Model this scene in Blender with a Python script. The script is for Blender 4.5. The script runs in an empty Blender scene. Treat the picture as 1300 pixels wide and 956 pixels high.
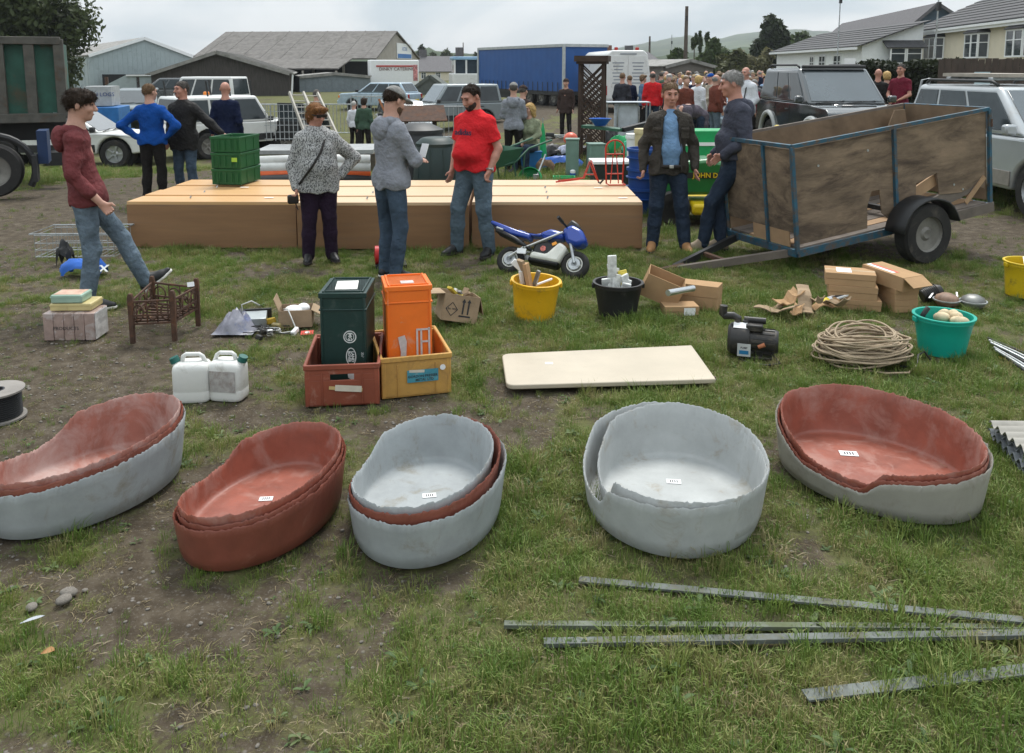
import bpy, bmesh, math, random
import numpy as np
from mathutils import Vector, Matrix, Euler

random.seed(7)
R = math.radians
PI = math.pi
sc = bpy.context.scene

# ---------------------------------------------------------------- camera
CAM_H, FPX, PITCH, HORIZON = 1.93, 1080.0, R(8.0), 85.0
PPY = HORIZON + FPX * math.tan(PITCH)
cd = bpy.data.cameras.new('camera')
cam = bpy.data.objects.new('camera', cd)
sc.collection.objects.link(cam)
cam.location = (0, 0, CAM_H)
cam.rotation_euler = (R(90) - PITCH, 0, 0)
cd.sensor_fit = 'HORIZONTAL'; cd.sensor_width = 36
cd.lens = 36 * FPX / 1300
cd.shift_y = -(478 - PPY) / 1300
cd.clip_start = 0.05; cd.clip_end = 6000
sc.camera = cam
sc.render.resolution_x, sc.render.resolution_y = 1024, 753

# ---------------------------------------------------------------- sky, sun, exposure
SUN_EL, SUN_AZ = R(60), R(15)         # azimuth measured from +Y towards +X
w = bpy.data.worlds.new('World'); sc.world = w; w.use_nodes = True
nt = w.node_tree; nt.nodes.clear()
def wn(t, **k):
    n = nt.nodes.new(t)
    for a, b in k.items(): setattr(n, a, b)
    return n
sky = wn('ShaderNodeTexSky', sky_type='NISHITA', sun_disc=False)
sky.sun_elevation = SUN_EL; sky.sun_rotation = SUN_AZ
sky.air_density = 1.0; sky.dust_density = 2.5; sky.ozone_density = 1.5
tc = wn('ShaderNodeTexCoord')
sep = wn('ShaderNodeSeparateXYZ'); nt.links.new(tc.outputs['Generated'], sep.inputs[0])
mx = wn('ShaderNodeMath', operation='MAXIMUM'); mx.inputs[1].default_value = 0.0
nt.links.new(sep.outputs['Z'], mx.inputs[0])
ad = wn('ShaderNodeMath', operation='ADD'); ad.inputs[1].default_value = 0.30
nt.links.new(mx.outputs[0], ad.inputs[0])
dvx = wn('ShaderNodeMath', operation='DIVIDE'); dvy = wn('ShaderNodeMath', operation='DIVIDE')
nt.links.new(sep.outputs['X'], dvx.inputs[0]); nt.links.new(ad.outputs[0], dvx.inputs[1])
nt.links.new(sep.outputs['Y'], dvy.inputs[0]); nt.links.new(ad.outputs[0], dvy.inputs[1])
cmb = wn('ShaderNodeCombineXYZ')
nt.links.new(dvx.outputs[0], cmb.inputs[0]); nt.links.new(dvy.outputs[0], cmb.inputs[1])
n1 = wn('ShaderNodeTexNoise'); n1.inputs['Scale'].default_value = 1.1; n1.inputs['Detail'].default_value = 7
n1.inputs['Roughness'].default_value = 0.52; n1.inputs['Distortion'].default_value = 0.6
nt.links.new(cmb.outputs[0], n1.inputs['Vector'])
cr = wn('ShaderNodeValToRGB')
cr.color_ramp.elements[0].position = 0.42; cr.color_ramp.elements[0].color = (3.2, 3.72, 4.05, 1)
cr.color_ramp.elements[1].position = 0.58; cr.color_ramp.elements[1].color = (5.15, 5.3, 5.35, 1)
nt.links.new(n1.outputs['Fac'], cr.inputs['Fac'])
mixs = wn('ShaderNodeMix', data_type='RGBA'); mixs.inputs['Factor'].default_value = 0.92
# cloud colour scaled up towards the zenith, a painted gradient adding light from overhead
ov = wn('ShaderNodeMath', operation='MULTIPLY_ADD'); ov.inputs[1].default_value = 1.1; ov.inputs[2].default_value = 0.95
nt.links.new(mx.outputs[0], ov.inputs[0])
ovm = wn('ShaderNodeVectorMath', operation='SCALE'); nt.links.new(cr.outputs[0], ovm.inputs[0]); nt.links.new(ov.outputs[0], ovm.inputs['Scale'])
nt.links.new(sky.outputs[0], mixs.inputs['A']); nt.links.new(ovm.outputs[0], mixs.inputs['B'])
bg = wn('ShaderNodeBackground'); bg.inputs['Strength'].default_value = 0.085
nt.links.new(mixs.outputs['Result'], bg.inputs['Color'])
wo = wn('ShaderNodeOutputWorld'); nt.links.new(bg.outputs[0], wo.inputs[0])

sl = bpy.data.lights.new('sun', 'SUN'); sl.energy = 1.5; sl.angle = R(24); sl.color = (1.0, 0.97, 0.92)
so = bpy.data.objects.new('sun', sl); sc.collection.objects.link(so)
sdir = Vector((math.sin(SUN_AZ) * math.cos(SUN_EL), math.cos(SUN_AZ) * math.cos(SUN_EL), math.sin(SUN_EL)))
so.rotation_euler = sdir.to_track_quat('Z', 'Y').to_euler()
so.location = (0, 0, 30)
sc.view_settings.view_transform = 'Standard'; sc.view_settings.look = 'None'
sc.view_settings.exposure = 1.06; sc.view_settings.gamma = 1; sc.view_settings.use_curve_mapping = False
sc.render.engine = 'CYCLES'

# ---------------------------------------------------------------- pixel -> world helpers
CP, SP = math.cos(PITCH), math.sin(PITCH)
def ray(px, py):
    dx, dy = (px - 650) / FPX, (PPY - py) / FPX
    return Vector((dx, CP + dy * SP, -SP + dy * CP))
def gp(px, py, z=0.0):                 # pixel -> point on the level z
    d = ray(px, py); t = (z - CAM_H) / d.z
    return Vector((d.x * t, d.y * t, z))
def at(px, py, Y):                     # pixel -> point at distance Y ahead
    d = ray(px, py); t = Y / d.y
    return Vector((d.x * t, Y, CAM_H + d.z * t))

# ---------------------------------------------------------------- materials
MATS = {}
def mat(name, col, rough=0.6, var=0.18, scale=5.0, bump=0.0, bscale=40.0, metal=0.0, dirt=None, dirt_amt=0.0,
        dscale=3.0, spec=0.4, streak=None, alpha=None, emit=0.0, coat=0.0, bdist=.01):
    """procedural principled: base colour with noise variation, optional dirt blotches and bump"""
    if name in MATS: return MATS[name]
    m = bpy.data.materials.new(name); m.use_nodes = True
    t = m.node_tree; b = t.nodes['Principled BSDF']
    b.inputs['Roughness'].default_value = rough; b.inputs['Metallic'].default_value = metal
    b.inputs['Specular IOR Level'].default_value = spec
    if coat: b.inputs['Coat Weight'].default_value = coat; b.inputs['Coat Roughness'].default_value = 0.1
    tc = t.nodes.new('ShaderNodeTexCoord')
    mp = t.nodes.new('ShaderNodeMapping'); t.links.new(tc.outputs['Object'], mp.inputs[0])
    oi = t.nodes.new('ShaderNodeObjectInfo')
    rnd = t.nodes.new('ShaderNodeVectorMath'); rnd.operation = 'SCALE'; rnd.inputs[0].default_value = (13.1, 7.7, 5.3)
    t.links.new(oi.outputs['Random'], rnd.inputs['Scale']); t.links.new(rnd.outputs[0], mp.inputs['Location'])
    if streak: mp.inputs['Scale'].default_value = streak
    n = t.nodes.new('ShaderNodeTexNoise'); n.inputs['Scale'].default_value = scale; n.inputs['Detail'].default_value = 6
    n.inputs['Roughness'].default_value = 0.62
    t.links.new(mp.outputs[0], n.inputs['Vector'])
    r = t.nodes.new('ShaderNodeValToRGB')
    lo = [max(0, c * (1 - var)) for c in col[:3]] + [1]; hi = [min(1, c * (1 + var)) for c in col[:3]] + [1]
    r.color_ramp.elements[0].position = 0.3; r.color_ramp.elements[0].color = lo
    r.color_ramp.elements[1].position = 0.7; r.color_ramp.elements[1].color = hi
    t.links.new(n.outputs['Fac'], r.inputs['Fac'])
    out = r.outputs['Color']
    if dirt:
        n2 = t.nodes.new('ShaderNodeTexNoise'); n2.inputs['Scale'].default_value = dscale; n2.inputs['Detail'].default_value = 9
        n2.inputs['Roughness'].default_value = 0.7; n2.inputs['Distortion'].default_value = 0.5
        t.links.new(mp.outputs[0], n2.inputs['Vector'])
        r2 = t.nodes.new('ShaderNodeValToRGB')
        r2.color_ramp.elements[0].position = 0.62 - 0.3 * dirt_amt; r2.color_ramp.elements[0].color = (0, 0, 0, 1)
        r2.color_ramp.elements[1].position = 0.80 - 0.25 * dirt_amt; r2.color_ramp.elements[1].color = (1, 1, 1, 1)
        t.links.new(n2.outputs['Fac'], r2.inputs['Fac'])
        mx = t.nodes.new('ShaderNodeMix'); mx.data_type = 'RGBA'
        t.links.new(r2.outputs['Color'], mx.inputs['Factor']); t.links.new(out, mx.inputs['A'])
        mx.inputs['B'].default_value = (*dirt, 1); out = mx.outputs['Result']
        mr = t.nodes.new('ShaderNodeMapRange'); mr.inputs['To Min'].default_value = rough; mr.inputs['To Max'].default_value = min(1, rough + 0.3)
        t.links.new(r2.outputs['Color'], mr.inputs['Value']); t.links.new(mr.outputs[0], b.inputs['Roughness'])
    t.links.new(out, b.inputs['Base Color'])
    if bump:
        nb = t.nodes.new('ShaderNodeTexNoise'); nb.inputs['Scale'].default_value = bscale; nb.inputs['Detail'].default_value = 5
        t.links.new(mp.outputs[0], nb.inputs['Vector'])
        bp = t.nodes.new('ShaderNodeBump'); bp.inputs['Strength'].default_value = bump; bp.inputs['Distance'].default_value = bdist
        t.links.new(nb.outputs['Fac'], bp.inputs['Height']); t.links.new(bp.outputs[0], b.inputs['Normal'])
    if alpha is not None: b.inputs['Alpha'].default_value = alpha
    MATS[name] = m
    return m
def glass(name, col=(0.03, 0.04, 0.045), rough=0.06):
    m = mat(name, col, rough, var=0.3, scale=2, spec=0.45); return m

# ---------------------------------------------------------------- mesh collector
C = sc.collection
class MB:
    def __init__(s): s.v = []; s.f = []; s.m = []; s.mi = 0
    def add(s, vs, fs, M=None):
        o = len(s.v)
        if M is not None: vs = [M @ Vector(p) for p in vs]
        s.v.extend([tuple(p) for p in vs]); s.f.extend([tuple(i + o for i in f) for f in fs]); s.m.extend([s.mi] * len(fs)); return s
    def box(s, c, d, M=None, rz=0.0, rx=0.0, ry=0.0):
        x, y, z = d[0] / 2, d[1] / 2, d[2] / 2
        vs = [Vector((a * x, b * y, e * z)) for a in (-1, 1) for b in (-1, 1) for e in (-1, 1)]
        T = Matrix.Translation(Vector(c)) @ Euler((rx, ry, rz)).to_matrix().to_4x4()
        vs = [T @ p for p in vs]
        return s.add(vs, [(0, 1, 3, 2), (4, 6, 7, 5), (0, 4, 5, 1), (2, 3, 7, 6), (0, 2, 6, 4), (1, 5, 7, 3)], M)
    def bar(s, a, b, wd, th, up=(0, 0, 1), M=None):
        a, b = Vector(a), Vector(b); d = b - a; L = d.length; d.normalize()
        u = Vector(up); r = d.cross(u)
        if r.length < 1e-4: r = d.cross(Vector((0, 1, 0)))
        r.normalize(); u = r.cross(d)
        vs = [p + r * (i * wd / 2) + u * (j * th / 2) for p in (a, b) for (i, j) in ((-1, -1), (1, -1), (1, 1), (-1, 1))]
        return s.add(vs, [(3, 2, 1, 0), (4, 5, 6, 7), (0, 1, 5, 4), (1, 2, 6, 5), (2, 3, 7, 6), (3, 0, 4, 7)], M)
    def tube(s, pts, r, n=8, cap=True, closed=False, M=None):
        pts = [Vector(p) for p in pts]; m = len(pts)
        rs = r if isinstance(r, (list, tuple)) else [r] * m
        vs = []; fs = []; prev = None
        for i, p in enumerate(pts):
            if closed: d = pts[(i + 1) % m] - pts[i - 1]
            else: d = pts[min(i + 1, m - 1)] - pts[max(i - 1, 0)]
            if d.length < 1e-9: d = Vector((0, 0, 1))
            d.normalize()
            if prev is None:
                a = Vector((0, 0, 1)) if abs(d.z) < 0.9 else Vector((1, 0, 0))
                u = d.cross(a).normalized()
            else:
                u = (prev - d * prev.dot(d))
                u = u.normalized() if u.length > 1e-6 else d.orthogonal().normalized()
            prev = u; w_ = d.cross(u)
            for k in range(n):
                t = 2 * PI * k / n
                vs.append(p + (u * math.cos(t) + w_ * math.sin(t)) * rs[i])
        for i in range(m if closed else m - 1):
            j = (i + 1) % m
            for k in range(n):
                l = (k + 1) % n
                fs.append((i * n + k, i * n + l, j * n + l, j * n + k))
        if cap and not closed:
            fs.append(tuple(range(n))[::-1]); fs.append(tuple((m - 1) * n + k for k in range(n)))
        return s.add(vs, fs, M)
    def lathe(s, prof, n=24, c=(0, 0, 0), M=None, sx=1, sy=1):
        vs = []; fs = []
        for (r, z) in prof:
            for k in range(n):
                t = 2 * PI * k / n
                vs.append(Vector((c[0] + r * math.cos(t) * sx, c[1] + r * math.sin(t) * sy, c[2] + z)))
        m = len(prof)
        for i in range(m - 1):
            for k in range(n):
                l = (k + 1) % n
                fs.append((i * n + k, i * n + l, (i + 1) * n + l, (i + 1) * n + k))
        if prof[0][0] > 1e-6: fs.append(tuple(range(n))[::-1])
        if prof[-1][0] > 1e-6: fs.append(tuple((m - 1) * n + k for k in range(n)))
        return s.add(vs, fs, M)
    def prism(s, poly, a, b, axis='y', M=None):
        """poly of 2-D points extruded between a and b along axis"""
        n = len(poly)
        def P(p, q):
            if axis == 'y': return Vector((p[0], q, p[1]))
            if axis == 'x': return Vector((q, p[0], p[1]))
            return Vector((p[0], p[1], q))
        vs = [P(p, a) for p in poly] + [P(p, b) for p in poly]
        fs = [tuple(range(n)), tuple(range(n, 2 * n))[::-1]] + [(i, i + n, (i + 1) % n + n, (i + 1) % n) for i in range(n)]
        return s.add(vs, fs, M)
    def quad(s, a, b, c, d, M=None): return s.add([a, b, c, d], [(0, 1, 2, 3)], M)
    def slab(s, a, b, c, d, th, M=None):
        """four corners thickened along their normal"""
        a, b, c, d = map(Vector, (a, b, c, d))
        n = (b - a).cross(d - a).normalized() * th
        vs = [a, b, c, d, a + n, b + n, c + n, d + n]
        return s.add(vs, [(3, 2, 1, 0), (4, 5, 6, 7), (0, 1, 5, 4), (1, 2, 6, 5), (2, 3, 7, 6), (3, 0, 4, 7)], M)
    def ell(s, c, r, n=12, m=8, M=None, q=None):
        vs = [Vector((0, 0, -1))]; fs = []
        for i in range(1, m):
            t = -PI / 2 + PI * i / m
            for k in range(n):
                p = 2 * PI * k / n
                vs.append(Vector((math.cos(t) * math.cos(p), math.cos(t) * math.sin(p), math.sin(t))))
        vs.append(Vector((0, 0, 1))); L = len(vs) - 1
        for k in range(n):
            fs.append((0, 1 + (k + 1) % n, 1 + k)); fs.append((L, L - n + k, L - n + (k + 1) % n))
        for i in range(m - 2):
            for k in range(n):
                l = (k + 1) % n; o = 1 + i * n
                fs.append((o + k, o + l, o + n + l, o + n + k))
        T = Matrix.Translation(Vector(c))
        if q is not None: T = T @ q
        vs = [T @ Vector((p.x * r[0], p.y * r[1], p.z * r[2])) for p in vs]
        return s.add(vs, fs, M)
    def bd(s, name, m, parent=None, smooth=False, bevel=0.0, seg=2, fix=True, loc=None, rot=None):
        me = bpy.data.meshes.new(name); me.from_pydata(s.v, [], s.f)
        ms = m if isinstance(m, (list, tuple)) else [m]
        for x in ms: me.materials.append(x)
        if len(ms) > 1: me.polygons.foreach_set('material_index', s.m)
        if fix:
            bm = bmesh.new(); bm.from_mesh(me); bmesh.ops.recalc_face_normals(bm, faces=bm.faces); bm.to_mesh(me); bm.free()
        me.update()
        return mesh_obj(name, me, parent, smooth, bevel, seg, loc, rot)
def mesh_obj(name, me, parent=None, smooth=False, bevel=0.0, seg=2, loc=None, rot=None):
    o = bpy.data.objects.new(name, me); C.objects.link(o)
    if parent is not None: o.parent = parent
    if loc is not None: o.location = loc
    if rot is not None: o.rotation_euler = rot
    if smooth is True: me.polygons.foreach_set('use_smooth', [True] * len(me.polygons))
    if smooth == 'auto' or bevel:
        me.polygons.foreach_set('use_smooth', [True] * len(me.polygons))
        try: me.set_sharp_from_angle(angle=R(35))
        except Exception: pass
    if bevel:
        b = o.modifiers.new('bevel', 'BEVEL'); b.width = bevel; b.segments = seg; b.limit_method = 'ANGLE'; b.angle_limit = R(35)
        b.harden_normals = False
    return o
def BX(*a, **k): return MB().box(*a, **k)
def TU(*a, **k): return MB().tube(*a, **k)
def LA(*a, **k): return MB().lathe(*a, **k)
def BR(*a, **k): return MB().bar(*a, **k)
def PR(*a, **k): return MB().prism(*a, **k)
def SL(*a, **k): return MB().slab(*a, **k)
def EL(*a, **k): return MB().ell(*a, **k)
def tag(o, label, cat, group=None, kind=None):
    if label: o['label'] = label
    if cat: o['category'] = cat
    if group: o['group'] = group
    if kind: o['kind'] = kind
    return o
def thing(name, label, cat, loc=(0, 0, 0), rz=0.0, group=None, rot=None):
    o = bpy.data.objects.new(name, None); C.objects.link(o); o.empty_display_size = 0.2
    o.location = loc; o.rotation_euler = rot if rot is not None else (0, 0, rz)
    return tag(o, label, cat, group)
def kids(o): return [c for c in bpy.data.objects if c.parent == o]
def copy_tree(o, parent=None):
    c = o.copy(); C.objects.link(c); c.parent = parent
    for ch in list(o.children): copy_tree(ch, c)
    return c
def text_mesh(s, size, mat_, parent, loc, rot, name='lettering', ext=0.001, font_scale=(1, 1, 1), bold=0.0):
    cu = bpy.data.curves.new(name, 'FONT'); cu.body = s; cu.size = size; cu.align_x = 'CENTER'; cu.align_y = 'CENTER'
    cu.extrude = ext; cu.resolution_u = 2; cu.offset = bold
    t = bpy.data.objects.new(name, cu)
    C.objects.link(t)
    dg = bpy.context.evaluated_depsgraph_get(); me = bpy.data.meshes.new_from_object(t.evaluated_get(dg))
    bpy.data.objects.remove(t); bpy.data.curves.remove(cu)
    me.materials.clear(); me.materials.append(mat_)
    o = bpy.data.objects.new(name, me); C.objects.link(o); o.parent = parent; o.location = loc; o.rotation_euler = rot; o.scale = font_scale
    return o

# ---------------------------------------------------------------- numpy value noise
_rng = np.random.RandomState(11)
_tab = _rng.rand(256, 256)
def vnoise(x, y):
    xi = np.floor(x).astype(int); yi = np.floor(y).astype(int); fx = x - xi; fy = y - yi
    fx = fx * fx * (3 - 2 * fx); fy = fy * fy * (3 - 2 * fy)
    g = lambda a, b: _tab[a % 256, b % 256]
    return (g(xi, yi) * (1 - fx) + g(xi + 1, yi) * fx) * (1 - fy) + (g(xi, yi + 1) * (1 - fx) + g(xi + 1, yi + 1) * fx) * fy
def fbm(x, y, o=4):
    v = 0; a = 0.5; t = 0
    for i in range(o): v = v + a * vnoise(x * 2 ** i + 17 * i, y * 2 ** i + 31 * i); t += a; a *= 0.55
    return v / t
def sstep(a, b, x): t = np.clip((x - a) / (b - a), 0, 1); return t * t * (3 - 2 * t)
# ================================================================ GROUND
def seg_dist(x, y, pts):
    d = np.full(np.shape(x), 1e9)
    for (a, b) in zip(pts[:-1], pts[1:]):
        ax, ay = a; bx, by = b; vx, vy = bx - ax, by - ay
        t = np.clip(((x - ax) * vx + (y - ay) * vy) / (vx * vx + vy * vy), 0, 1)
        d = np.minimum(d, np.hypot(x - ax - t * vx, y - ay - t * vy))
    return d
def g2(px, py): p = gp(px, py); return (p.x, p.y)
TRACK = [(-16, 8.8), g2(-60, 300), g2(60, 262), g2(190, 225), g2(300, 195), g2(390, 178), g2(470, 166), g2(560, 157), (2, 40), (6, 60)]
def grass_mask(x, y):
    """0 = bare soil / gravel, 1 = full grass; follows the worn patches of the field"""
    n = fbm(x * 0.9 + 3.1, y * 0.9 + 1.7, 4); n2 = fbm(x * 3.3, y * 3.3, 3); n3 = fbm(x * 9, y * 9, 2)
    m = 0.62 + (n - 0.5) * 1.2 + (n2 - 0.5) * 1.5 + (n3 - 0.5) * 0.8
    # worn earth on the near left, thicker turf towards the right and in the belt before the cabinets
    left = sstep(0.4, -2.4, x) * sstep(7.5, 5.0, y)
    m = m - 0.29 * left + 0.22 * sstep(3.0, 2.4, y)
    m = m + 0.30 * sstep(-.6, 1.6, x) * sstep(8.5, 6.5, y)
    m = m + 0.22 * sstep(6.0, 7.2, y) * sstep(9.5, 8.6, y) * sstep(-2.6, -1.4, x) * sstep(3.2, 2.0, x)
    for (px, py, r, a) in [(90, 470, 0.8, 0.5), (180, 430, 0.5, 0.3), (40, 420, 1.0, 0.5), (250, 640, 0.35, 0.35), (160, 780, 0.35, 0.35), (690, 545, 0.32, 0.4), (470, 555, 0.4, 0.3),
                           (545, 770, 0.25, 0.25), (330, 620, 0.3, 0.3), (60, 330, 1.2, 0.45), (585, 335, 0.5, 0.25), (1000, 860, 0.3, 0.2)]:
        c = gp(px, py); m = m - a * np.exp(-((x - c.x) ** 2 + (y - c.y) ** 2) / (r * r))
    # gravel track from the left to the sheds
    d = seg_dist(x, y, TRACK) + (n2 - 0.5) * 1.4
    m = m - 1.4 * sstep(2.3, 1.2, d) * (y > 7.2)
    # hard standing by the trailer and silver car
    c = gp(1300, 300); d2 = np.hypot((x - c.x) / 2.2, (y - c.y) / 1.2) + (n2 - 0.5) * 0.9
    m = m - 0.95 * sstep(1.35, 0.7, d2)
    # far: better turf
    m = m + 0.2 * sstep(11, 16, y)
    # lane where the crowd stands
    d3 = seg_dist(x, y, [(3.2, 24), (5, 34), (9, 50), (16, 70)]) + (n2 - 0.5) * 2
    m = m - 1.1 * sstep(3.2, 1.6, d3)
    return np.clip(m, 0, 1)

def dip(x, y):
    """the field falls away gently at the back left and rises again to the sheds"""
    return -.72 * sstep(11.0, 24.0, y) * (1 - sstep(32.0, 52.0, y)) * sstep(3.0, -4.0, x)
def build_ground():
    xs = np.concatenate([np.linspace(-900, -30, 12), np.linspace(-28, -9.2, 60), np.linspace(-9, 9, 300), np.linspace(9.2, 28, 60), np.linspace(30, 900, 12)])
    ys = np.concatenate([[-60, -20, -6], np.linspace(0, 12, 240), np.linspace(12.15, 34, 110), np.linspace(35, 90, 40), [110, 150, 220, 340, 520, 900, 1500]])
    X, Y = np.meshgrid(xs, ys)
    near = np.exp(-(np.maximum(0, Y - 9) / 6) ** 2) * np.exp(-(np.maximum(0, np.abs(X) - 7) / 5) ** 2)
    G = grass_mask(X, Y)
    Z = ((fbm(X * 1.3, Y * 1.3, 3) - 0.5) * 0.035 + (fbm(X * 7, Y * 7, 3) - 0.5) * 0.028) * near
    Z = Z - 0.012 * near + dip(X, Y)
    nx, ny = len(xs), len(ys)
    V = np.stack([X.ravel(), Y.ravel(), Z.ravel()], 1)
    i = np.arange((ny - 1) * (nx - 1)); r = i // (nx - 1); c = i % (nx - 1); a = r * nx + c
    F = np.stack([a, a + 1, a + nx + 1, a + nx], 1)
    me = bpy.data.meshes.new('ground'); me.from_pydata(V.tolist(), [], F.tolist())
    at_ = me.attributes.new('grass', 'FLOAT', 'POINT'); at_.data.foreach_set('value', G.ravel().astype(np.float32))
    me.polygons.foreach_set('use_smooth', [True] * len(me.polygons))
    m = bpy.data.materials.new('field_ground'); m.use_nodes = True; t = m.node_tree; b = t.nodes['Principled BSDF']
    b.inputs['Roughness'].default_value = 0.95; b.inputs['Specular IOR Level'].default_value = 0.15
    N = lambda ty: t.nodes.new(ty); K = t.links.new
    geo = N('ShaderNodeNewGeometry'); A = N('ShaderNodeAttribute'); A.attribute_name = 'grass'
    def noise(s, d=6, rgh=0.65):
        n = N('ShaderNodeTexNoise'); n.inputs['Scale'].default_value = s; n.inputs['Detail'].default_value = d; n.inputs['Roughness'].default_value = rgh
        K(geo.outputs['Position'], n.inputs['Vector']); return n
    def ramp(src, stops):
        r_ = N('ShaderNodeValToRGB'); e = r_.color_ramp.elements
        e[0].position, e[0].color = stops[0][0], (*stops[0][1], 1); e[1].position, e[1].color = stops[-1][0], (*stops[-1][1], 1)
        for p, c_ in stops[1:-1]: x = e.new(p); x.color = (*c_, 1)
        K(src, r_.inputs['Fac']); return r_
    soil = ramp(noise(9).outputs['Fac'], [(0.28, (0.040, 0.031, 0.021)), (0.5, (0.074, 0.058, 0.040)), (0.75, (0.135, 0.112, 0.082))])
    grit = ramp(noise(70, 4, 0.8).outputs['Fac'], [(0.56, (0, 0, 0)), (0.72, (1, 1, 1))])
    vor = N('ShaderNodeTexVoronoi'); vor.inputs['Scale'].default_value = 26; K(geo.outputs['Position'], vor.inputs['Vector'])
    peb = ramp(vor.outputs['Distance'], [(0.10, (1, 1, 1)), (0.24, (0, 0, 0))])
    s1 = N('ShaderNodeMix'); s1.data_type = 'RGBA'; K(grit.outputs[0], s1.inputs['Factor']); K(soil.outputs[0], s1.inputs['A']); s1.inputs['B'].default_value = (0.20, 0.18, 0.155, 1)
    pm = N('ShaderNodeMath'); pm.operation = 'MULTIPLY'; K(peb.outputs[0], pm.inputs[0])
    pn = ramp(noise(3, 3).outputs['Fac'], [(0.45, (0, 0, 0)), (0.62, (1, 1, 1))]); K(pn.outputs[0], pm.inputs[1])
    s2 = N('ShaderNodeMix'); s2.data_type = 'RGBA'; K(pm.outputs[0], s2.inputs['Factor']); K(s1.outputs['Result'], s2.inputs['A']); s2.inputs['B'].default_value = (0.24, 0.22, 0.20, 1)
    turf = ramp(noise(5, 8, 0.7).outputs['Fac'], [(0.25, (0.060, 0.060, 0.026)), (0.45, (0.095, 0.100, 0.038)), (0.6, (0.125, 0.122, 0.052)), (0.8, (0.20, 0.17, 0.095))])
    fn = noise(45, 5, 0.75)
    sub = N('ShaderNodeMath'); sub.operation = 'MULTIPLY_ADD'; sub.inputs[1].default_value = 1.3; sub.inputs[2].default_value = -0.66; K(fn.outputs['Fac'], sub.inputs[0])
    gsum = N('ShaderNodeMath'); gsum.operation = 'ADD'; K(A.outputs['Fac'], gsum.inputs[0]); K(sub.outputs[0], gsum.inputs[1])
    gm = ramp(gsum.outputs[0], [(0.26, (0, 0, 0)), (0.62, (1, 1, 1))])
    mx_ = N('ShaderNodeMix'); mx_.data_type = 'RGBA'; K(gm.outputs[0], mx_.inputs['Factor']); K(s2.outputs['Result'], mx_.inputs['A']); K(turf.outputs[0], mx_.inputs['B'])
    K(mx_.outputs['Result'], b.inputs['Base Color'])
    bp = N('ShaderNodeBump'); bp.inputs['Strength'].default_value = 0.7; bp.inputs['Distance'].default_value = 0.012
    bs = N('ShaderNodeMath'); bs.operation = 'ADD'; K(noise(38, 7, 0.8).outputs['Fac'], bs.inputs[0]); K(pm.outputs[0], bs.inputs[1]); K(bs.outputs[0], bp.inputs['Height']); K(bp.outputs[0], b.inputs['Normal'])
    me.materials.append(m)
    o = bpy.data.objects.new('ground', me); C.objects.link(o); o['kind'] = 'structure'
    return o
ground = build_ground()

# ================================================================ GRASS (geometry-node instances of tufts)
def leaf_mat(name, stops, rough=0.55):
    m = bpy.data.materials.new(name); m.use_nodes = True; t = m.node_tree; b = t.nodes['Principled BSDF']
    oi = t.nodes.new('ShaderNodeObjectInfo'); geo = t.nodes.new('ShaderNodeNewGeometry')
    n = t.nodes.new('ShaderNodeTexNoise'); n.inputs['Scale'].default_value = 1.7; n.inputs['Detail'].default_value = 5
    t.links.new(geo.outputs['Position'], n.inputs['Vector'])
    mm = t.nodes.new('ShaderNodeMath'); mm.operation = 'MULTIPLY_ADD'; mm.inputs[1].default_value = 0.55
    t.links.new(oi.outputs['Random'], mm.inputs[0])
    m3 = t.nodes.new('ShaderNodeMath'); m3.operation = 'MULTIPLY_ADD'; m3.inputs[1].default_value = 0.9; m3.inputs[2].default_value = -0.22
    t.links.new(n.outputs['Fac'], m3.inputs[0]); t.links.new(m3.outputs[0], mm.inputs[2])
    r = t.nodes.new('ShaderNodeValToRGB'); e = r.color_ramp.elements
    e[0].position, e[0].color = stops[0][0], (*stops[0][1], 1); e[1].position, e[1].color = stops[-1][0], (*stops[-1][1], 1)
    for p, c in stops[1:-1]: x = e.new(p); x.color = (*c, 1)
    t.links.new(mm.outputs[0], r.inputs['Fac']); t.links.new(r.outputs[0], b.inputs['Base Color'])
    b.inputs['Roughness'].default_value = rough; b.inputs['Specular IOR Level'].default_value = 0.25
    tr = t.nodes.new('ShaderNodeBsdfTranslucent'); t.links.new(r.outputs[0], tr.inputs['Color'])
    ms = t.nodes.new('ShaderNodeMixShader'); ms.inputs[0].default_value = 0.3
    t.links.new(b.outputs[0], ms.inputs[1]); t.links.new(tr.outputs[0], ms.inputs[2])
    t.links.new(ms.outputs[0], t.nodes['Material Output'].inputs['Surface'])
    return m
GM = leaf_mat('grass_blades', [(0.12, (0.090, 0.158, 0.030)), (0.44, (0.150, 0.222, 0.046)), (0.62, (0.215, 0.25, 0.068)), (0.76, (0.30, 0.265, 0.12)), (0.94, (0.38, 0.32, 0.18))])
WEED = leaf_mat('weed_leaves', [(0.2, (0.06, 0.105, 0.035)), (0.6, (0.11, 0.165, 0.06)), (0.9, (0.19, 0.22, 0.10))])
tufts = bpy.data.collections.new('grass_tufts')
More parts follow.
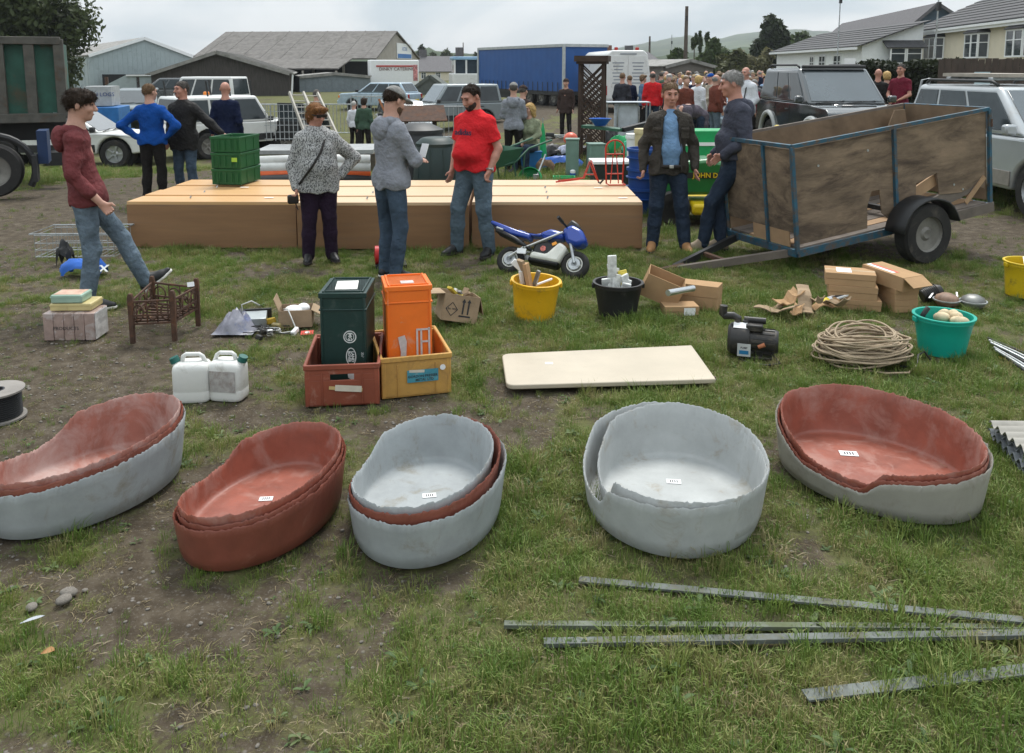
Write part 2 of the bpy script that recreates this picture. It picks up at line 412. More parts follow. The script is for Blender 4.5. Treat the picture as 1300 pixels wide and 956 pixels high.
def tuft(i, nb, h, spread, wd, lay):
    rng = random.Random(i * 13 + 5); mb = MB()
    for k in range(nb):
        a = rng.uniform(0, 2 * PI); r = spread * math.sqrt(rng.random()); x, y = r * math.cos(a), r * math.sin(a)
        b = a + rng.gauss(0, 0.9); L = h * rng.uniform(0.45, 1.15); ln = rng.uniform(0.15, lay); wv = wd * rng.uniform(0.6, 1.3)
        dx, dy = math.cos(b), math.sin(b); sx, sy = -dy * wv / 2, dx * wv / 2
        p0 = (x, y, -0.01); p1 = (x + dx * L * ln * 0.35, y + dy * L * ln * 0.35, L * 0.55); 
        z2 = L * (1 - 0.45 * ln); p2 = (x + dx * L * ln, y + dy * L * ln, z2)
        mb.add([(p0[0] - sx, p0[1] - sy, p0[2]), (p0[0] + sx, p0[1] + sy, p0[2]), (p1[0] + sx * .8, p1[1] + sy * .8, p1[2]), (p1[0] - sx * .8, p1[1] - sy * .8, p1[2]), p2],
               [(0, 1, 2, 3), (3, 2, 4)])
    me = bpy.data.meshes.new('grass_tuft'); me.from_pydata(mb.v, [], mb.f); me.materials.append(GM)
    o = bpy.data.objects.new('grass_tuft', me); tufts.objects.link(o)
weeds = bpy.data.collections.new('weed_rosettes'); pebbles = bpy.data.collections.new('pebble_shapes'); straws = bpy.data.collections.new('straw_bits')
STONE = mat('field_stone', (0.20, 0.18, 0.155), .9, var=.35, scale=9, bump=.4); STRAW = leaf_mat('dead_straw', [(0.1, (0.20, 0.15, 0.08)), (0.5, (0.33, 0.27, 0.16)), (0.9, (0.42, 0.36, 0.25))])
def leaf_shape(mb, a, L, wd, lift, z0=.004):
    dx, dy = math.cos(a), math.sin(a); row = []
    for (f, w_) in ((.1, .18), (.4, .8), (.65, 1.0), (.88, .62), (1.0, .1)):
        z = z0 + lift * math.sin(f * 2.2) * L; row.append([(dx * L * f - dy * wd * w_ / 2 * s_, dy * L * f + dx * wd * w_ / 2 * s_, z + (.12 * wd if s_ else -.05 * wd)) for s_ in (-1, 0, 1)])
    mb.add([p for r_ in row for p in r_], [(3 * i + j, 3 * i + j + 1, 3 * i + j + 4, 3 * i + j + 3) for i in range(4) for j in (0, 1)])
def proto(coll, nm, mb, m):
    me = bpy.data.meshes.new(nm); me.from_pydata(mb.v, [], mb.f); me.materials.append(m); me.polygons.foreach_set('use_smooth', [True] * len(me.polygons)); coll.objects.link(bpy.data.objects.new(nm, me))
for i in range(5):
    rg_ = random.Random(i + 60); mb = MB()
    for k in range(rg_.randint(4, 9)): leaf_shape(mb, rg_.uniform(0, 6.3), rg_.uniform(.03, .085), rg_.uniform(.016, .034), rg_.uniform(.1, .6))
    proto(weeds, 'weed_rosette', mb, WEED)
for i in range(4):
    rg_ = np.random.RandomState(i); mb = MB(); mb.ell((0, 0, .25), (1, .75, .55), 9, 6); mb.v = [tuple(np.array(p) * rg_.uniform(.82, 1.15)) for p in mb.v]; proto(pebbles, 'pebble', mb, STONE)
for i in range(4):
    rg_ = random.Random(i + 90); mb = MB()
    for k in range(9):
        a, L_, x, y = rg_.uniform(0, 6.3), rg_.uniform(.03, .11), rg_.uniform(-.06, .06), rg_.uniform(-.06, .06); b = a + rg_.uniform(-.4, .4); m_ = (x + math.cos(a) * L_ * .5, y + math.sin(a) * L_ * .5); e = (m_[0] + math.cos(b) * L_ * .5, m_[1] + math.sin(b) * L_ * .5); w_ = .0018
        mb.add([(x - w_, y + w_, .004), (x + w_, y - w_, .004), (m_[0] + w_, m_[1] - w_, rg_.uniform(.006, .02)), (m_[0] - w_, m_[1] + w_, .012), (e[0], e[1], .005)], [(0, 1, 2, 3), (3, 2, 4)])
    proto(straws, 'straw', mb, STRAW)
for i in range(8): tuft(i, 26, [0.05, 0.06, 0.075, 0.05, 0.09, 0.045, 0.065, 0.12][i], [0.06, 0.07, 0.06, 0.09, 0.05, 0.08, 0.07, 0.05][i], 0.0042, [1.2, 1.0, 0.9, 1.4, 0.8, 1.4, 1.1, 0.7][i])

RECT_KEEP = []      # polygons without grass
TUB_KEEP = []       # (x, y, rx, ry, angle): no grass inside these footprints
def build_grass(name, x0, x1, y0, y1, dens, smin, smax, seed, label, thr=0.18, frustum=True, coll=None, cat='grass', bare=False):
    rng = np.random.RandomState(seed); n = int((x1 - x0) * (y1 - y0) * dens)
    x = rng.uniform(x0, x1, n); y = rng.uniform(y0, y1, n)
    if frustum:
        k = np.abs(x) < 0.66 * y + 1.9; x, y = x[k], y[k]
    g = grass_mask(x, y)
    if bare: g = 1 - g * .8
    k = rng.rand(len(x)) < np.clip((g - thr) * 1.5, 0.14, 1); x, y, g = x[k], y[k], g[k]
    keep = np.ones(len(x), bool)
    for (cx, cy, rx, ry, an) in TUB_KEEP:
        u = (x - cx) * math.cos(an) + (y - cy) * math.sin(an); v = -(x - cx) * math.sin(an) + (y - cy) * math.cos(an)
        keep &= (u / rx) ** 2 + (v / ry) ** 2 > 1
    for poly in RECT_KEEP:
        ins = np.ones(len(x), bool)
        for (ax, ay), (bx_, by) in zip(poly, poly[1:] + poly[:1]): ins &= (bx_ - ax) * (y - ay) - (by - ay) * (x - ax) < .01
        keep &= ~ins
    x, y, g = x[keep], y[keep], g[keep]
    n = len(x)
    cl = fbm(x * 2.2 + 9, y * 2.2, 3)
    s = rng.uniform(smin, smax, n) * (0.45 + 0.6 * g) * (0.55 + 1.0 * cl)
    near = np.exp(-(np.maximum(0, y - 9) / 6) ** 2)
    z = ((fbm(x * 1.3, y * 1.3, 3) - 0.5) * 0.035 + (fbm(x * 7, y * 7, 3) - 0.5) * 0.028) * near - 0.012 * near + dip(x, y)
    me = bpy.data.meshes.new(name); me.from_pydata(np.stack([x, y, z], 1).tolist(), [], [])
    a = me.attributes.new('s', 'FLOAT', 'POINT'); a.data.foreach_set('value', s.astype(np.float32))
    a = me.attributes.new('rz', 'FLOAT', 'POINT'); a.data.foreach_set('value', rng.uniform(0, 6.28, n).astype(np.float32))
    o = bpy.data.objects.new(name, me); C.objects.link(o)
    tag(o, label, cat, kind='stuff')
    ng = bpy.data.node_groups.new(name, 'GeometryNodeTree')
    ng.interface.new_socket('Geometry', in_out='INPUT', socket_type='NodeSocketGeometry'); ng.interface.new_socket('Geometry', in_out='OUTPUT', socket_type='NodeSocketGeometry')
    I = ng.nodes.new('NodeGroupInput'); O = ng.nodes.new('NodeGroupOutput')
    ci = ng.nodes.new('GeometryNodeCollectionInfo'); ci.inputs['Collection'].default_value = coll or tufts; ci.inputs['Separate Children'].default_value = True; ci.inputs['Reset Children'].default_value = True
    ip = ng.nodes.new('GeometryNodeInstanceOnPoints'); ip.inputs['Pick Instance'].default_value = True
    ns = ng.nodes.new('GeometryNodeInputNamedAttribute'); ns.data_type = 'FLOAT'; ns.inputs['Name'].default_value = 's'
    nr = ng.nodes.new('GeometryNodeInputNamedAttribute'); nr.data_type = 'FLOAT'; nr.inputs['Name'].default_value = 'rz'
    cx = ng.nodes.new('ShaderNodeCombineXYZ'); er = ng.nodes.new('FunctionNodeEulerToRotation'); L = ng.links.new
    L(I.outputs[0], ip.inputs['Points']); L(ci.outputs[0], ip.inputs['Instance']); L(ns.outputs['Attribute'], ip.inputs['Scale'])
    L(nr.outputs['Attribute'], cx.inputs['Z']); L(cx.outputs[0], er.inputs[0]); L(er.outputs[0], ip.inputs['Rotation']); L(ip.outputs[0], O.inputs[0])
    md = o.modifiers.new('tufts', 'NODES'); md.node_group = ng
    return o
# ================================================================ PEOPLE: smooth signed-distance bodies, one continuous mesh, clothes as children
class Field:
    def __init__(s, lo, hi, h):
        s.lo = np.array(lo, np.float32); s.h = h
        s.n = np.maximum(3, np.ceil((np.array(hi) - np.array(lo)) / h).astype(int) + 1)
        s.F = np.full(s.n, 0.3, np.float32)
    def sub(s, lo, hi):
        a = np.clip(np.floor((np.array(lo) - s.lo) / s.h).astype(int), 0, s.n); b = np.clip(np.ceil((np.array(hi) - s.lo) / s.h).astype(int) + 1, 0, s.n)
        if np.any(b <= a): return None
        sl = tuple(slice(i, j) for i, j in zip(a, b))
        ax = [s.lo[i] + s.h * np.arange(a[i], b[i], dtype=np.float32) for i in range(3)]
        return sl, np.meshgrid(*ax, indexing='ij')
    def blend(s, sl, d, k):
        A = s.F[sl]
        if k <= 0: s.F[sl] = np.minimum(A, d); return
        hh = np.clip(0.5 + 0.5 * (A - d) / k, 0, 1); s.F[sl] = A * (1 - hh) + d * hh - k * hh * (1 - hh)
    def cone(s, a, b, ra, rb, k=0.02, flat=None):
        """tapered capsule; flat = (unit vector, factor): >1 squashes along the vector"""
        a, b = np.array(a, np.float32), np.array(b, np.float32); m = max(ra, rb) * 1.7 + k + 2 * s.h
        q = s.sub(np.minimum(a, b) - m, np.maximum(a, b) + m)
        if q is None: return
        sl, (X, Y, Z) = q
        px, py, pz = X - a[0], Y - a[1], Z - a[2]; d = b - a
        if flat is not None:
            u, f = flat; u = np.array(u, np.float32); u = u / np.linalg.norm(u)
            dt = (px * u[0] + py * u[1] + pz * u[2]) * (f - 1); px, py, pz = px + dt * u[0], py + dt * u[1], pz + dt * u[2]
            d = d + u * float(np.dot(d, u)) * (f - 1)
        L = float(np.dot(d, d)) + 1e-9
        t = np.clip((px * d[0] + py * d[1] + pz * d[2]) / L, 0, 1)
        D = np.sqrt((px - t * d[0]) ** 2 + (py - t * d[1]) ** 2 + (pz - t * d[2]) ** 2) - (ra + (rb - ra) * t)
        s.blend(sl, D, k)
    def ell(s, c, r, k=0.02, Rm=None, carve=False):
        c = np.array(c, np.float32); r = np.array(r, np.float32); m = float(r.max()) + k + 3 * s.h
        q = s.sub(c - m, c + m)
        if q is None: return
        sl, (X, Y, Z) = q; x, y, z = X - c[0], Y - c[1], Z - c[2]
        if Rm is not None:
            x, y, z = (Rm[0][0] * x + Rm[1][0] * y + Rm[2][0] * z, Rm[0][1] * x + Rm[1][1] * y + Rm[2][1] * z, Rm[0][2] * x + Rm[1][2] * y + Rm[2][2] * z)
        k0 = np.sqrt((x / r[0]) ** 2 + (y / r[1]) ** 2 + (z / r[2]) ** 2) + 1e-6
        D = (k0 - 1) * k0 / (np.sqrt((x / r[0] ** 2) ** 2 + (y / r[1] ** 2) ** 2 + (z / r[2] ** 2) ** 2) + 1e-6)
        if carve:
            A = s.F[sl]; hh = np.clip(0.5 - 0.5 * (A + D) / k, 0, 1); s.F[sl] = A * (1 - hh) - D * hh + k * hh * (1 - hh)
        else: s.blend(sl, D, k)
    def cut(s, fn):
        """keep only where fn(x,y,z) < 0"""
        ax = [s.lo[i] + s.h * np.arange(s.n[i], dtype=np.float32) for i in range(3)]
        X, Y, Z = np.meshgrid(*ax, indexing='ij'); s.F = np.maximum(s.F, fn(X, Y, Z)).astype(np.float32)
    def wrinkle(s, amp, seed, fz=52.0, fx=26.0):
        idx = np.nonzero(np.abs(s.F) < 0.035)
        x, y, z = (s.lo[i] + s.h * idx[i] for i in range(3)); rg = np.random.RandomState(seed); v = np.zeros(len(x), np.float32)
        wx = 0.03 * np.sin(9 * x + 7 * z + seed); wz = 0.035 * np.sin(8 * x - 11 * y + 1.3 * seed) + 0.02 * np.sin(17 * y + 5 * z)
        for i in range(5):
            f = fz * rg.uniform(0.5, 1.3); g = fx * rg.uniform(-1, 1); q = fx * rg.uniform(-1, 1)
            a = np.sin(f * (z + wz) + g * (x + wx) + q * y + rg.uniform(0, 6)); v += np.sign(a) * np.abs(a) ** 1.5 * rg.uniform(0.5, 1)
        m = 0.5 + 0.5 * np.sin(6 * z + 4 * x + seed) * np.sin(5 * y + 3 * z)
        s.F[idx] += amp * v / 2.2 * (0.35 + 0.65 * m)
    def mesh(s, name):
        F = s.F; S = F < 0; h = s.h; n = s.n
        cs = np.zeros(n - 1, np.int8); P = np.zeros((*(n - 1), 3), np.float32); W = np.zeros(n - 1, np.float32)
        cor = [(i, j, k) for i in (0, 1) for j in (0, 1) for k in (0, 1)]
        vw = lambda A, c: A[c[0]:n[0] - 1 + c[0], c[1]:n[1] - 1 + c[1], c[2]:n[2] - 1 + c[2]]
        for c in cor: cs += vw(S, c)
        act = (cs > 0) & (cs < 8); idx = np.nonzero(act); nv = len(idx[0])
        if nv == 0: return None
        Pv = np.zeros((nv, 3), np.float32); Wv = np.zeros(nv, np.float32)
        for c in cor:
            for ax in range(3):
                if c[ax]: continue
                e = list(c); e[ax] = 1
                f0 = F[idx[0] + c[0], idx[1] + c[1], idx[2] + c[2]]; f1 = F[idx[0] + e[0], idx[1] + e[1], idx[2] + e[2]]
                x = (f0 < 0) != (f1 < 0); t = np.where(x, f0 / np.where(x, f0 - f1, 1), 0)
                for q in range(3): Pv[:, q] += np.where(x, c[q] + (t if q == ax else 0), 0)
                Wv += x
        Pv /= Wv[:, None]
        V = (np.stack(idx, 1) + Pv) * h + s.lo
        vid = np.full(n - 1, -1, np.int64); vid[idx] = np.arange(nv)
        Fs = []
        for ax in range(3):
            o1, o2 = (ax + 1) % 3, (ax + 2) % 3
            a = [slice(None)] * 3; b = [slice(None)] * 3; a[ax] = slice(0, n[ax] - 1); b[ax] = slice(1, n[ax])
            sa, sb = S[tuple(a)], S[tuple(b)]; ed = np.nonzero(sa != sb); e = np.stack(ed, 1)
            ok = (e[:, o1] > 0) & (e[:, o2] > 0) & (e[:, o1] < n[o1] - 1) & (e[:, o2] < n[o2] - 1); e = e[ok]; fl = sa[ed][ok]
            def q(d1, d2): g = e.copy(); g[:, o1] -= d1; g[:, o2] -= d2; return vid[g[:, 0], g[:, 1], g[:, 2]]
            qd = np.stack([q(1, 1), q(0, 1), q(0, 0), q(1, 0)], 1); qd[~fl] = qd[~fl][:, ::-1]; Fs.append(qd)
        Fq = np.concatenate(Fs); me = bpy.data.meshes.new(name)
        me.vertices.add(nv); me.vertices.foreach_set('co', V.astype(np.float32).ravel())
        me.loops.add(len(Fq) * 4); me.loops.foreach_set('vertex_index', Fq.astype(np.int32).ravel())
        me.polygons.add(len(Fq)); me.polygons.foreach_set('loop_start', np.arange(0, len(Fq) * 4, 4, dtype=np.int32))
        me.polygons.foreach_set('use_smooth', np.ones(len(Fq), bool)); me.update(calc_edges=True); me.validate()
        return me

def V3(*a): return np.array(a, np.float32)
def unit(v): v = np.array(v, np.float64); return v / (np.linalg.norm(v) + 1e-9)

SKIN = mat('skin', (0.48, 0.27, 0.20), 0.5, var=0.14, scale=14, spec=0.35, bump=0.15, bscale=90)
SKIN_R = mat('skin_ruddy', (0.46, 0.225, 0.165), 0.5, var=0.16, scale=14, spec=0.35, bump=0.15, bscale=90)
EYE = mat('eye', (0.025, 0.02, 0.018), 0.3, var=0.1)
LIP = mat('lip', (0.30, 0.12, 0.10), 0.45, var=0.1)
def cloth(name, col, var=0.22, rough=0.9, bs=24, b=0.8, scale=7, **k): return mat(name, col, rough, var=var, scale=scale, bump=b, bscale=bs, spec=0.15, bdist=.028, **k)

DEF = dict(hipL=(.09, 0, .92), hipR=(-.09, 0, .92), kneeL=(.11, -.02, .50), kneeR=(-.11, -.02, .50), ankL=(.12, .03, .085), ankR=(-.12, .03, .085),
           shL=(.165, .015, 1.405), shR=(-.165, .015, 1.405), elL=(.225, .05, 1.13), elR=(-.225, .05, 1.13), wrL=(.235, -.05, .885), wrR=(-.235, -.05, .885),
           neck=(0, .01, 1.47), head=(0, -.01, 1.665), pelvis=(0, 0, .95), chest=(0, .005, 1.28), belly=(0, -.01, 1.08))
def person(label, loc, rz, h=1.78, pose=None, fat=0.0, belly=0.0, vox=0.008, seed=1, skin=SKIN, hair=None, hair_style='short', beard=None,
           top=None, top_len=0.86, sleeve=1.0, bottom=None, shoe=None, sole=None, head_yaw=0.0, head_pitch=0.0, toes=(None, None), hands=('relax', 'relax'),
           collar=None, inner=None, hood=False, hem=None, group=None, face=True, cap=None, legw=1.0, cat='person', parts_only=False, open_jacket=False, wr=0.010, bust=0.0, sleeve_roll=False):
    J = {k: np.array(v, np.float64) for k, v in DEF.items()}
    for k, v in (pose or {}).items(): J[k] = np.array(v, np.float64)
    lo = np.min([v for v in J.values()], 0) - 0.32; hi = np.max([v for v in J.values()], 0) + 0.28; lo[2] = max(-0.03, lo[2]); hi[2] = J['head'][2] + 0.2
    lo[2] = min(lo[2], min(J['ankL'][2], J['ankR'][2]) - 0.12)
    X, Yv = V3(1, 0, 0), V3(0, 1, 0)
    Hm = np.array((Euler((head_pitch, 0, head_yaw), 'XYZ').to_matrix()))        # local head axes (yaw applied after pitch)
    hc = J['head']; HP = lambda x, y, z: hc + Hm @ np.array((x, y, z)) * 1.05
    shx = unit(J['shL'] - J['shR']); fw = unit(np.cross(shx, (0, 0, 1)))            # fw points forward (-Y)
    hpx = unit(J['hipL'] - J['hipR'])
    S = h / 1.78
    body = Field(lo, hi, vox)
    # ---- skull, jaw, face
    body.ell(HP(0, .012, .03), (.076, .096, .093), 0.01, Hm); body.ell(HP(0, -.03, -.035), (.060, .066, .075), 0.035, Hm)
    body.ell(HP(0, -.062, -.088), (.030, .026, .022), 0.03, Hm)
    for s_ in (-1, 1):
        body.ell(HP(.041 * s_, -.062, -.02), (.024, .026, .026), 0.02, Hm)                      # cheeks
        body.ell(HP(.080 * s_, .012, -.002), (.010, .020, .032), 0.006, Hm)                     # ears
        if face: body.ell(HP(.031 * s_, -.098, .018), (.017, .016, .011), 0.012, Hm, carve=True)  # eye sockets
    if face:
        body.cone(HP(0, -.088, .02), HP(0, -.112, -.022), .010, .0155, 0.012); body.cone(HP(-.012, -.103, -.026), HP(.012, -.103, -.026), .009, .009, 0.008)
        body.cone(HP(-.036, -.080, .036), HP(.036, -.080, .036), .014, .014, 0.02)                # brow
        body.cone(HP(-.018, -.089, -.058), HP(.018, -.089, -.058), .009, .009, 0.012)             # lips
    body.cone(HP(0, .025, -.05), J['neck'] - V3(0, 0, .03), .056 + fat * .1, .064 + fat * .12, 0.03)
    # ---- torso core, arms and hands
    body.cone(J['neck'], J['chest'], .07, .10, 0.05); body.cone(J['chest'], J['pelvis'], .10, .10, 0.05)
    for sd in 'LR': body.cone(J['hip' + sd], J['knee' + sd], .055, .05, 0.03); body.cone(J['knee' + sd], J['ank' + sd], .05, .036, 0.02)
    hand_dir = {}
    for sd, mode in zip('LR', hands):
        sh, el, wr_ = J['sh' + sd], J['el' + sd], J['wr' + sd]
        body.cone(sh, el, .052, .040, 0.03); body.cone(el, el + (wr_ - el) * .35, .041, .040, 0.02); body.cone(el + (wr_ - el) * .35, wr_, .040, .027, 0.02)
        d = unit(wr_ - el); side = 1 if sd == 'L' else -1
        nrm = unit(np.cross(d, fw)) * side                          # back of hand outwards
        if mode == 'none': continue
        if isinstance(mode, dict): d = unit(mode['d']); nrm = unit(mode['n'])
        pl = unit(np.cross(nrm, d)); 
        if np.dot(pl, fw) < 0: pl = -pl                             # towards the thumb (forward)
        p0 = wr_ + d * .012; p1 = wr_ + d * .072
        for q in (-.026, -.009, .009, .026): body.cone(p0 + pl * q * .75, p1 + pl * q, .0145, .0125, 0.012)
        curl = {'relax': 0.55, 'fist': 1.5, 'flat': 0.15}.get(mode if isinstance(mode, str) else mode.get('c', 'relax'), 0.5)
        for q, L_ in zip((.030, .010, -.010, -.029), (.070, .078, .072, .056)):
            b0 = p1 + pl * q; a1 = curl * .55; a2 = curl * 1.25
            d1 = d * math.cos(a1) - nrm * math.sin(a1); d2 = d * math.cos(a2) - nrm * math.sin(a2)
            b1 = b0 + d1 * L_ * .55; b2 = b1 + d2 * L_ * .48
            body.cone(b0, b1, .0098, .0088, 0.004); body.cone(b1, b2, .0088, .0072, 0.003)
        t0 = p0 + d * .012 + pl * .026; t1 = t0 + unit(d * .75 + pl * .75 - nrm * .25) * .042; t2 = t1 + unit(d * .95 + pl * .15 - nrm * .45) * .030
        body.cone(t0 - pl * .012, t1, .0135, .0105, 0.012); body.cone(t1, t2, .0105, .0085, 0.004)
    root_me = body.mesh('person'); root_me.materials.append(skin)
    o = mesh_obj('person', root_me, None); o.location = loc; o.rotation_euler = (0, 0, rz); o.scale = (S, S, S)
    tag(o, label, cat, group)
    def out(F, name, m, wrk=0.0, sd=0):
        if wrk: F.wrinkle(wrk * (.55 if name == 'trousers' else 1), seed * 7 + sd, *((22, 48) if name == 'trousers' else (38, 34)))
        me = F.mesh(name)
        if me is None: return None
        me.materials.append(m); return mesh_obj(name, me, o)
    cv = vox * 1.15
    # ---- top
    w_ = fat
    if top is not None:
        T = Field(lo, hi, cv)
        flat = (fw, 1.45 - belly * 1.2)
        c, p, b_ = J['chest'], J['pelvis'], J['belly']
        mid = (J['shL'] + J['shR']) / 2
        T.cone(J['shR'] * .62 + mid * .38 + V3(0, 0, -.06), J['shL'] * .62 + mid * .38 + V3(0, 0, -.06), .088 + w_ * .5, .088 + w_ * .5, 0.05, (fw, 1.05))
        T.cone(c + V3(0, 0, .08), c - V3(0, 0, .05), .152 + w_, .155 + w_, 0.06, flat)
        T.cone(c - V3(0, 0, .05), b_, .152 + w_, .145 + w_ * 1.1, 0.06, flat)
        hemz = top_len
        T.cone(b_, np.array((p[0], p[1], max(p[2] - .02, hemz - .02))), .148 + w_ * 1.1, .158 + w_, 0.05, (fw, 1.25)); T.cone(np.array((p[0], p[1], hemz + .02)) + hpx * .055, np.array((p[0], p[1], hemz + .02)) - hpx * .055, .143 + w_ * .75, .143 + w_ * .75, 0.05, (fw, 1.10))
        T.cone(p + hpx * .055 + V3(0, .004, 0), p - hpx * .055 + V3(0, .004, 0), .142 + w_ * .75, .142 + w_ * .75, 0.05, (fw, 1.10))
        if belly: T.ell(b_ + fw * (.035 + belly * .28) + V3(0, 0, .02), (.15 + w_ * .8, .13 + belly * .35, .15), 0.08)
        if bust:
            for s_ in (-1, 1): T.ell(c + fw * .10 + shx * .075 * s_ + V3(0, 0, -.01), (.075, .07, .085), 0.05)
        T.cone(mid + V3(0, 0, .0), J['neck'] + V3(0, 0, -.02), .10, .070 + w_ * .1, 0.05)
        if hem != 'none': T.cut(lambda x, y, z: hemz - z + 0.012 * np.sin(x * 31 + y * 17 + seed))
        for sd in 'LR':
            sh, el, wr_ = J['sh' + sd], J['el' + sd], J['wr' + sd]; e2 = el + (wr_ - el)
            T.cone(sh - V3(0, 0, .015), el, .069 + w_ * .4, .056 + w_ * .3, 0.05); T.cone(J['neck'] + V3(0, .01, -.035), sh + V3(0, 0, .012), .052, .050, 0.05)
            if sleeve > 0.5: end = el + (wr_ - el) * (sleeve - 0.5) / 0.5 * .97; T.cone(el, end, .057 + w_ * .3, .043 + w_ * .2 + (.012 if sleeve < .95 else 0), 0.025)
            if sleeve_roll: end = el + (wr_ - el) * (sleeve - 0.5) / 0.5 * .97; T.cone(end - unit(wr_ - el) * .02, end, .056, .055, 0.004)
            elif sleeve <= 0.5:
                pass
        if sleeve <= 0.5:
            T2 = Field(lo, hi, cv)                                  # short sleeves: trim the arms
            for sd in 'LR':
                sh, el = J['sh' + sd], J['el' + sd]; d = el - sh; pt = sh + d * (sleeve / 0.5)
                L2 = lambda x, y, z, d=unit(d), pt=pt: (x - pt[0]) * d[0] + (y - pt[1]) * d[1] + (z - pt[2]) * d[2]
                e3 = el
                q = T.sub(np.minimum(pt, el) - .10, np.maximum(pt, el) + .12)
                if q:
                    sl, (xx, yy, zz) = q; cutf = L2(xx, yy, zz); out_ = ((xx - c[0]) * shx[0] + (yy - c[1]) * shx[1]) * (1 if sd == 'L' else -1)
                    lim = abs(np.dot(sh - c, shx)) + .028
                    T.F[sl] = np.where(out_ > lim, np.maximum(T.F[sl], cutf), T.F[sl])
        out(T, 'jacket' if open_jacket else 'top', top, wr, 1)
        if hood:
            Q = Field(J['neck'] - .35, J['neck'] + .25, cv); bk = -fw
            Q.cone(J['neck'] + bk * .06 + shx * .085 + V3(0, 0, .005), J['neck'] + bk * .06 - shx * .085 + V3(0, 0, .005), .048, .048, 0.02); Q.ell(J['neck'] + bk * .115 + V3(0, 0, -.065), (.115, .062, .11), 0.02)
            for s_ in (-1, 1): Q.cone(J['neck'] + bk * .05 + shx * .09 * s_, J['neck'] + fw * .085 + shx * .04 * s_ + V3(0, 0, -.075), .044, .026, 0.012)
            Q.ell(J['neck'] + bk * .02 + V3(0, 0, .07), (.072, .085, .075), .012, carve=True); out(Q, 'hood', top, .006, 5)
        if inner is not None:                                        # shirt front of an open jacket
            I = Field(lo, hi, cv)
            I.cone(c + V3(0, 0, .08) + fw * .045, b_ + fw * (.05 + belly * .3), .085 + w_, .085 + w_, 0.05, (fw, 1.0))
            I.cone(b_ + fw * (.05 + belly * .3), p + fw * .04 + V3(0, 0, .0), .085 + w_, .085 + w_ * .9, 0.05, (fw, 1.0))
            I.cone(mid + fw * .02, J['neck'] + V3(0, 0, .01), .08, .066, 0.04)
            out(I, 'shirt', inner, wr * .5, 2)
    if collar is not None:
        K = Field(J['neck'] - .2, J['neck'] + .2, cv)
        for s_ in (-1, 1):
            K.cone(J['neck'] + V3(0, 0, .035) - fw * .055, J['neck'] + shx * .066 * s_ + V3(0, 0, .02), .018, .018, 0.01); K.cone(J['neck'] + shx * .066 * s_ + V3(0, 0, .02), J['neck'] + fw * .07 + shx * .035 * s_ + V3(0, 0, -.045), .018, .013, 0.01)
        out(K, 'collar', collar)
    # ---- trousers
    if bottom is not None:
        B = Field(lo, hi, cv); p = J['pelvis']
        B.cone(p + hpx * .055, p - hpx * .055, .125 + w_ * .6, .125 + w_ * .6, 0.05, (fw, 1.18)); B.cone(p + V3(0, 0, .07), p, .135 + w_ * .8, .14 + w_ * .7, 0.04, (fw, 1.3))
        for sd in 'LR':
            hp, kn, an = J['hip' + sd], J['knee' + sd], J['ank' + sd]
            B.cone(hp + V3(0, .012, -.03), kn, (.098 + w_ * .35) * legw, .068 * legw, 0.035); B.cone(kn, kn + (an - kn) * .45, .068 * legw, .068 * legw, 0.03)
            B.cone(kn + (an - kn) * .45, an + (an - kn) * .04, .068 * legw, .060 * legw, 0.02)
        B.cut(lambda x, y, z: z - (p[2] + .10))
        out(B, 'trousers', bottom, wr * 1.15, 3)
    # ---- shoes
    if shoe is not None:
        for i, sd in enumerate('LR'):
            an, kn = J['ank' + sd], J['knee' + sd]; td = toes[i]
            if td is None: td = fw + hpx * (.22 if sd == 'L' else -.22)
            td = unit(td); dn = unit(np.cross(td, np.cross((0, 0, -1), td)));  dn = -dn if dn[2] > 0 else dn
            A = Field(an - .3, an + .3, cv); heel = an + dn * .048 - td * .035; ball = an + dn * .058 + td * .12; tip = an + dn * .060 + td * .185
            A.cone(an, heel, .046, .036, 0.02); A.cone(an + td * .02, ball, .046, .036, 0.03); A.cone(heel, ball, .034, .040, 0.03); A.cone(ball, tip, .041, .026, 0.02)
            o0 = an + dn * .083
            A.cut(lambda x, y, z: (x - o0[0]) * dn[0] + (y - o0[1]) * dn[1] + (z - o0[2]) * dn[2])
            s_ob = out(A, 'shoe', shoe)
            if sole is not None:
                Z_ = Field(an - .3, an + .3, cv); Z_.cone(heel + dn * .028, ball + dn * .02, .044, .048, 0.03); Z_.cone(ball + dn * .02, tip + dn * .018, .047, .032, 0.02)
                Z_.cut(lambda x, y, z: np.maximum((x - o0[0]) * dn[0] + (y - o0[1]) * dn[1] + (z - o0[2]) * dn[2] - .006, -((x - o0[0]) * dn[0] + (y - o0[1]) * dn[1] + (z - o0[2]) * dn[2]) - .018))
                me = Z_.mesh('sole')
                if me: me.materials.append(sole); mesh_obj('sole', me, s_ob)
    # ---- hair, cap, beard, eyes
    hv = min(vox, 0.008) if face else vox
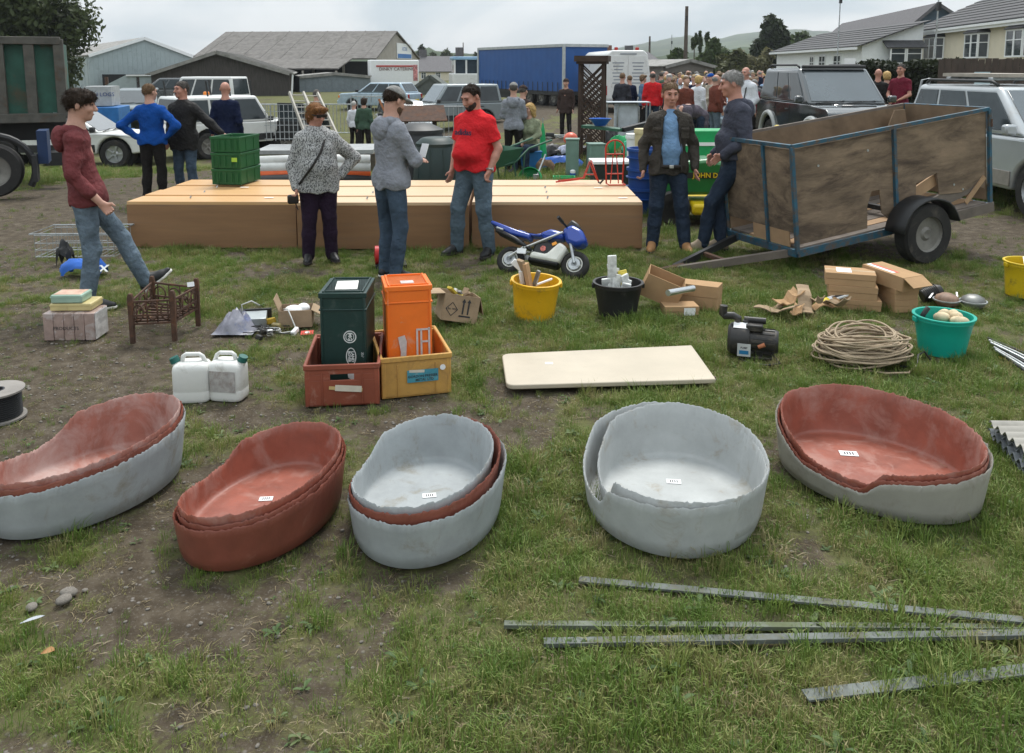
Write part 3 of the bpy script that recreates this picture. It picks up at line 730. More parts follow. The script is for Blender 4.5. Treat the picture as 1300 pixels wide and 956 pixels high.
    if hair is not None and hair_style != 'bald':
        Hh = Field(hc - .22, hc + .2, hv)
        if hair_style == 'short':
            Hh.ell(HP(0, .016, .037), (.083, .104, .098), 0.01, Hm); n_, q_ = (0, .60, .80), (0, -.086, .082)
        elif hair_style == 'mop':
            Hh.ell(HP(0, .014, .040), (.090, .112, .102), 0.01, Hm); Hh.ell(HP(0, -.05, .075), (.078, .060, .048), 0.03, Hm); n_, q_ = (0, .50, .87), (0, -.10, .050)
        elif hair_style == 'bob':
            Hh.ell(HP(0, .018, .028), (.097, .112, .108), 0.01, Hm); Hh.ell(HP(0, .05, -.035), (.088, .065, .07), 0.03, Hm); Hh.cone(HP(-.06, -.075, .082), HP(.05, -.082, .078), .028, .03, 0.03); n_, q_ = (0, -.72, .69), (0, -.098, .052)
        elif hair_style == 'long':
            Hh.ell(HP(0, .018, .03), (.096, .110, .106), 0.01, Hm); Hh.cone(HP(-.055, .04, 0), HP(-.06, .05, -.11), .055, .045, 0.04); Hh.cone(HP(.055, .04, 0), HP(.06, .05, -.11), .055, .045, 0.04); n_, q_ = (0, -.86, .5), (0, -.072, .06)
        elif hair_style == 'receding':
            Hh.ell(HP(0, .016, .036), (.082, .103, .096), 0.01, Hm); n_, q_ = (0, .74, .67), (0, -.062, .088)
        elif hair_style == 'fringe':                                   # sides and back only
            Hh.ell(HP(0, .022, .015), (.083, .100, .085), 0.01, Hm); n_, q_ = (0, -.96, .26), (0, -.005, .02)
        nW = Hm @ np.array(n_); qW = HP(*q_)
        rg = np.random.RandomState(seed); ph = rg.rand(6) * 6
        back = hair_style in ('bob', 'long', 'fringe')
        if back: nW = -(Hm @ np.array((0, -1, .12 if hair_style == 'fringe' else -.55)))
        Hh.cut(lambda x, y, z: -((x - qW[0]) * nW[0] + (y - qW[1]) * nW[1] + (z - qW[2]) * nW[2]) + .004 * np.sin(90 * x + ph[0]) + .004 * np.sin(80 * y + 60 * z + ph[1]))
        if hair_style in ('fringe',):
            tz = HP(0, 0, .075); uz = Hm @ np.array((0, 0, 1.0)); Hh.cut(lambda x, y, z: (x - tz[0]) * uz[0] + (y - tz[1]) * uz[1] + (z - tz[2]) * uz[2])
        Hh.wrinkle(.006 if hair_style != 'short' else .004, seed + 3, 60, 110)
        ho_ = out(Hh, 'hair', hair)
        if face and ho_ is not None:                                     # loose strands break the outline
            me = ho_.data; nv_ = len(me.vertices); co = np.empty(nv_ * 3, np.float32); no = np.empty(nv_ * 3, np.float32); me.vertices.foreach_get('co', co); me.vertices.foreach_get('normal', no); co = co.reshape(-1, 3); no = no.reshape(-1, 3)
            k_ = rg.randint(0, nv_, 1500); L_ = rg.uniform(.010, .026, (1500, 1)) * (1.5 if hair_style in ('mop', 'bob', 'long') else 1); d_ = no[k_] * .45 + rg.randn(1500, 3) * .35 + np.array((0, .25, -.75)); d_ /= np.linalg.norm(d_, axis=1)[:, None]; sd_ = np.cross(d_, rg.randn(1500, 3)); sd_ *= .0022 / np.linalg.norm(sd_, axis=1)[:, None]
            p_ = co[k_] + no[k_] * .001; V_ = np.stack([p_ - sd_, p_ + sd_, p_ + d_ * L_ + no[k_] * .003], 1).reshape(-1, 3)
            m2 = bpy.data.meshes.new('strands'); m2.from_pydata(V_.tolist(), [], np.arange(4500).reshape(-1, 3).tolist()); m2.materials.append(hair); mesh_obj('strands', m2, ho_)['kind'] = 'stuff'
    if beard is not None:
        Bf = Field(hc - .2, hc + .12, hv); Bf.ell(HP(0, -.036, -.052), (.066, .070, .068), 0.01, Hm); Bf.ell(HP(0, -.066, -.094), (.036, .032, .028), 0.02, Hm)
        Bf.ell(HP(0, -.10, -.055), (.022, .03, .008), .006, Hm, carve=True)
        zt = HP(0, -.07, -.036); uz = Hm @ np.array((0, -.55, .83)); Bf.cut(lambda x, y, z: (x - zt[0]) * uz[0] + (y - zt[1]) * uz[1] + (z - zt[2]) * uz[2])
        out(Bf, 'beard', beard)
    if cap is not None:
        Cf = Field(hc - .25, hc + .25, hv); Cf.ell(HP(0, .012, .045), (.090, .112, .098), 0.01, Hm); qW = HP(0, 0, .052); uz = Hm @ np.array((0, -.18, .98))
        Cf.cut(lambda x, y, z: -((x - qW[0]) * uz[0] + (y - qW[1]) * uz[1] + (z - qW[2]) * uz[2]))
        if cap[1]:
            Cf.cone(HP(-.045, -.105, .055), HP(.045, -.105, .055), .016, .016, .02); Cf.cone(HP(-.035, -.165, .045), HP(.035, -.165, .045), .012, .012, .02); Cf.ell(HP(0, -.13, .052), (.072, .062, .013), .02, Hm)
        out(Cf, 'cap', cap[0])
    if face:
        br = hair if hair is not None else LIP
        for s_ in (-1, 1):
            mb = MB(); mb.ell(HP(.031 * s_, -.086, .017), (.0125, .008, .0062), 8, 6); mb.bd('eye', EYE, o, smooth=True)
            mb = MB(); mb.tube([HP(.015 * s_, -.0965, .036), HP(.034 * s_, -.093, .042), HP(.048 * s_, -.080, .035)], .0045, 6); mb.bd('eyebrow', br, o, smooth=True)
        mb = MB(); mb.tube([HP(-.024, -.0925, -.058), HP(0, -.099, -.057), HP(.024, -.0925, -.058)], .0036, 6); mb.bd('mouth', LIP, o, smooth=True)
    return o
# ---- shared materials
GALV = mat('galvanised_steel', (0.42, 0.44, 0.45), 0.42, var=0.25, scale=14, metal=0.75, dirt=(0.17, 0.15, 0.12), dirt_amt=0.3, dscale=6)
RUST = mat('rusty_iron', (0.075, 0.040, 0.026), .8, var=.35, scale=16, dirt=(0.16, 0.07, 0.035), dirt_amt=.35, dscale=9, bump=.4, bscale=60)
BB = mat('black_bucket', (0.018, 0.018, 0.019), .5, var=.3, dirt=(0.07, 0.065, 0.06), dirt_amt=.2, dscale=8)
STICK = mat('sticker_white', (0.80, 0.80, 0.80), 0.5, var=0.05)
# ================================================================ FAR SETTING: hills, trees
def hills(name, y0, y1, x0, x1, prof, col, seed, rough=1.0):
    nx, ny = 140, 40; xs = np.linspace(x0, x1, nx); ys = np.linspace(y0, y1, ny); X, Y = np.meshgrid(xs, ys)
    u = (Y - y0) / (y1 - y0)
    px = 650 + 1080 * X / Y
    top = np.interp(px, [p[0] for p in prof], [p[1] for p in prof])           # silhouette height in pixels above the horizon
    H = top / 1080 * y1
    Z = H * (u ** 0.8) * (0.93 + 0.14 * fbm(X / (y1 * .05) + seed, Y / (y1 * .08), 4)) + rough * y1 * .004 * (fbm(X / (y1 * .006), Y / (y1 * .01), 3) - .5) * u
    Z[-1] = -5; Z[0] = -2
    i = np.arange((ny - 1) * (nx - 1)); r = i // (nx - 1); c = i % (nx - 1); a = r * nx + c
    me = bpy.data.meshes.new(name); me.from_pydata(np.stack([X.ravel(), Y.ravel(), Z.ravel()], 1).tolist(), [], np.stack([a, a + 1, a + nx + 1, a + nx], 1).tolist())
    me.polygons.foreach_set('use_smooth', [True] * len(me.polygons)); me.materials.append(col)
    o = bpy.data.objects.new(name, me); C.objects.link(o); o['kind'] = 'structure'; return o
def hillmat(name, c1, c2, c3, s):
    m = bpy.data.materials.new(name); m.use_nodes = True; t = m.node_tree; b = t.nodes['Principled BSDF']; b.inputs['Roughness'].default_value = 1; b.inputs['Specular IOR Level'].default_value = .05
    geo = t.nodes.new('ShaderNodeNewGeometry'); n = t.nodes.new('ShaderNodeTexVoronoi'); n.inputs['Scale'].default_value = s; t.links.new(geo.outputs['Position'], n.inputs['Vector'])
    n2 = t.nodes.new('ShaderNodeTexNoise'); n2.inputs['Scale'].default_value = s * 2.5; n2.inputs['Detail'].default_value = 8; n2.inputs['Roughness'].default_value = .7; t.links.new(geo.outputs['Position'], n2.inputs['Vector'])
    r = t.nodes.new('ShaderNodeValToRGB'); e = r.color_ramp.elements; e[0].color = (*c1, 1); e[0].position = .36; e[1].color = (*c3, 1); e[1].position = .66; x = e.new(.5); x.color = (*c2, 1)
    ad_ = t.nodes.new('ShaderNodeMix'); ad_.data_type = 'RGBA'; ad_.blend_type = 'OVERLAY'; ad_.inputs['Factor'].default_value = .35
    t.links.new(n2.outputs['Fac'], r.inputs['Fac']); t.links.new(r.outputs[0], ad_.inputs['A']); bw = t.nodes.new('ShaderNodeRGBToBW'); t.links.new(n.outputs['Color'], bw.inputs[0]); t.links.new(bw.outputs[0], ad_.inputs['B']); t.links.new(ad_.outputs['Result'], b.inputs['Base Color']); return m
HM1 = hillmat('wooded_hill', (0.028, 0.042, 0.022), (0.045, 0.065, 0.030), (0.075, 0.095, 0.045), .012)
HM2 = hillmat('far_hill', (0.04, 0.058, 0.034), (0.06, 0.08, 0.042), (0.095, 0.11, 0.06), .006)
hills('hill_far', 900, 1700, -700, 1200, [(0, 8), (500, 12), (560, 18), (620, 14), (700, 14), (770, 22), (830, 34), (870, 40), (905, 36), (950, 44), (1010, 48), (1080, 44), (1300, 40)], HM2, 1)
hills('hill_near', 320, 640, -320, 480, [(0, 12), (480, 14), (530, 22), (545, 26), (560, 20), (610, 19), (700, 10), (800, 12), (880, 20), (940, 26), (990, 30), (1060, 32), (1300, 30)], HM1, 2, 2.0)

LEAF1 = leaf_mat('dark_tree_leaves', [(0.15, (0.022, 0.034, 0.012)), (0.5, (0.04, 0.058, 0.018)), (0.9, (0.075, 0.095, 0.03))])
LEAF2 = leaf_mat('mid_tree_leaves', [(0.15, (0.035, 0.055, 0.018)), (0.5, (0.06, 0.09, 0.028)), (0.9, (0.10, 0.125, 0.045))])
LEAF3 = leaf_mat('olive_leaves', [(0.15, (0.06, 0.07, 0.025)), (0.5, (0.10, 0.105, 0.04)), (0.9, (0.16, 0.145, 0.07))])
BARK = mat('bark', (0.07, 0.055, 0.04), .9, var=.3, bump=.6, bscale=12, streak=(4, 4, 1))
def tree(name, label, base, H, rx, ry, rz, crown_z, nl, ls, lm, seed, group=None, clumps=16, trunk_r=.2, cat='tree', fall=0.0):
    rg = np.random.RandomState(seed); t = thing(name, label, cat, base, 0, group)
    tr = MB(); zt = crown_z
    tr.tube([(0, 0, -.1), (.05 * H * .1, 0, zt * .5), (0, .0, zt), (.03, 0, min(H * .85, zt + rz * .5))], [trunk_r * 1.3, trunk_r, trunk_r * .7, trunk_r * .2], 10)
    cs = []
    for k in range(clumps):
        v = rg.randn(3); v /= np.linalg.norm(v); r = rg.uniform(.35, .82)
        c = np.array((v[0] * rx * r, v[1] * ry * r, crown_z + v[2] * rz * r)); c[2] = max(c[2], crown_z - rz * .75); cs.append(c)
        if k < 7: tr.tube([(0, 0, zt * (.75 + .05 * k / 7)), tuple(c * np.array((.5, .5, 1)) * .98 + np.array((0, 0, 0))), tuple(c)], [trunk_r * .4, trunk_r * .25, trunk_r * .08], 6)
    tr.bd('trunk', BARK, t, smooth=True)
    cs = np.array(cs); idx = rg.randint(0, clumps, nl); d = rg.randn(nl, 3); d /= np.linalg.norm(d, axis=1)[:, None]
    rr = rg.rand(nl) ** .45; sc_ = np.array((rx, ry, rz)) * rg.uniform(.30, .48, clumps)[idx][:, None]
    P = cs[idx] + d * rr[:, None] * sc_; P[:, 2] -= fall * rg.rand(nl)
    n_ = d + rg.randn(nl, 3) * .7 + np.array((0, 0, .35)); n_ /= np.linalg.norm(n_, axis=1)[:, None]
    a = np.cross(n_, rg.randn(nl, 3)); a /= np.linalg.norm(a, axis=1)[:, None]; b = np.cross(n_, a); s_ = ls * rg.uniform(.55, 1.3, nl)[:, None]
    a = a * s_; b = b * s_ * .55
    V = np.stack([P - a, P - b * .9, P + a, P + b], 1).reshape(-1, 3); F = np.arange(nl * 4).reshape(-1, 4)
    me = bpy.data.meshes.new('crown'); me.vertices.add(nl * 4); me.vertices.foreach_set('co', V.astype(np.float32).ravel()); me.loops.add(nl * 4); me.loops.foreach_set('vertex_index', F.astype(np.int32).ravel())
    me.polygons.add(nl); me.polygons.foreach_set('loop_start', np.arange(0, nl * 4, 4, dtype=np.int32)); me.update(calc_edges=True); me.validate(); me.materials.append(lm)
    mesh_obj('crown', me, t); return t
p = at(20, 120, 44); tree('broadleaf_tree', 'large dark green broadleaf tree overhanging the skip lorry', (p.x + .1, 44, 0), 9, 3.7, 3.2, 4.3, 4.4, 28000, .17, LEAF1, 3, clumps=34, trunk_r=.35)
def tpx(name, label, px, top, Y, wpx, lm, seed, nl=2600, group='trees and bushes behind the crowd', bot=100, clumps=12, ls=.3, trunk_r=.12):
    z1 = at(px, top, Y).z; x = at(px, top, Y).x; r = wpx / 1080 * Y / 2
    tree(name, label, (x, Y, 0), z1, r, r * .8, z1 * .55, z1 * .55, nl, ls, lm, seed, group, clumps, trunk_r)
tpx('conifer_tree', 'dark conifer standing beside the white bungalow', 982, 30, 95, 46, LEAF1, 11, 6000, clumps=16, ls=.4)
tpx('broadleaf_tree', 'green tree right of the dark conifer near the white bungalow', 1012, 40, 110, 50, LEAF2, 12, 4500, clumps=14, ls=.4)
tpx('bush', 'rounded dark bush beside the weathered timber shed', 858, 66, 70, 44, LEAF2, 13, 3600)
tpx('broadleaf_tree', 'mid green tree growing behind the timber shed', 905, 50, 80, 52, LEAF2, 14, 5000, ls=.33)
tpx('bush', 'olive green bush behind the crowd, right of the shed', 930, 62, 75, 50, LEAF3, 15, 4000, ls=.33)
tpx('bush', 'brownish bush at the foot of the conifer', 962, 64, 85, 40, LEAF3, 16, 3200, ls=.33)
for k, (px, top) in enumerate([(882, 38), (889, 39), (898, 37)]):
    z1 = at(px, top, 90).z; x = at(px, top, 90).x; tree('slender_tree', 'tall slender feathery tree top behind the timber shed', (x, 90, 0), z1, .28, .28, 1.2, z1 - 1.2, 500, .2, LEAF2, 20 + k, 'slender tree tops', 8, .06)
for k, (px, top, wd) in enumerate([(535, 62, 20), (548, 66, 20), (566, 67, 22), (585, 69, 20), (603, 66, 16), (523, 68, 14)]):
    z1 = at(px, top, 200).z; tpx('broadleaf_tree', 'distant dark tree on the skyline above the slate roofed houses', px, top, 200, wd, LEAF1, 30 + k, 1500, 'distant skyline trees', ls=.7, clumps=9)

# ================================================================ BUILDINGS
CORR_G = mat('grey_green_cladding', (0.33, 0.385, 0.395), .6, var=.08, scale=2, dirt=(0.25, 0.28, 0.28), dirt_amt=.2, dscale=1.5)
ROOF_G = mat('fibre_cement_roof', (0.26, 0.25, 0.235), .9, var=.22, scale=2.5, dirt=(0.13, 0.13, 0.11), dirt_amt=.35, dscale=1.2, bump=.3)
ROOF_D = mat('old_dark_roof', (0.15, 0.14, 0.13), .9, var=.25, scale=2.5, dirt=(0.09, 0.085, 0.075), dirt_amt=.4, dscale=1.2, bump=.3)
DARKW = mat('dark_creosoted_wall', (0.055, 0.048, 0.043), .85, var=.35, scale=3, streak=(5, 5, .6))
CREAM = mat('cream_render', (0.66, 0.60, 0.47), .9, var=.06, scale=2); WHITER = mat('white_render', (0.80, 0.82, 0.82), .9, var=.05)  # both renders lightened to offset the dark of the back-lit house walls
TRIMW = mat('white_trim', (0.75, 0.76, 0.76), .5, var=.04); SLATE = mat('slate_roof', (0.10, 0.095, 0.10), .8, var=.25, scale=5); TILE = mat('dark_roof_tiles', (0.055, 0.055, 0.058), .75, var=.3, scale=6)
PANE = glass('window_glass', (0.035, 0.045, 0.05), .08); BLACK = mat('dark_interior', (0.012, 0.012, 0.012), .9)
BGREY = mat('beige_cladding', (0.33, 0.30, 0.26), .8, var=.1, scale=2); BOARD_B = mat('blue_grey_cladding', (0.035, 0.06, 0.085), .7, var=.15)
def frame_of(A, B):
    """local x from A to B (ground plan), y away from it, z up"""
    A, B = Vector((A[0], A[1], 0)), Vector((B[0], B[1], 0)); u = (B - A).normalized(); v = Vector((-u.y, u.x, 0))
    return Matrix(((u.x, v.x, 0, A.x), (u.y, v.y, 0, A.y), (u.z, v.z, 1, 0), (0, 0, 0, 1))), (B - A).length
def gable_shed(name, label, A, B, depth, eave, ridge, wall, roof, over=.25, ribs=0, cat='shed', ridge_at=.5, roof_panels=0, eave_r=None):
    """gable end on A-B facing the camera, running back by depth"""
    M, L = frame_of(A, B); t = thing(name, label, cat); t.matrix_world = M; er = eave if eave_r is None else eave_r
    rx = L * ridge_at
    PR([(0, 0), (L, 0), (L, er), (rx, ridge), (0, eave)], 0, depth).bd('wall', wall, t)
    th = .08
    for s_, (xa, za, xb, zb) in enumerate(((0, eave, rx, ridge), (L, er, rx, ridge))):
        dx, dz = xa - xb, za - zb; q = math.hypot(dx, dz); ex, ez = xa + dx / q * over, za + dz / q * over
        SL((ex, -over, ez + .03), (xb, -over, zb + .03), (xb, depth + over, zb + .03), (ex, depth + over, ez + .03), th if s_ == 0 else -th).bd('roof_slope', roof, t)
    for s_, (xa, za, xb, zb) in enumerate(((0, eave, rx, ridge), (L, er, rx, ridge))):
        BR((xa, -over - .03, za + .0), (xb, -over - .03, zb + .02), .05, .22).bd('barge_board', TRIMW if wall is CORR_G or wall is WHITER else roof, t)
    if ribs:
        n = int(L / ribs)
        for k in range(1, n):
            x = L * k / n; z = eave + (ridge - eave) * (x / rx) if x < rx else er + (ridge - er) * ((L - x) / (L - rx)); BX((x, -.015, z / 2 - .05), (.06, .03, z - .1)).bd('cladding_rib', wall, t)
    return t
def gx(px, Y): return (at(px, 100, Y).x, Y)
# grey clad shed on the left with its lean-to
A, B = gx(114, 62), gx(246, 66)
sh = gable_shed('grey_shed', 'grey metal clad shed with a low pitched roof', A, B, 24, at(114, 71, 62).z, at(190, 49, 64).z, CORR_G, ROOF_G, .15, .32, ridge_at=.53)
for k in range(12): BX((-.015, .6 + k * 1.9, 1.4), (.03, .07, 2.6)).bd('cladding_rib', CORR_G, sh)
A, B = gx(120, 59), gx(193, 60); lt = thing('lean_to', 'grey lean-to projecting from the grey metal shed', 'shed'); M, L = frame_of(A, B); lt.matrix_world = M
zz = at(150, 96, 60).z
PR([(0, zz - 1.0), (L * .52, zz), (L, zz), (L, zz - 1.3), (L * .55, zz - 1.3)], 0, 3).bd('upper_wall', CORR_G, lt); BX((L * .2, .1, .6), (.2, .2, 1.3)).bd('post', RUST, lt); BX((L * .75, .1, .6), (.2, .2, 1.3)).bd('post', RUST, lt)
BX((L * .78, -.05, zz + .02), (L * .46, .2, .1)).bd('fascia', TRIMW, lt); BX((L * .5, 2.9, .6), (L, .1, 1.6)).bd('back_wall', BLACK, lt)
# dark barn
A, B = gx(192, 56), gx(368, 58)
db = gable_shed('dark_barn', 'low dark brown barn with a pale corrugated roof', A, B, 22, at(192, 94, 56).z, at(272, 67, 57).z, DARKW, ROOF_G, .3, ridge_at=.47)
M, L = frame_of(A, B)
for k in range(18):
    y = -.25 + 1.25 * k; BR((L * .47, y, at(272, 67, 57).z + .14), (L + .2, y, at(192, 94, 56).z + .06), .12, .06).bd('roof_sheet_lap', ROOF_G, db)
BX((L + .03, 1.5, .75), (.06, .9, 1.5)).bd('door', RUST, db); BX((L + .03, 3.8, 1.2), (.06, 1.0, .8)).bd('window', PANE, db); TU([(L + .2, -.2, at(192, 94, 56).z), (L + .1, -.2, .1)], .06, 8).bd('downpipe', TRIMW, db)
# long open barn with the sign on its gable
A, B = gx(478, 76), gx(531, 92)
zr, ze = at(498, 42, 80).z, at(478, 72, 76).z
M, L = frame_of(A, B); lb_ = thing('long_barn', 'long grey roofed barn with a blue and white gable sign', 'barn'); lb_.matrix_world = M
D = 17
zr = at(499, 42, 83).z
PR([(0, 0), (L, 0), (L, ze), (L * .42, zr), (0, ze)], 0, .3).bd('gable_wall', BGREY, lb_)
SL((-.6, -.2, ze - .25), (L * .42, -.2, zr + .08), (L * .42, D, zr + .08), (-.6, D, ze - .25), .12).bd('roof_slope', ROOF_D, lb_)
SL((L + .3, -.2, ze - .1), (L * .42, -.2, zr + .08), (L * .42, D, zr + .08), (L + .3, D, ze - .1), -.12).bd('roof_slope', ROOF_D, lb_)
BX((L * .5, D / 2, ze / 2 - .2), (L - .8, D - .5, ze - .4)).bd('dark_interior_box', BLACK, lb_)  # near-black solid block filling the inside of the barn
for k in range(7): BX((.05, .2 + k * 2.8, ze / 2 - .15), (.18, .18, ze - .3)).bd('post', BGREY, lb_)
SL((-4.5, 2, ze - 1.1), (-.2, 2, ze - .15), (-.2, 14, ze - .15), (-4.5, 14, ze - 1.1), .1).bd('canopy_roof', ROOF_D, lb_)
for k in range(5): BX((-4.4, 2.2 + k * 2.9, (ze - 1.2) / 2), (.15, .15, ze - 1.2)).bd('canopy_post', BGREY, lb_)
for k in range(9): BR((-.62, 1 + k * 1.9, ze - .12), (L * .42, 1 + k * 1.9, zr + .21), .10, .04).bd('roof_sheet_lap', ROOF_D, lb_)
sg = BX((L * .62, -.06, ze + (zr - ze) * .28), (L * .36, .08, 1.5)).bd('gable_sign', TRIMW, lb_)
BX((L * .62, -.105, ze + (zr - ze) * .28 - .48), (L * .34, .012, .42)).bd('blue_band', mat('sign_blue', (0.02, 0.14, 0.40), .5), sg); text_mesh('AUCTIONS', .55, mat('sign_blue', (0.02, 0.14, 0.40), .5), sg, (L * .62, -.105, ze + (zr - ze) * .28 + .2), (R(90), 0, 0), font_scale=(.75, 1, 1))
# catering trailer, dark tent, houses with slate roofs, pale tractor cab
def boxhouse(name, label, A, B, depth, eave, ridge, wall, roof, cat='house', over=.25):
    """ridge parallel to A-B"""
    M, L = frame_of(A, B); t = thing(name, label, cat); t.matrix_world = M
    PR([(0, 0), (depth, 0), (depth, eave), (depth / 2, ridge), (0, eave)], 0, L, 'x').bd('wall', wall, t)
    SL((-over, -over, eave - over * .3), (L + over, -over, eave - over * .3), (L + over, depth / 2, ridge + .05), (-over, depth / 2, ridge + .05), .1).bd('roof_slope', roof, t)
    SL((-over, depth + over, eave - over * .3), (L + over, depth + over, eave - over * .3), (L + over, depth / 2, ridge + .05), (-over, depth / 2, ridge + .05), -.1).bd('roof_slope', roof, t)
    return t, L
def window(parent, x, y, z, w, h, nx=2, nz=2, fr=.07, m=TRIMW, depth=.06):
    f = MB()
    f.box((x, y, z + h / 2 - fr / 2), (w, depth, fr)).box((x, y, z - h / 2 + fr / 2), (w, depth, fr)); f.box((x - w / 2 + fr / 2, y, z), (fr, depth, h - 2 * fr)).box((x + w / 2 - fr / 2, y, z), (fr, depth, h - 2 * fr))
    for k in range(1, nx): f.box((x - w / 2 + w * k / nx, y, z), (fr * .7, depth * .9, h - 2 * fr))
    wd = BX((x, y + depth * .2, z), (w - .02, depth * .5, h - .02)).bd('window', PANE, parent); f.bd('frame', m, wd)
    if nz > 1: BX((x, y - .002, z + h * .12), (w - 2 * fr, depth * .8, fr * .6)).bd('glazing_bar', m, wd)
    return wd
A, B = gx(528, 120), gx(612, 126)
hs, L = boxhouse('terraced_house', 'cream terrace with a long slate roof beyond the tent', A, B, 8, at(540, 91, 120).z, at(560, 72, 122).z, CREAM, SLATE)
for k in range(4): window(hs, 1.2 + k * 2.3, -.04, at(540, 96, 120).z, .8, .9)
BX((L * .86, 4, at(560, 70, 124).z + .4), (.9, .7, 1.6)).bd('chimney', SLATE, hs); BX((L * .3, 4, at(560, 70, 124).z + .2), (.9, .7, 1.2)).bd('chimney', SLATE, hs)
A, B = gx(470, 70), gx(532, 71); ct = thing('catering_trailer', 'white catering trailer with a lettered serving side', 'trailer'); M, L = frame_of(A, B); ct.matrix_world = M
BX((L / 2, 1.1, 1.45), (L, 2.2, 2.1)).bd('body', TRIMW, ct, bevel=.08); text_mesh('DINKY CATERING', .36, mat('dark_red_letters', (0.12, 0.02, 0.02), .6), ct, (L * .55, -.02, 1.75), (R(90), 0, 0), ext=.01); BX((L * .5, -.02, 2.0), (L * .75, .05, .12)).bd('trim_strip', mat('sign_red', (0.45, 0.04, 0.03), .5), ct)
tri = PR([(L * .88, .8), (L * .97, .8), (L * .97, 2.1), (L * .88, 2.1)], -.03, -.01).bd('poster', mat('poster_mix', (0.5, 0.2, 0.2), .6, var=.9, scale=9), ct)
for x in (L * .3, L * .42): LA([(0, 0), (.33, 0), (.33, .2), (0, .2)], 16, M=Matrix.Translation((x, .25, .33)) @ Matrix.Rotation(R(90), 4, 'X')).bd('wheel', BB, ct)
A, B = gx(380, 66), gx(470, 68); hut = gable_shed('portable_hut', 'low blue grey hut behind the ladder trailer', A, B, 4, at(420, 98, 66).z, at(420, 94, 66).z, mat('blue_grey_hut', (0.17, 0.20, 0.22), .7, var=.15), ROOF_G, .1, .5, 'hut')
A, B = gx(525, 60), gx(566, 60); tn = gable_shed('tent', 'dark grey green ridge tent behind the parked cars', A, B, 4, at(528, 112, 60).z, at(545, 97, 60).z, mat('tent_canvas', (0.10, 0.11, 0.10), .9), mat('tent_canvas', (0.10, 0.11, 0.10), .9), .05, 0, 'tent')
# timber shed by the bushes
A, B = gx(842, 58), gx(905, 60); ts = gable_shed('timber_shed', 'weathered grey timber shed behind the crowd', A, B, 5, at(845, 85, 58).z, at(874, 77, 59).z, mat('weathered_boards', (0.16, 0.145, 0.13), .9, var=.3, streak=(1, 1, 9)), ROOF_G, .2, 0)
M, L = frame_of(A, B)
for k in range(6): BX((L / 2, -.02, .35 + .24 * k), (L - .1, .03, .03)).bd('board_edge', BARK, ts)
A, B = gx(752, 100), gx(845, 104); hh, L = boxhouse('bungalow', 'slate roofed bungalow behind the white van', A, B, 9, at(790, 85, 100).z, at(800, 66, 102).z, BGREY, SLATE); BX((L * .45, 4.5, at(800, 64, 104).z), (.8, .7, 1.3)).bd('chimney', mat('brick_stack', (0.2, 0.09, 0.06), .9), hh); BX((L * .75, 4.5, at(800, 64, 104).z), (.8, .7, 1.3)).bd('chimney', SLATE, hh)

# ---- bungalows on the right
A, B = (24.3, 52), (21.5, 33)
z_e = at(1153, 42, 52).z
M, L = frame_of(A, B); cbg = thing('cream_bungalow', 'cream bungalow with dark tiled roof and bow windows', 'bungalow'); cbg.matrix_world = M
ze_, zr_ = z_e, z_e + 2.3
BX((L / 2, 4, ze_ / 2), (L, 8, ze_)).bd('wall', CREAM, cbg)
rows = 12
sl0 = Vector((0, -.45, ze_ + .02)); sl1 = Vector((0, 4, zr_))
for k in range(rows):                                        # courses of tiles, each lapped over the one below
    a, b = sl0.lerp(sl1, k / rows), sl0.lerp(sl1, (k + 1.15) / rows); SL((.15 + k * .22, a.y, a.z + .03), (L, a.y, a.z + .03), (L, b.y, b.z - .01), (.15 + (k + 1) * .22, b.y, b.z - .01), .05).bd('tile_course', TILE, cbg)
SL((.1, -.4, ze_), (2.9, 4, zr_ - .02), (2.9, 4.2, zr_ - .02), (.1, 8.4, ze_), .06).bd('hip_slope', TILE, cbg)
SL((L, 8.45, ze_), (0.1, 8.45, ze_), (2.9, 4, zr_), (L, 4, zr_), .05).bd('roof_slope', TILE, cbg)
TU([(2.9, 4, zr_ + .06), (L, 4, zr_ + .06)], .09, 8).bd('ridge_tiles', TILE, cbg)
BX((L / 2, -.46, ze_ - .04), (L + .2, .12, .12)).bd('gutter', TRIMW, cbg); BX((L / 2, -.40, ze_ - .16), (L, .05, .14)).bd('fascia', TRIMW, cbg); TU([(.3, -.3, ze_ - .1), (.3, -.1, ze_ - .4), (.3, -.1, .2)], .045, 8).bd('downpipe', TRIMW, cbg)
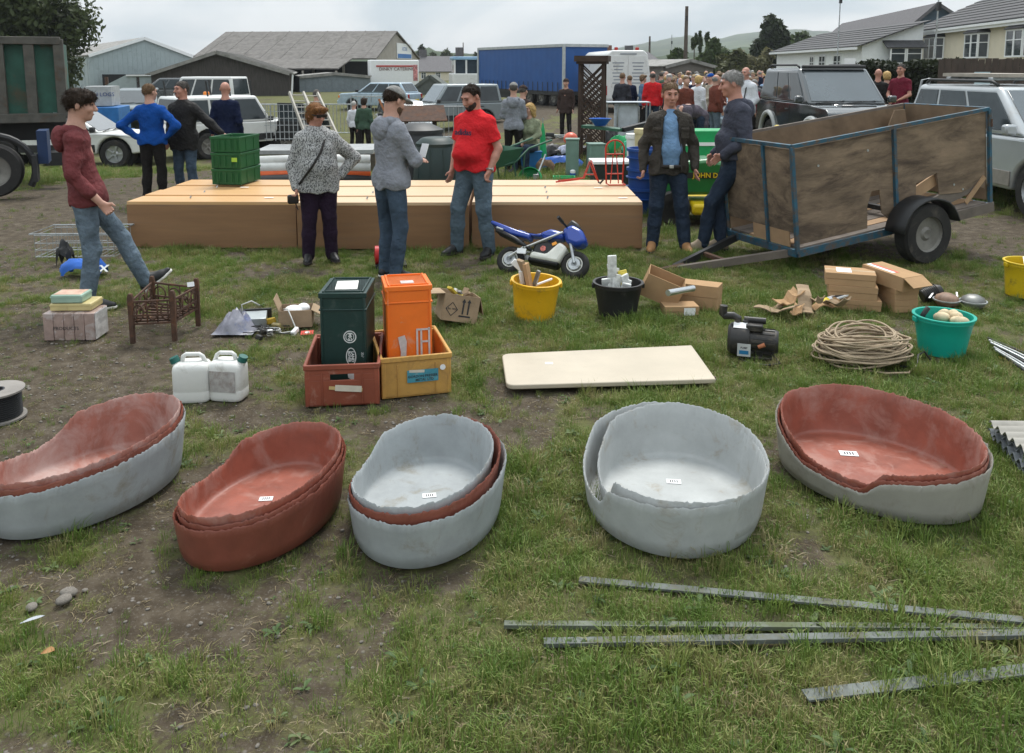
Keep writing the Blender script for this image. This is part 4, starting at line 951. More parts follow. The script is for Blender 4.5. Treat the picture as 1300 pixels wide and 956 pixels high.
for px in (1180, 1233, 1287):
    for k in range(300):
        x = L * k / 300; p = M @ Vector((x, -.3, 1.5)); q = 650 + 1080 * p.x / (p.y * CP + (CAM_H - p.z) * SP)
        if q > px: break
    wz = ze_ - 1.0; ww = 1.7
    bay = PR([(x - ww / 2 - .25, 0), (x - ww / 2, -.42), (x + ww / 2, -.42), (x + ww / 2 + .25, 0)], .2, wz - .62, 'z').bd('bay_base', CREAM, cbg)
    PR([(x - ww / 2 - .33, 0), (x - ww / 2 - .05, -.52), (x + ww / 2 + .05, -.52), (x + ww / 2 + .33, 0)], wz + .60, wz + .66, 'z').bd('bay_roof', TILE, cbg)
    mb = MB(); mb.add([(x - ww / 2 - .33, 0, wz + .66), (x - ww / 2 - .05, -.52, wz + .66), (x + ww / 2 + .05, -.52, wz + .66), (x + ww / 2 + .33, 0, wz + .66), (x - ww / 2 + .1, 0, wz + .98), (x + ww / 2 - .1, 0, wz + .98)], [(0, 1, 4), (1, 2, 5, 4), (2, 3, 5), (0, 4, 5, 3), (3, 2, 1, 0)]); mb.bd('bay_roof', TILE, cbg)
    for s_ in (-1, 1):
        w_ = window(cbg, 0, 0, 0, .5, 1.2, 1, 2); w_.location = (x + s_ * (ww / 2 + .125), -.21, wz); w_.rotation_euler = (0, 0, R(59) * s_)
    for s_ in (-1, 1): window(cbg, x + s_ * ww / 4, -.42, wz, ww / 2, 1.2, 1, 2)
# white bungalow
A, B = gx(985, 66), gx(1092, 48); M, L = frame_of(A, B); wb = thing('white_bungalow', 'white bungalow with a long dark roof', 'bungalow'); wb.matrix_world = M
ze_ = at(1092, 58, 48).z; zr_ = ze_ + 1.25
PR([(0, 0), (3.3, 0), (3.3, zr_), (0, ze_)], 0, L, 'x').bd('wall', WHITER, wb)
for k in range(8):
    a, b = Vector((0, -.4, ze_ - .10)).lerp(Vector((0, 3.5, zr_ + .06)), k / 8), Vector((0, -.4, ze_ - .10)).lerp(Vector((0, 3.5, zr_ + .06)), (k + 1.1) / 8); SL((-.4, a.y, a.z + .04), (L + .4, a.y, a.z + .04), (L + .4, b.y, b.z), (-.4, b.y, b.z), .06).bd('tile_course', TILE, wb)
BX((L / 2, -.45, ze_ - .15), (L + .8, .12, .14)).bd('gutter', TRIMW, wb)
for k, f in enumerate((.50, .62, .78)): window(wb, L * f, -.03, ze_ - 1.0, 1.3 if k else .9, 1.1, 2, 2)
BX((L + .3, 2.2, 1.05), (.6, 1.9, 2.1)).bd('bay_base', WHITER, wb)
for k in range(2): w_ = window(wb, 0, 0, 0, .85, .9, 1, 2); w_.location = (L + .62, 1.75 + .88 * k, 2.55); w_.rotation_euler = (0, 0, R(90))
SL((L + .75, 1.1, 3.0), (L + .75, 3.3, 3.0), (L, 3.3, 3.4), (L, 1.1, 3.4), -.06).bd('bay_roof', TILE, wb)
for k in range(9): BX((L - .06, -.012, .2 + .33 * k), (.5 if k % 2 else .34, .03, .25)).bd('quoin', TRIMW, wb)
# taller house with blue gable behind
A = gx(1118, 65); B = (A[0] + 5.3, 64.2)
bh = gable_shed('blue_gabled_house', 'larger house with a dark blue gable behind the bungalows', A, B, 30, at(1118, 62, 64).z, at(1177, 6, 65).z, BOARD_B, SLATE, .3, 0, 'house', ridge_at=.68, eave_r=at(1206, 26, 66).z)
# hedge and fence before the bungalows
HG = leaf_mat('dark_hedge_leaves', [(0.15, (0.016, 0.022, 0.010)), (0.5, (0.03, 0.038, 0.018)), (0.9, (0.06, 0.062, 0.03))])
A, B = gx(1083, 28), (at(1300, 100, 20).x + 3, 18.5); M, L = frame_of(A, B); hd = thing('hedge', 'dense dark conifer hedge in front of the bungalows', 'hedge'); hd.matrix_world = M
hz = at(1150, 78, 25).z; rgh = np.random.RandomState(8); nl = 26000
P = np.stack([rgh.rand(nl) * L, rgh.uniform(-.05, .8, nl) ** 1.0, rgh.rand(nl) ** .8 * hz], 1); P[:, 2] *= 1 + .05 * np.sin(P[:, 0] * 3.1) * np.sin(P[:, 0] * 1.1)
d = rgh.randn(nl, 3); d /= np.linalg.norm(d, axis=1)[:, None]; a = np.cross(d, rgh.randn(nl, 3)); a /= np.linalg.norm(a, axis=1)[:, None]; b = np.cross(d, a); s_ = rgh.uniform(.05, .11, nl)[:, None]
V = np.stack([P - a * s_, P - b * s_ * .5, P + a * s_, P + b * s_ * .5], 1).reshape(-1, 3); me = bpy.data.meshes.new('foliage'); me.from_pydata(V.tolist(), [], np.arange(nl * 4).reshape(-1, 4).tolist()); me.materials.append(HG); fo = mesh_obj('foliage', me, hd)
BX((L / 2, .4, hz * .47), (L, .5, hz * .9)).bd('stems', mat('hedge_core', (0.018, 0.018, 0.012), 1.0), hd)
A, B = gx(1190, 20.6), (at(1300, 100, 19).x + 3, 18); M, L = frame_of(A, B); fe = thing('board_fence', 'brown close boarded fence beside the hedge', 'fence'); fe.matrix_world = M; fz = at(1250, 74, 20).z
FEN = mat('fence_boards', (0.075, 0.055, 0.045), .9, var=.3, scale=4, streak=(3, 3, .5)); nb = int(L / .14)
for k in range(nb): BX((.07 + .14 * k, 0, fz / 2 - .02 * (k % 3 == 0)), (.132, .02, fz)).bd('board', FEN, fe)
for z in (.4, fz - .3): BX((L / 2, .04, z), (L, .05, .09)).bd('rail', FEN, fe)
# poles
WOODP = mat('pole_wood', (0.09, 0.07, 0.055), .9, var=.2)
def pole(label, px, top, Y, r=.12, base=None, cat='pole', name='telegraph_pole', m=WOODP):
    p = at(px, top, Y); t = thing(name, label, cat, (p.x, Y, 0)); TU([(0, 0, -.2), (0, 0, p.z)], [r * 1.2, r * .8], 10).bd('shaft', m, t, smooth='auto')
    BX((0, -.05, p.z - .9), (.12, .2, .35)).bd('fitting', BB, t); return t
pole('tall brown telegraph pole behind the timber shed', 872, 8, 66, .15); pole('short wooden pole beyond the white van', 825, 46, 110, .14); pole('thin pole rising above the slate terrace', 588, 54, 118, .08)
pole('thin aerial mast before the cream bungalow', 1193, -20, 36, .035, name='aerial_mast', cat='mast', m=GALV); pole('leaning thin aerial above the white bungalow', 1068, -20, 50, .035, name='aerial_mast', cat='mast', m=GALV)
pole('short thin mast behind the crowd', 853, 44, 100, .06, name='aerial_mast', cat='mast', m=GALV)

# ================================================================ VEHICLES
TYRE = mat('tyre_rubber', (0.022, 0.021, 0.020), .85, var=.3, scale=8, dirt=(0.10, 0.085, 0.07), dirt_amt=.25, dscale=5); RIM = mat('alloy_rim', (0.40, 0.41, 0.42), .35, metal=.6, var=.15); RIMD = mat('steel_rim', (0.22, 0.21, 0.19), .6, metal=.4, var=.3)
CARG = glass('car_glass', (0.035, 0.045, 0.05), .05); CARW = mat('windscreen_glass', (0.05, 0.06, 0.065), .03, var=.2, scale=2, spec=1.0, coat=1.0); RUB = mat('black_trim', (0.02, 0.02, 0.021), .55); LAMPR = mat('red_lens', (0.35, 0.02, 0.015), .25); LAMPO = mat('orange_lens', (0.75, 0.22, 0.02), .3); LAMPW = mat('headlamp_lens', (0.55, 0.58, 0.6), .12, spec=.8)
def wheel(parent, c, r, wd, rim=RIM, side=1, spokes=5, rr=.62):
    w_ = thing('wheel', None, None, c); w_.parent = parent; 
    for k in ('label', 'category'):
        if k in w_: del w_[k]
    Q = Matrix.Rotation(R(90), 4, 'X')
    LA([(r * rr, -wd / 2), (r * .92, -wd / 2), (r * .99, -wd * .36), (r, -wd * .2), (r, wd * .2), (r * .99, wd * .36), (r * .92, wd / 2), (r * rr, wd / 2), (r * rr, -wd / 2)], 36, M=Q).bd('tyre', TYRE, w_, smooth='auto')
    mb = LA([(0, -wd * .30), (r * rr * .25, -wd * .34), (r * rr * .4, -wd * .22), (r * rr * .93, -wd * .28), (r * rr * 1.01, -wd * .46), (r * rr * 1.01, wd * .46), (r * rr * .93, wd * .28), (r * rr * .4, wd * .22), (r * rr * .25, wd * .34), (0, wd * .30)], 28, M=Q); mb.bd('rim', rim, w_, smooth='auto')
    for s_ in (-1, 1):
        for k in range(spokes):
            a = 2 * PI * k / spokes; BR((r * .1 * math.cos(a), s_ * wd * .36, r * .1 * math.sin(a)), (r * rr * .92 * math.cos(a), s_ * wd * .40, r * rr * .92 * math.sin(a)), r * .12, wd * .1, up=(0, 1, 0)).bd('spoke', rim, w_, bevel=.006)
    return w_
def arch_profile(x0, x1, zb, pts_top, wheels, ra):
    """body outline in x-z, front at x1: bottom with wheel arches then the top list (front to rear)"""
    out = [(x0, zb + .08)]
    for wx in sorted(wheels):
        for k in range(13): a = PI - PI * k / 12; out.append((wx + ra * math.cos(a), max(zb, zb + .02 + (ra) * math.sin(a) * 1.0)))
    out.append((x1, zb + .08)); out += pts_top; return out
def car(name, label, loc, rz, L, W, H, paint, belt, hood, wheels, wr, zb=.28, cab=None, clad=None, arch_m=None, rim=RIM, group=None, cat='car', roof_m=None, rails=False, plate=True, lamps=True, spare=False, taper=.13, glass_m=CARG, nose=.0, bars=None):
    """x forward; cab = (rear belt x, rear roof x, front roof x, front belt x)"""
    t = thing(name, label, cat, loc, rz, group); h = L / 2; ra = wr * 1.22
    top = [(h, hood * .72), (h - .06, hood * .93), (h - .18 - nose, hood), (cab[3] + .05, belt), (cab[0] - .02, belt), (-h + .04, belt - .02 if cab[0] < -h + .3 else belt - .05), (-h, belt * .75)]
    prof = arch_profile(-h, h, zb, top, wheels, ra); n = len(prof)
    vs = []; rows = [(-W / 2 + .0, 1.0), (-W / 2 + .06, 1.0), (W / 2 - .06, 1.0), (W / 2, 1.0)]
    mb = PR(prof, -W / 2, W / 2); mb.bd('body', paint, t, bevel=.05, seg=3)
    wy = W / 2 - .03; wt = W / 2 - taper; b0, r0, r1, b1 = cab
    B_ = [Vector((b0, -wy, belt)), Vector((b1, -wy, belt)), Vector((b1, wy, belt)), Vector((b0, wy, belt))]; T_ = [Vector((r0, -wt, H)), Vector((r1, -wt, H)), Vector((r1, wt, H)), Vector((r0, wt, H))]
    mb = MB().add(B_ + T_, [(0, 1, 5, 4), (1, 2, 6, 5), (2, 3, 7, 6), (3, 0, 4, 7), (4, 5, 6, 7), (3, 2, 1, 0)]); mb.bd('cabin', roof_m or paint, t, bevel=.06, seg=3)
    def pane(nm, a, b, c_, d, u0, u1, v0, v1, th=.012, m=glass_m):
        def P(u, v): return (a.lerp(b, u)).lerp(d.lerp(c_, u), v)
        q = [P(u0, v0), P(u1, v0), P(u1, v1), P(u0, v1)]; cen = (a + b + c_ + d) / 4; nn = (b - a).cross(d - a).normalized(); out_ = cen - Vector((0, 0, cen.z)) 
        if nn.dot(Vector((cen.x - (b0 + b1) / 2, cen.y, 0))) < 0: nn = -nn
        mb = MB(); q2 = [p + nn * th for p in q]; q = [p - nn * .01 for p in q]; mb.add(q + q2, [(3, 2, 1, 0), (4, 5, 6, 7), (0, 1, 5, 4), (1, 2, 6, 5), (2, 3, 7, 6), (3, 0, 4, 7)]); return mb.bd(nm, m, t, bevel=.006)
    pane('windscreen', B_[1], B_[2], T_[2], T_[1], .06, .94, .08, .92, m=CARW); pane('rear_window', B_[3], B_[0], T_[0], T_[3], .08, .92, .15, .9)
    divs = bars or (.04, .36, .68, .95)
    for s_, (ia, ib) in ((-1, (0, 1)), (1, (3, 2))):
        for k in range(len(divs) - 1): pane('side_window', B_[ia], B_[ib], T_[ib], T_[ia], divs[k] + .015, divs[k + 1] - .015, .10, .88)
        y = s_ * (W / 2 + .002)
        for k in range(1, len(divs) - 1):
            x = b0 + (b1 - b0) * divs[k]; BX((x, y, (zb + .15 + belt) / 2), (.012, .006, belt - zb - .22)).bd('door_seam', RUB, t); BX((x - .14, s_ * (W / 2 + .012), belt - .14), (.16, .025, .03)).bd('door_handle', RUB if clad else paint, t, bevel=.006)
        BX((b1 - .12, s_ * (W / 2 + .10), belt + .10), (.12, .16, .14)).bd('mirror', RUB if not rails else paint, t, bevel=.03)
        if clad: BX((0, s_ * (W / 2 + .008), zb + .17), (abs(wheels[1] - wheels[0]) - 2 * ra, .02, .20)).bd('sill_cladding', clad, t, bevel=.008)
        for wx in wheels:
            if arch_m:
                pts = [(wx + (ra + .035) * math.cos(PI * k / 14), s_ * (W / 2 + .01), zb + .02 + (ra + .035) * math.sin(PI * k / 14)) for k in range(15)]; TU(pts, .055, 8).bd('wheel_arch', arch_m, t, smooth='auto')
            LA([(0, 0), (ra, 0), (ra, .3), (0, .3)], 24, M=Matrix.Translation((wx, s_ * (W / 2 - .31), zb + .02)) @ Matrix.Rotation(R(90), 4, 'X') @ Matrix.Translation((0, 0, -.15))).bd('wheel_well', BLACK, t)
            wheel(t, (wx, s_ * (W / 2 - .11), wr), wr, .21, rim)
        if lamps:
            BX((h - .03, s_ * (W / 2 - .22), hood * .80), (.08, .30, .15)).bd('headlight', LAMPW, t, bevel=.02); BX((h - .06, s_ * (W / 2 - .035), hood * .80), (.10, .08, .13)).bd('indicator', LAMPO, t, bevel=.015)
            BX((-h + .02, s_ * (W / 2 - .10), belt * .78), (.07, .14, .28)).bd('tail_light', LAMPR, t, bevel=.015)
        if rails: TU([(r0 + .1, s_ * (wt - .06), H + .02), (r0 + .2, s_ * (wt - .06), H + .07), (r1 - .25, s_ * (wt - .06), H + .07), (r1 - .1, s_ * (wt - .06), H + .02)], .022, 8).bd('roof_rail', RUB, t, smooth=True)
    BX((h - .01, 0, hood * .78), (.05, W * .46, .16)).bd('grille', RUB, t, bevel=.01); BX((h + .02, 0, zb + .18), (.16, W * .96, .22)).bd('front_bumper', clad or paint, t, bevel=.05); BX((-h - .01, 0, zb + .16), (.14, W * .96, .20)).bd('rear_bumper', clad or RUB, t, bevel=.04)
    if plate: BX((-h - .085, 0, zb + .3), (.012, .5, .11)).bd('number_plate', mat('plate_yellow', (0.7, 0.5, 0.04), .4), t); BX((h + .105, 0, zb + .2), (.012, .5, .11)).bd('number_plate', TRIMW, t)
    for s_ in (-.35, .3): BR((b1 + .02, s_ - .3, belt + .03), (b1 - .05, s_ + .3, belt + .07), .02, .015).bd('wiper', RUB, t)
    return t
SILV = mat('silver_paint', (0.42, 0.44, 0.45), .28, metal=.35, var=.05, dirt=(0.30, 0.27, 0.22), dirt_amt=.12, dscale=1.5, coat=.4); WHP = mat('white_paint', (0.68, 0.68, 0.66), .35, var=.05, dirt=(0.35, 0.31, 0.25), dirt_amt=.15, dscale=2, coat=.3); DKP = mat('dark_green_black_paint', (0.022, 0.028, 0.03), .15, var=.1, spec=.8, coat=1.0, dirt=(0.08, 0.07, 0.06), dirt_amt=.12, dscale=2); GRP = mat('grey_paint', (0.23, 0.26, 0.27), .3, metal=.2, var=.06, coat=.3); BLP = mat('pale_blue_paint', (0.36, 0.45, 0.52), .3, metal=.2, coat=.3)
# silver 4x4 at the right edge: its nose towards the camera
sv = car('silver_suv', 'muddy silver off-roader with roof rails beside the plywood trailer', (7.42, 12.0, 0), R(-88), 4.4, 1.80, 1.66, SILV, 1.02, .98, (-1.32, 1.33), .37, .30, (-2.1, -1.85, .25, 1.05), mat('muddy_cladding', (0.24, 0.22, 0.19), .7, var=.2), None, RIM, rails=True, bars=(.03, .30, .62, .97))
for x in (-.2, -1.3): BX((x, 0, 1.76), (.10, 1.25, .04)).bd('roof_bar', GALV, sv, bevel=.008)
BX((-.75, -.15, 1.81), (1.5, .9, .05)).bd('roof_ladder', mat('dull_board', (0.35, 0.31, 0.26), .8), sv)
# dark 4x4
dk = car('dark_offroader', 'dark green and silver off-roader with bull bar behind the trailer', (6.75, 18.2, 0), R(-88), 4.3, 1.72, 1.90, DKP, 1.18, 1.13, (-1.25, 1.30), .38, .40, (-2.1, -1.9, .12, .95), mat('buff_cladding', (0.30, 0.29, 0.26), .6), mat('pale_arch', (0.45, 0.46, 0.45), .5), RIM, rails=True, bars=(.03, .42, .70, .97))
BX((1.2, 0, 1.165), (.6, .7, .05)).bd('bonnet_scoop', DKP, dk, bevel=.02); BX((.16, 0, 1.93), (.12, 1.35, .08)).bd('sun_visor', RUB, dk, bevel=.03)
TU([(2.22, -.6, .55), (2.26, -.6, 1.0), (2.26, .6, 1.0), (2.22, .6, .55)], .035, 8).bd('bull_bar', GALV, dk, smooth=True)
for s_ in (-1, 1): LA([(0, 0), (.10, 0), (.10, .07), (0, .07)], 18, M=Matrix.Translation((2.28, s_ * .35, 1.02)) @ Matrix.Rotation(R(90), 4, 'Y')).bd('spot_lamp', LAMPW, dk)
# white off-roader with roof rack, front door open
p = gp(300, 196); wv_ = car('white_offroader', 'white off-roader with roof rack uprights and an open front door', (at(297, 150, 26).x, 26, 0), R(46), 4.45, 1.78, 1.80, WHP, 1.02, 1.0, (-1.27, 1.27), .38, .40, (-2.15, -1.95, .35, .80), RUB, None, RIMD, bars=(.03, .34, .66, .97))
for k in range(7):
    x = -1.8 + (k % 4) * .7; y = -.6 if k < 4 else .6; TU([(x, y, 1.78), (x - .05, y, 2.25)], .025, 6).bd('rack_upright', RUB, wv_)
LA([(0, 0), (.09, 0), (.09, .07), (.06, .10), (0, .10)], 14, c=(-.7, .3, 1.82)).bd('beacon', LAMPO, wv_)
od = BX((.0, -.5, .72), (.06, 1.0, .60)).box((0, -.98, 1.28), (.04, .04, .56)).box((0, -.06, 1.28), (.04, .04, .56)).box((0, -.5, 1.55), (.04, .96, .04)); od = od.bd('open_door', RUB, wv_, bevel=.01, loc=(.95, -.9, 0), rot=(0, 0, R(20))); BX((.01, -.52, 1.28), (.015, .88, .52)).bd('side_window', CARG, od); BX((.0, -1.01, .75), (.07, .03, .62)).bd('door_edge', WHP, od)
# cars in the middle distance
car('silver_estate', 'grey boxy off-roader parked behind the man in the red shirt', (at(565, 130, 34).x, 35, 0), R(205), 4.4, 1.85, 1.85, GRP, 1.1, 1.02, (-1.3, 1.3), .38, .35, (-2.1, -1.95, .3, .85), RUB, bars=(.03, .36, .68, .97))
car('silver_hatchback', 'silver hatchback parked behind the capped man', (at(512, 140, 31).x, 31, 0), R(-75), 3.9, 1.65, 1.42, SILV, .88, .85, (-1.2, 1.2), .29, .22, (-1.85, -1.5, .2, .95), None)
car('blue_car', 'pale blue car behind the cardboard scrap and bird table', (at(483, 130, 44).x, 44, 0), R(160), 4.0, 1.65, 1.40, BLP, .88, .85, (-1.2, 1.2), .29, .22, (-1.85, -1.5, .2, .95), None)
car('pale_car', 'pale silver blue car parked beside the crowd', (at(905, 130, 25).x, 26.5, 0), R(-100), 4.1, 1.68, 1.45, BLP, .90, .88, (-1.25, 1.25), .30, .22, (-1.9, -1.5, .2, .95), None)
car('white_pickup', 'white van nose with a black tyre under the skip lorry', (at(38, 180, 21).x, 23.0, 0), R(3), 4.6, 1.75, 1.5, WHP, .92, .88, (-1.4, 1.45), .37, .35, (-1.2, -1.0, .3, 1.1), RUB, rim=RIM)
car('silver_van', 'silver windowed van parked before the grey lean-to', (at(162, 130, 36).x, 37, 0), R(-70), 4.6, 1.8, 1.6, GRP, 1.0, .95, (-1.4, 1.4), .34, .3, (-2.2, -2.1, .9, 1.5), RUB)
car('black_car', 'dark car parked beyond the men by the crates', (at(200, 130, 45).x, 46, 0), R(200), 4.0, 1.7, 1.5, DKP, .9, .86, (-1.2, 1.2), .3, .25, (-1.9, -1.5, .2, .95), None)
car('white_hardtop', 'white hard topped pickup behind the roof rack', (at(252, 120, 40).x, 40, 0), R(170), 4.6, 1.8, 1.95, WHP, 1.0, .95, (-1.4, 1.4), .35, .35, (-2.2, -2.1, .4, .9), None)
# blue generator trailer
bgx = at(135, 150, 27); bt = thing('blue_generator_trailer', 'blue boxed site trailer with red lamps by the grey shed', 'trailer', (bgx.x, 27, 0), R(12)); BLU = mat('trailer_blue', (0.015, 0.13, 0.36), .45)
BX((0, 0, 1.05), (1.1, 1.6, .75)).bd('body', BLU, bt, bevel=.03); BX((0, 0, .58), (1.2, 2.2, .12)).bd('chassis', BLU, bt); BX((-.1, .1, 1.75), (.8, 1.1, .6)).bd('load', mat('lettered_pack', (0.35, 0.36, 0.36), .7), bt)
text_mesh('SAWN LOGS', .17, mat('blue_letters', (0.03, 0.06, 0.2), .6), bt, (-.1, -.46, 1.8), (R(90), 0, 0), ext=.004); 
for s_ in (-1, 1): wheel(bt, (s_ * .6, .2, .33), .33, .18, RIMD).rotation_euler = (0, 0, R(90)); BX((s_ * .4, -1.12, .6), (.2, .03, .1)).bd('tail_lamp', LAMPR, bt)
# white van, rear doors to the camera
vx = at(797, 100, 36).x; vn = thing('white_van', 'tall white van with lettered rear doors and roof beacons', 'van', (vx, 36, 0), R(6)); W2, H2 = .98, 2.62
PR([(-W2, .45), (W2, .45), (W2, 1.5), (W2 - .14, H2 - .15), (W2 - .3, H2), (-W2 + .3, H2), (-W2 + .14, H2 - .15), (-W2, 1.5)], 0, 5.2).bd('body', WHP, vn, bevel=.06, seg=3)
for s_ in (-1, 1):
    dr = PR([(s_ * .01, .6), (s_ * (W2 - .07), .6), (s_ * (W2 - .07), 1.5), (s_ * (W2 - .2), H2 - .22), (s_ * .01, H2 - .22)], -.03, 0.0).bd('rear_door', WHP, vn, bevel=.01)
    for k in range(7): BX((s_ * .42, -.034, 2.1 - .14 * k), (.5 - .06 * (k % 3), .006, .045)).bd('lettering_line', mat('grey_letters', (0.25, 0.27, 0.3), .6), dr)
    BX((s_ * (W2 - .04), -.03, .95), (.1, .05, .4)).bd('tail_light', LAMPR, vn); LA([(0, 0), (.08, 0), (.08, .12), (0, .15)], 12, c=(s_ * .45, .3, H2)).bd('beacon', LAMPR, vn)
    wheel(vn, (s_ * .85, 1.2, .34), .34, .2, RIMD).rotation_euler = (0, 0, R(90)); wheel(vn, (s_ * .85, 4.3, .34), .34, .2, RIMD).rotation_euler = (0, 0, R(90))
BX((0, -.05, .45), (1.8, .14, .16)).bd('bumper', RUB, vn); BX((0, -.04, 2.47), (.7, .01, .05)).bd('lettering_line', mat('grey_letters', (0.25, 0.27, 0.3), .6), vn)
# curtain sided lorry trailer
A, B = (-1.94, 50), (2.5, 41.5); M, L = frame_of(A, B); ly = thing('lorry_trailer', 'long blue curtain sided lorry trailer', 'lorry'); ly.matrix_world = M; CURT = mat('blue_curtain', (0.012, 0.075, 0.26), .5, var=.12, scale=1.2, bump=.5, bscale=2.5)
zt = 3.05; vs = []; nseg = 60
mb = MB()
for k in range(nseg + 1):
    x = L * k / nseg; o_ = .025 * math.sin(k * 1.9); vs += [(x, o_, .75), (x, -o_ * .6, 2.9)]
mb.add(vs, [(2 * k, 2 * k + 2, 2 * k + 3, 2 * k + 1) for k in range(nseg)]).bd('curtain', CURT, ly, smooth=True)
BX((L / 2, 1.3, 1.8), (L - .05, 2.45, 2.3)).bd('inner_load', CURT, ly); BX((L / 2, 1.25, 2.98), (L + .1, 2.6, .14)).bd('roof_rail', mat('rail_grey', (0.4, 0.42, 0.42), .5), ly); BX((L / 2, 1.25, .66), (L + .1, 2.55, .2)).bd('chassis', RUB, ly)
for x in (0, L): BX((x, .0, 1.85), (.12, .12, 2.3)).bd('corner_post', mat('rail_grey', (0.4, 0.42, 0.42), .5), ly)
for k in range(18): BX((.5 + k * (L - 1) / 17, -.04, .95), (.04, .015, .5)).bd('strap', RUB, ly)
for k in range(3):
    for y in (.25, 2.2): wheel(ly, (L * .62 + 1.25 * k, y, .48), .48, .3, RIMD)
BX((L * .32, .1, .45), (2.2, .06, .35)).bd('side_guard', RUB, ly)
# light blue tractor cab seen before the lorry
tcx = at(590, 105, 58).x; tcb = thing('tractor_cab', 'white and pale blue cab standing left of the lorry trailer', 'cab', (tcx, 58, 0), R(10)); BX((0, 0, .9), (1.9, 2.5, 1.2)).bd('body', WHP, tcb, bevel=.06); BX((0, 0, 1.95), (1.6, 1.8, .9)).bd('window', CARG, tcb, bevel=.05)
for s_ in (-1, 0, 1): BX((s_ * .78, -.92, 1.95), (.12, .06, .92)).bd('pillar', WHP, tcb)
BX((0, 0, 2.5), (1.8, 2.0, .22)).bd('roof', mat('cab_blue', (0.25, 0.42, 0.6), .4), tcb, bevel=.05)
# flatbed trailer with ladders and fence panels
fx = gp(410, 178); ft = thing('flatbed_trailer', 'flatbed trailer with a mesh headboard, ladders standing on it', 'trailer', (at(405, 160, 20.5).x, 20.5, 0), R(4))
DKB = mat('dark_boards', (0.075, 0.06, 0.045), .8, var=.3); BX((0, 0, .56), (2.7, 1.6, .09)).bd('deck', mat('deck_alloy', (0.32, 0.33, 0.33), .5), ft); BX((.2, -.82, .30), (2.4, .04, .42)).bd('side_board', DKB, ft)
for k in range(12): BX((-1.4 + k * .11, .7, 1.15), (.015, .02, .9)).bd('mesh_bar', GALV, ft)
for k in range(6): BX((-.8, .7, .75 + k * .17), (1.3, .015, .015)).bd('mesh_bar', GALV, ft)
for x in (-.5, .5): wheel(ft, (x, -.6, .28), .28, .18, RIMD); wheel(ft, (x, .6, .28), .28, .18, RIMD)
LAD = mat('ladder_alloy', (0.45, 0.42, 0.37), .5, metal=.3)
for k in range(2):
    a0, a1 = at(408 + 25 * k, 174, 19.9), at(375 + 18 * k, 88 + k, 20.9); la = thing('ladder', 'aluminium ladder leaning on the flatbed, nearer its headboard' if k == 0 else 'aluminium ladder leaning on the flatbed, nearer its tail', 'ladder', a0, group='ladders on the flatbed trailer'); d = a1 - a0
    for s_ in (-.17, .17): BR((s_, 0, 0), d + Vector((s_, 0, 0)), .04, .08).bd('stile', LAD, la)
    for q in range(11): c_ = d * ((q + .5) / 11); TU([c_ + Vector((-.17, 0, 0)), c_ + Vector((.17, 0, 0))], .016, 6).bd('rung', LAD, la)
    BX(d * .25, (.42, .12, .16), rz=0).bd('orange_tag', LAMPO, la)
# steel mesh hurdles behind
for k, (pxa, pxb, Y, lab) in enumerate([(330, 385, 30, 'galvanised mesh hurdle beside the open car door'), (385, 445, 30, 'galvanised mesh hurdle behind the ladders'), (445, 500, 36, 'galvanised mesh hurdle behind the two shoppers'), (520, 600, 28, 'galvanised mesh hurdle in front of the grey off-roader')]):
    a, b = at(pxa, 110, Y), at(pxb, 110, Y); hu = thing('mesh_hurdle', lab, 'fence', (a.x, Y, 0), 0, 'galvanised mesh hurdles'); w_ = b.x - a.x; z0, z1 = .35, 1.35
    for z in (z0, z1): TU([(0, 0, z), (w_, 0, z)], .025, 6).bd('rail', GALV, hu)
    for q in range(14): x = w_ * q / 13; TU([(x, 0, 0 if q in (0, 13) else z0), (x, 0, z1)], .022 if q in (0, 13) else .012, 6).bd('bar', GALV, hu)
# skip lorry on the left
sk = thing('skip_lorry', 'lorry carrying a rusty dark green ribbed skip', 'lorry', (0, 0, 0)); GSK = mat('skip_green', (0.025, 0.095, 0.068), .6, var=.35, scale=2, dirt=(0.13, 0.075, 0.045), dirt_amt=.32, dscale=1.6); GSKD = mat('skip_frame', (0.085, 0.08, 0.068), .7, var=.3, dirt=(0.10, 0.055, 0.03), dirt_amt=.3, dscale=3)
xr = at(80, 100, 15).x; Ys = 15.0
c0 = at(78, 60, Ys); c1 = at(86, 152, Ys)
zt_, zb_ = at(0, 52, Ys).z - .02, at(0, 146, Ys).z
BX((xr - 3.05, Ys + 1.2, (zt_ + zb_) / 2), (6.0, 2.3, zt_ - zb_)).bd('skip_body', GSK, sk)
x1 = xr - .05
for k, px in enumerate((-60, -25, 9, 42, 75)):
    p = at(px, 100, Ys - .06); BX((p.x, Ys - .03, (zt_ + zb_) / 2), (.16, .13, zt_ - zb_ + .1)).bd('skip_rib', GSKD, sk, bevel=.01)
BX((x1 - 3, Ys - .03, zt_ + .02), (6.1, .16, .13)).bd('top_rail', GSKD, sk, bevel=.01); BX((x1 - 3, Ys - .03, zb_ - .04), (6.1, .16, .16)).bd('bottom_rail', GSKD, sk, bevel=.01)
BX((x1 - 3, Ys + 1.0, zb_ - .3), (6.0, .8, .34)).bd('chassis', RUB, sk); BX((at(38, 200, Ys - 1).x, Ys - .5, at(38, 200, Ys - .5).z), (.36, .5, .22)).bd('step_box', RUB, sk)
BR(at(68, 146, Ys - .1), at(88, 139, Ys + .5), .06, .05).bd('hook_bar', GALV, sk)
piv = Matrix.Translation((xr, Ys, 0)); SKM = piv @ Matrix.Rotation(R(24), 4, 'Z') @ piv.inverted(); sk.matrix_world = SKM; SKI = SKM.inverted(); wq = gp(-5, 250)
def skp(x, y, z): return SKI @ Vector((x, y, z))
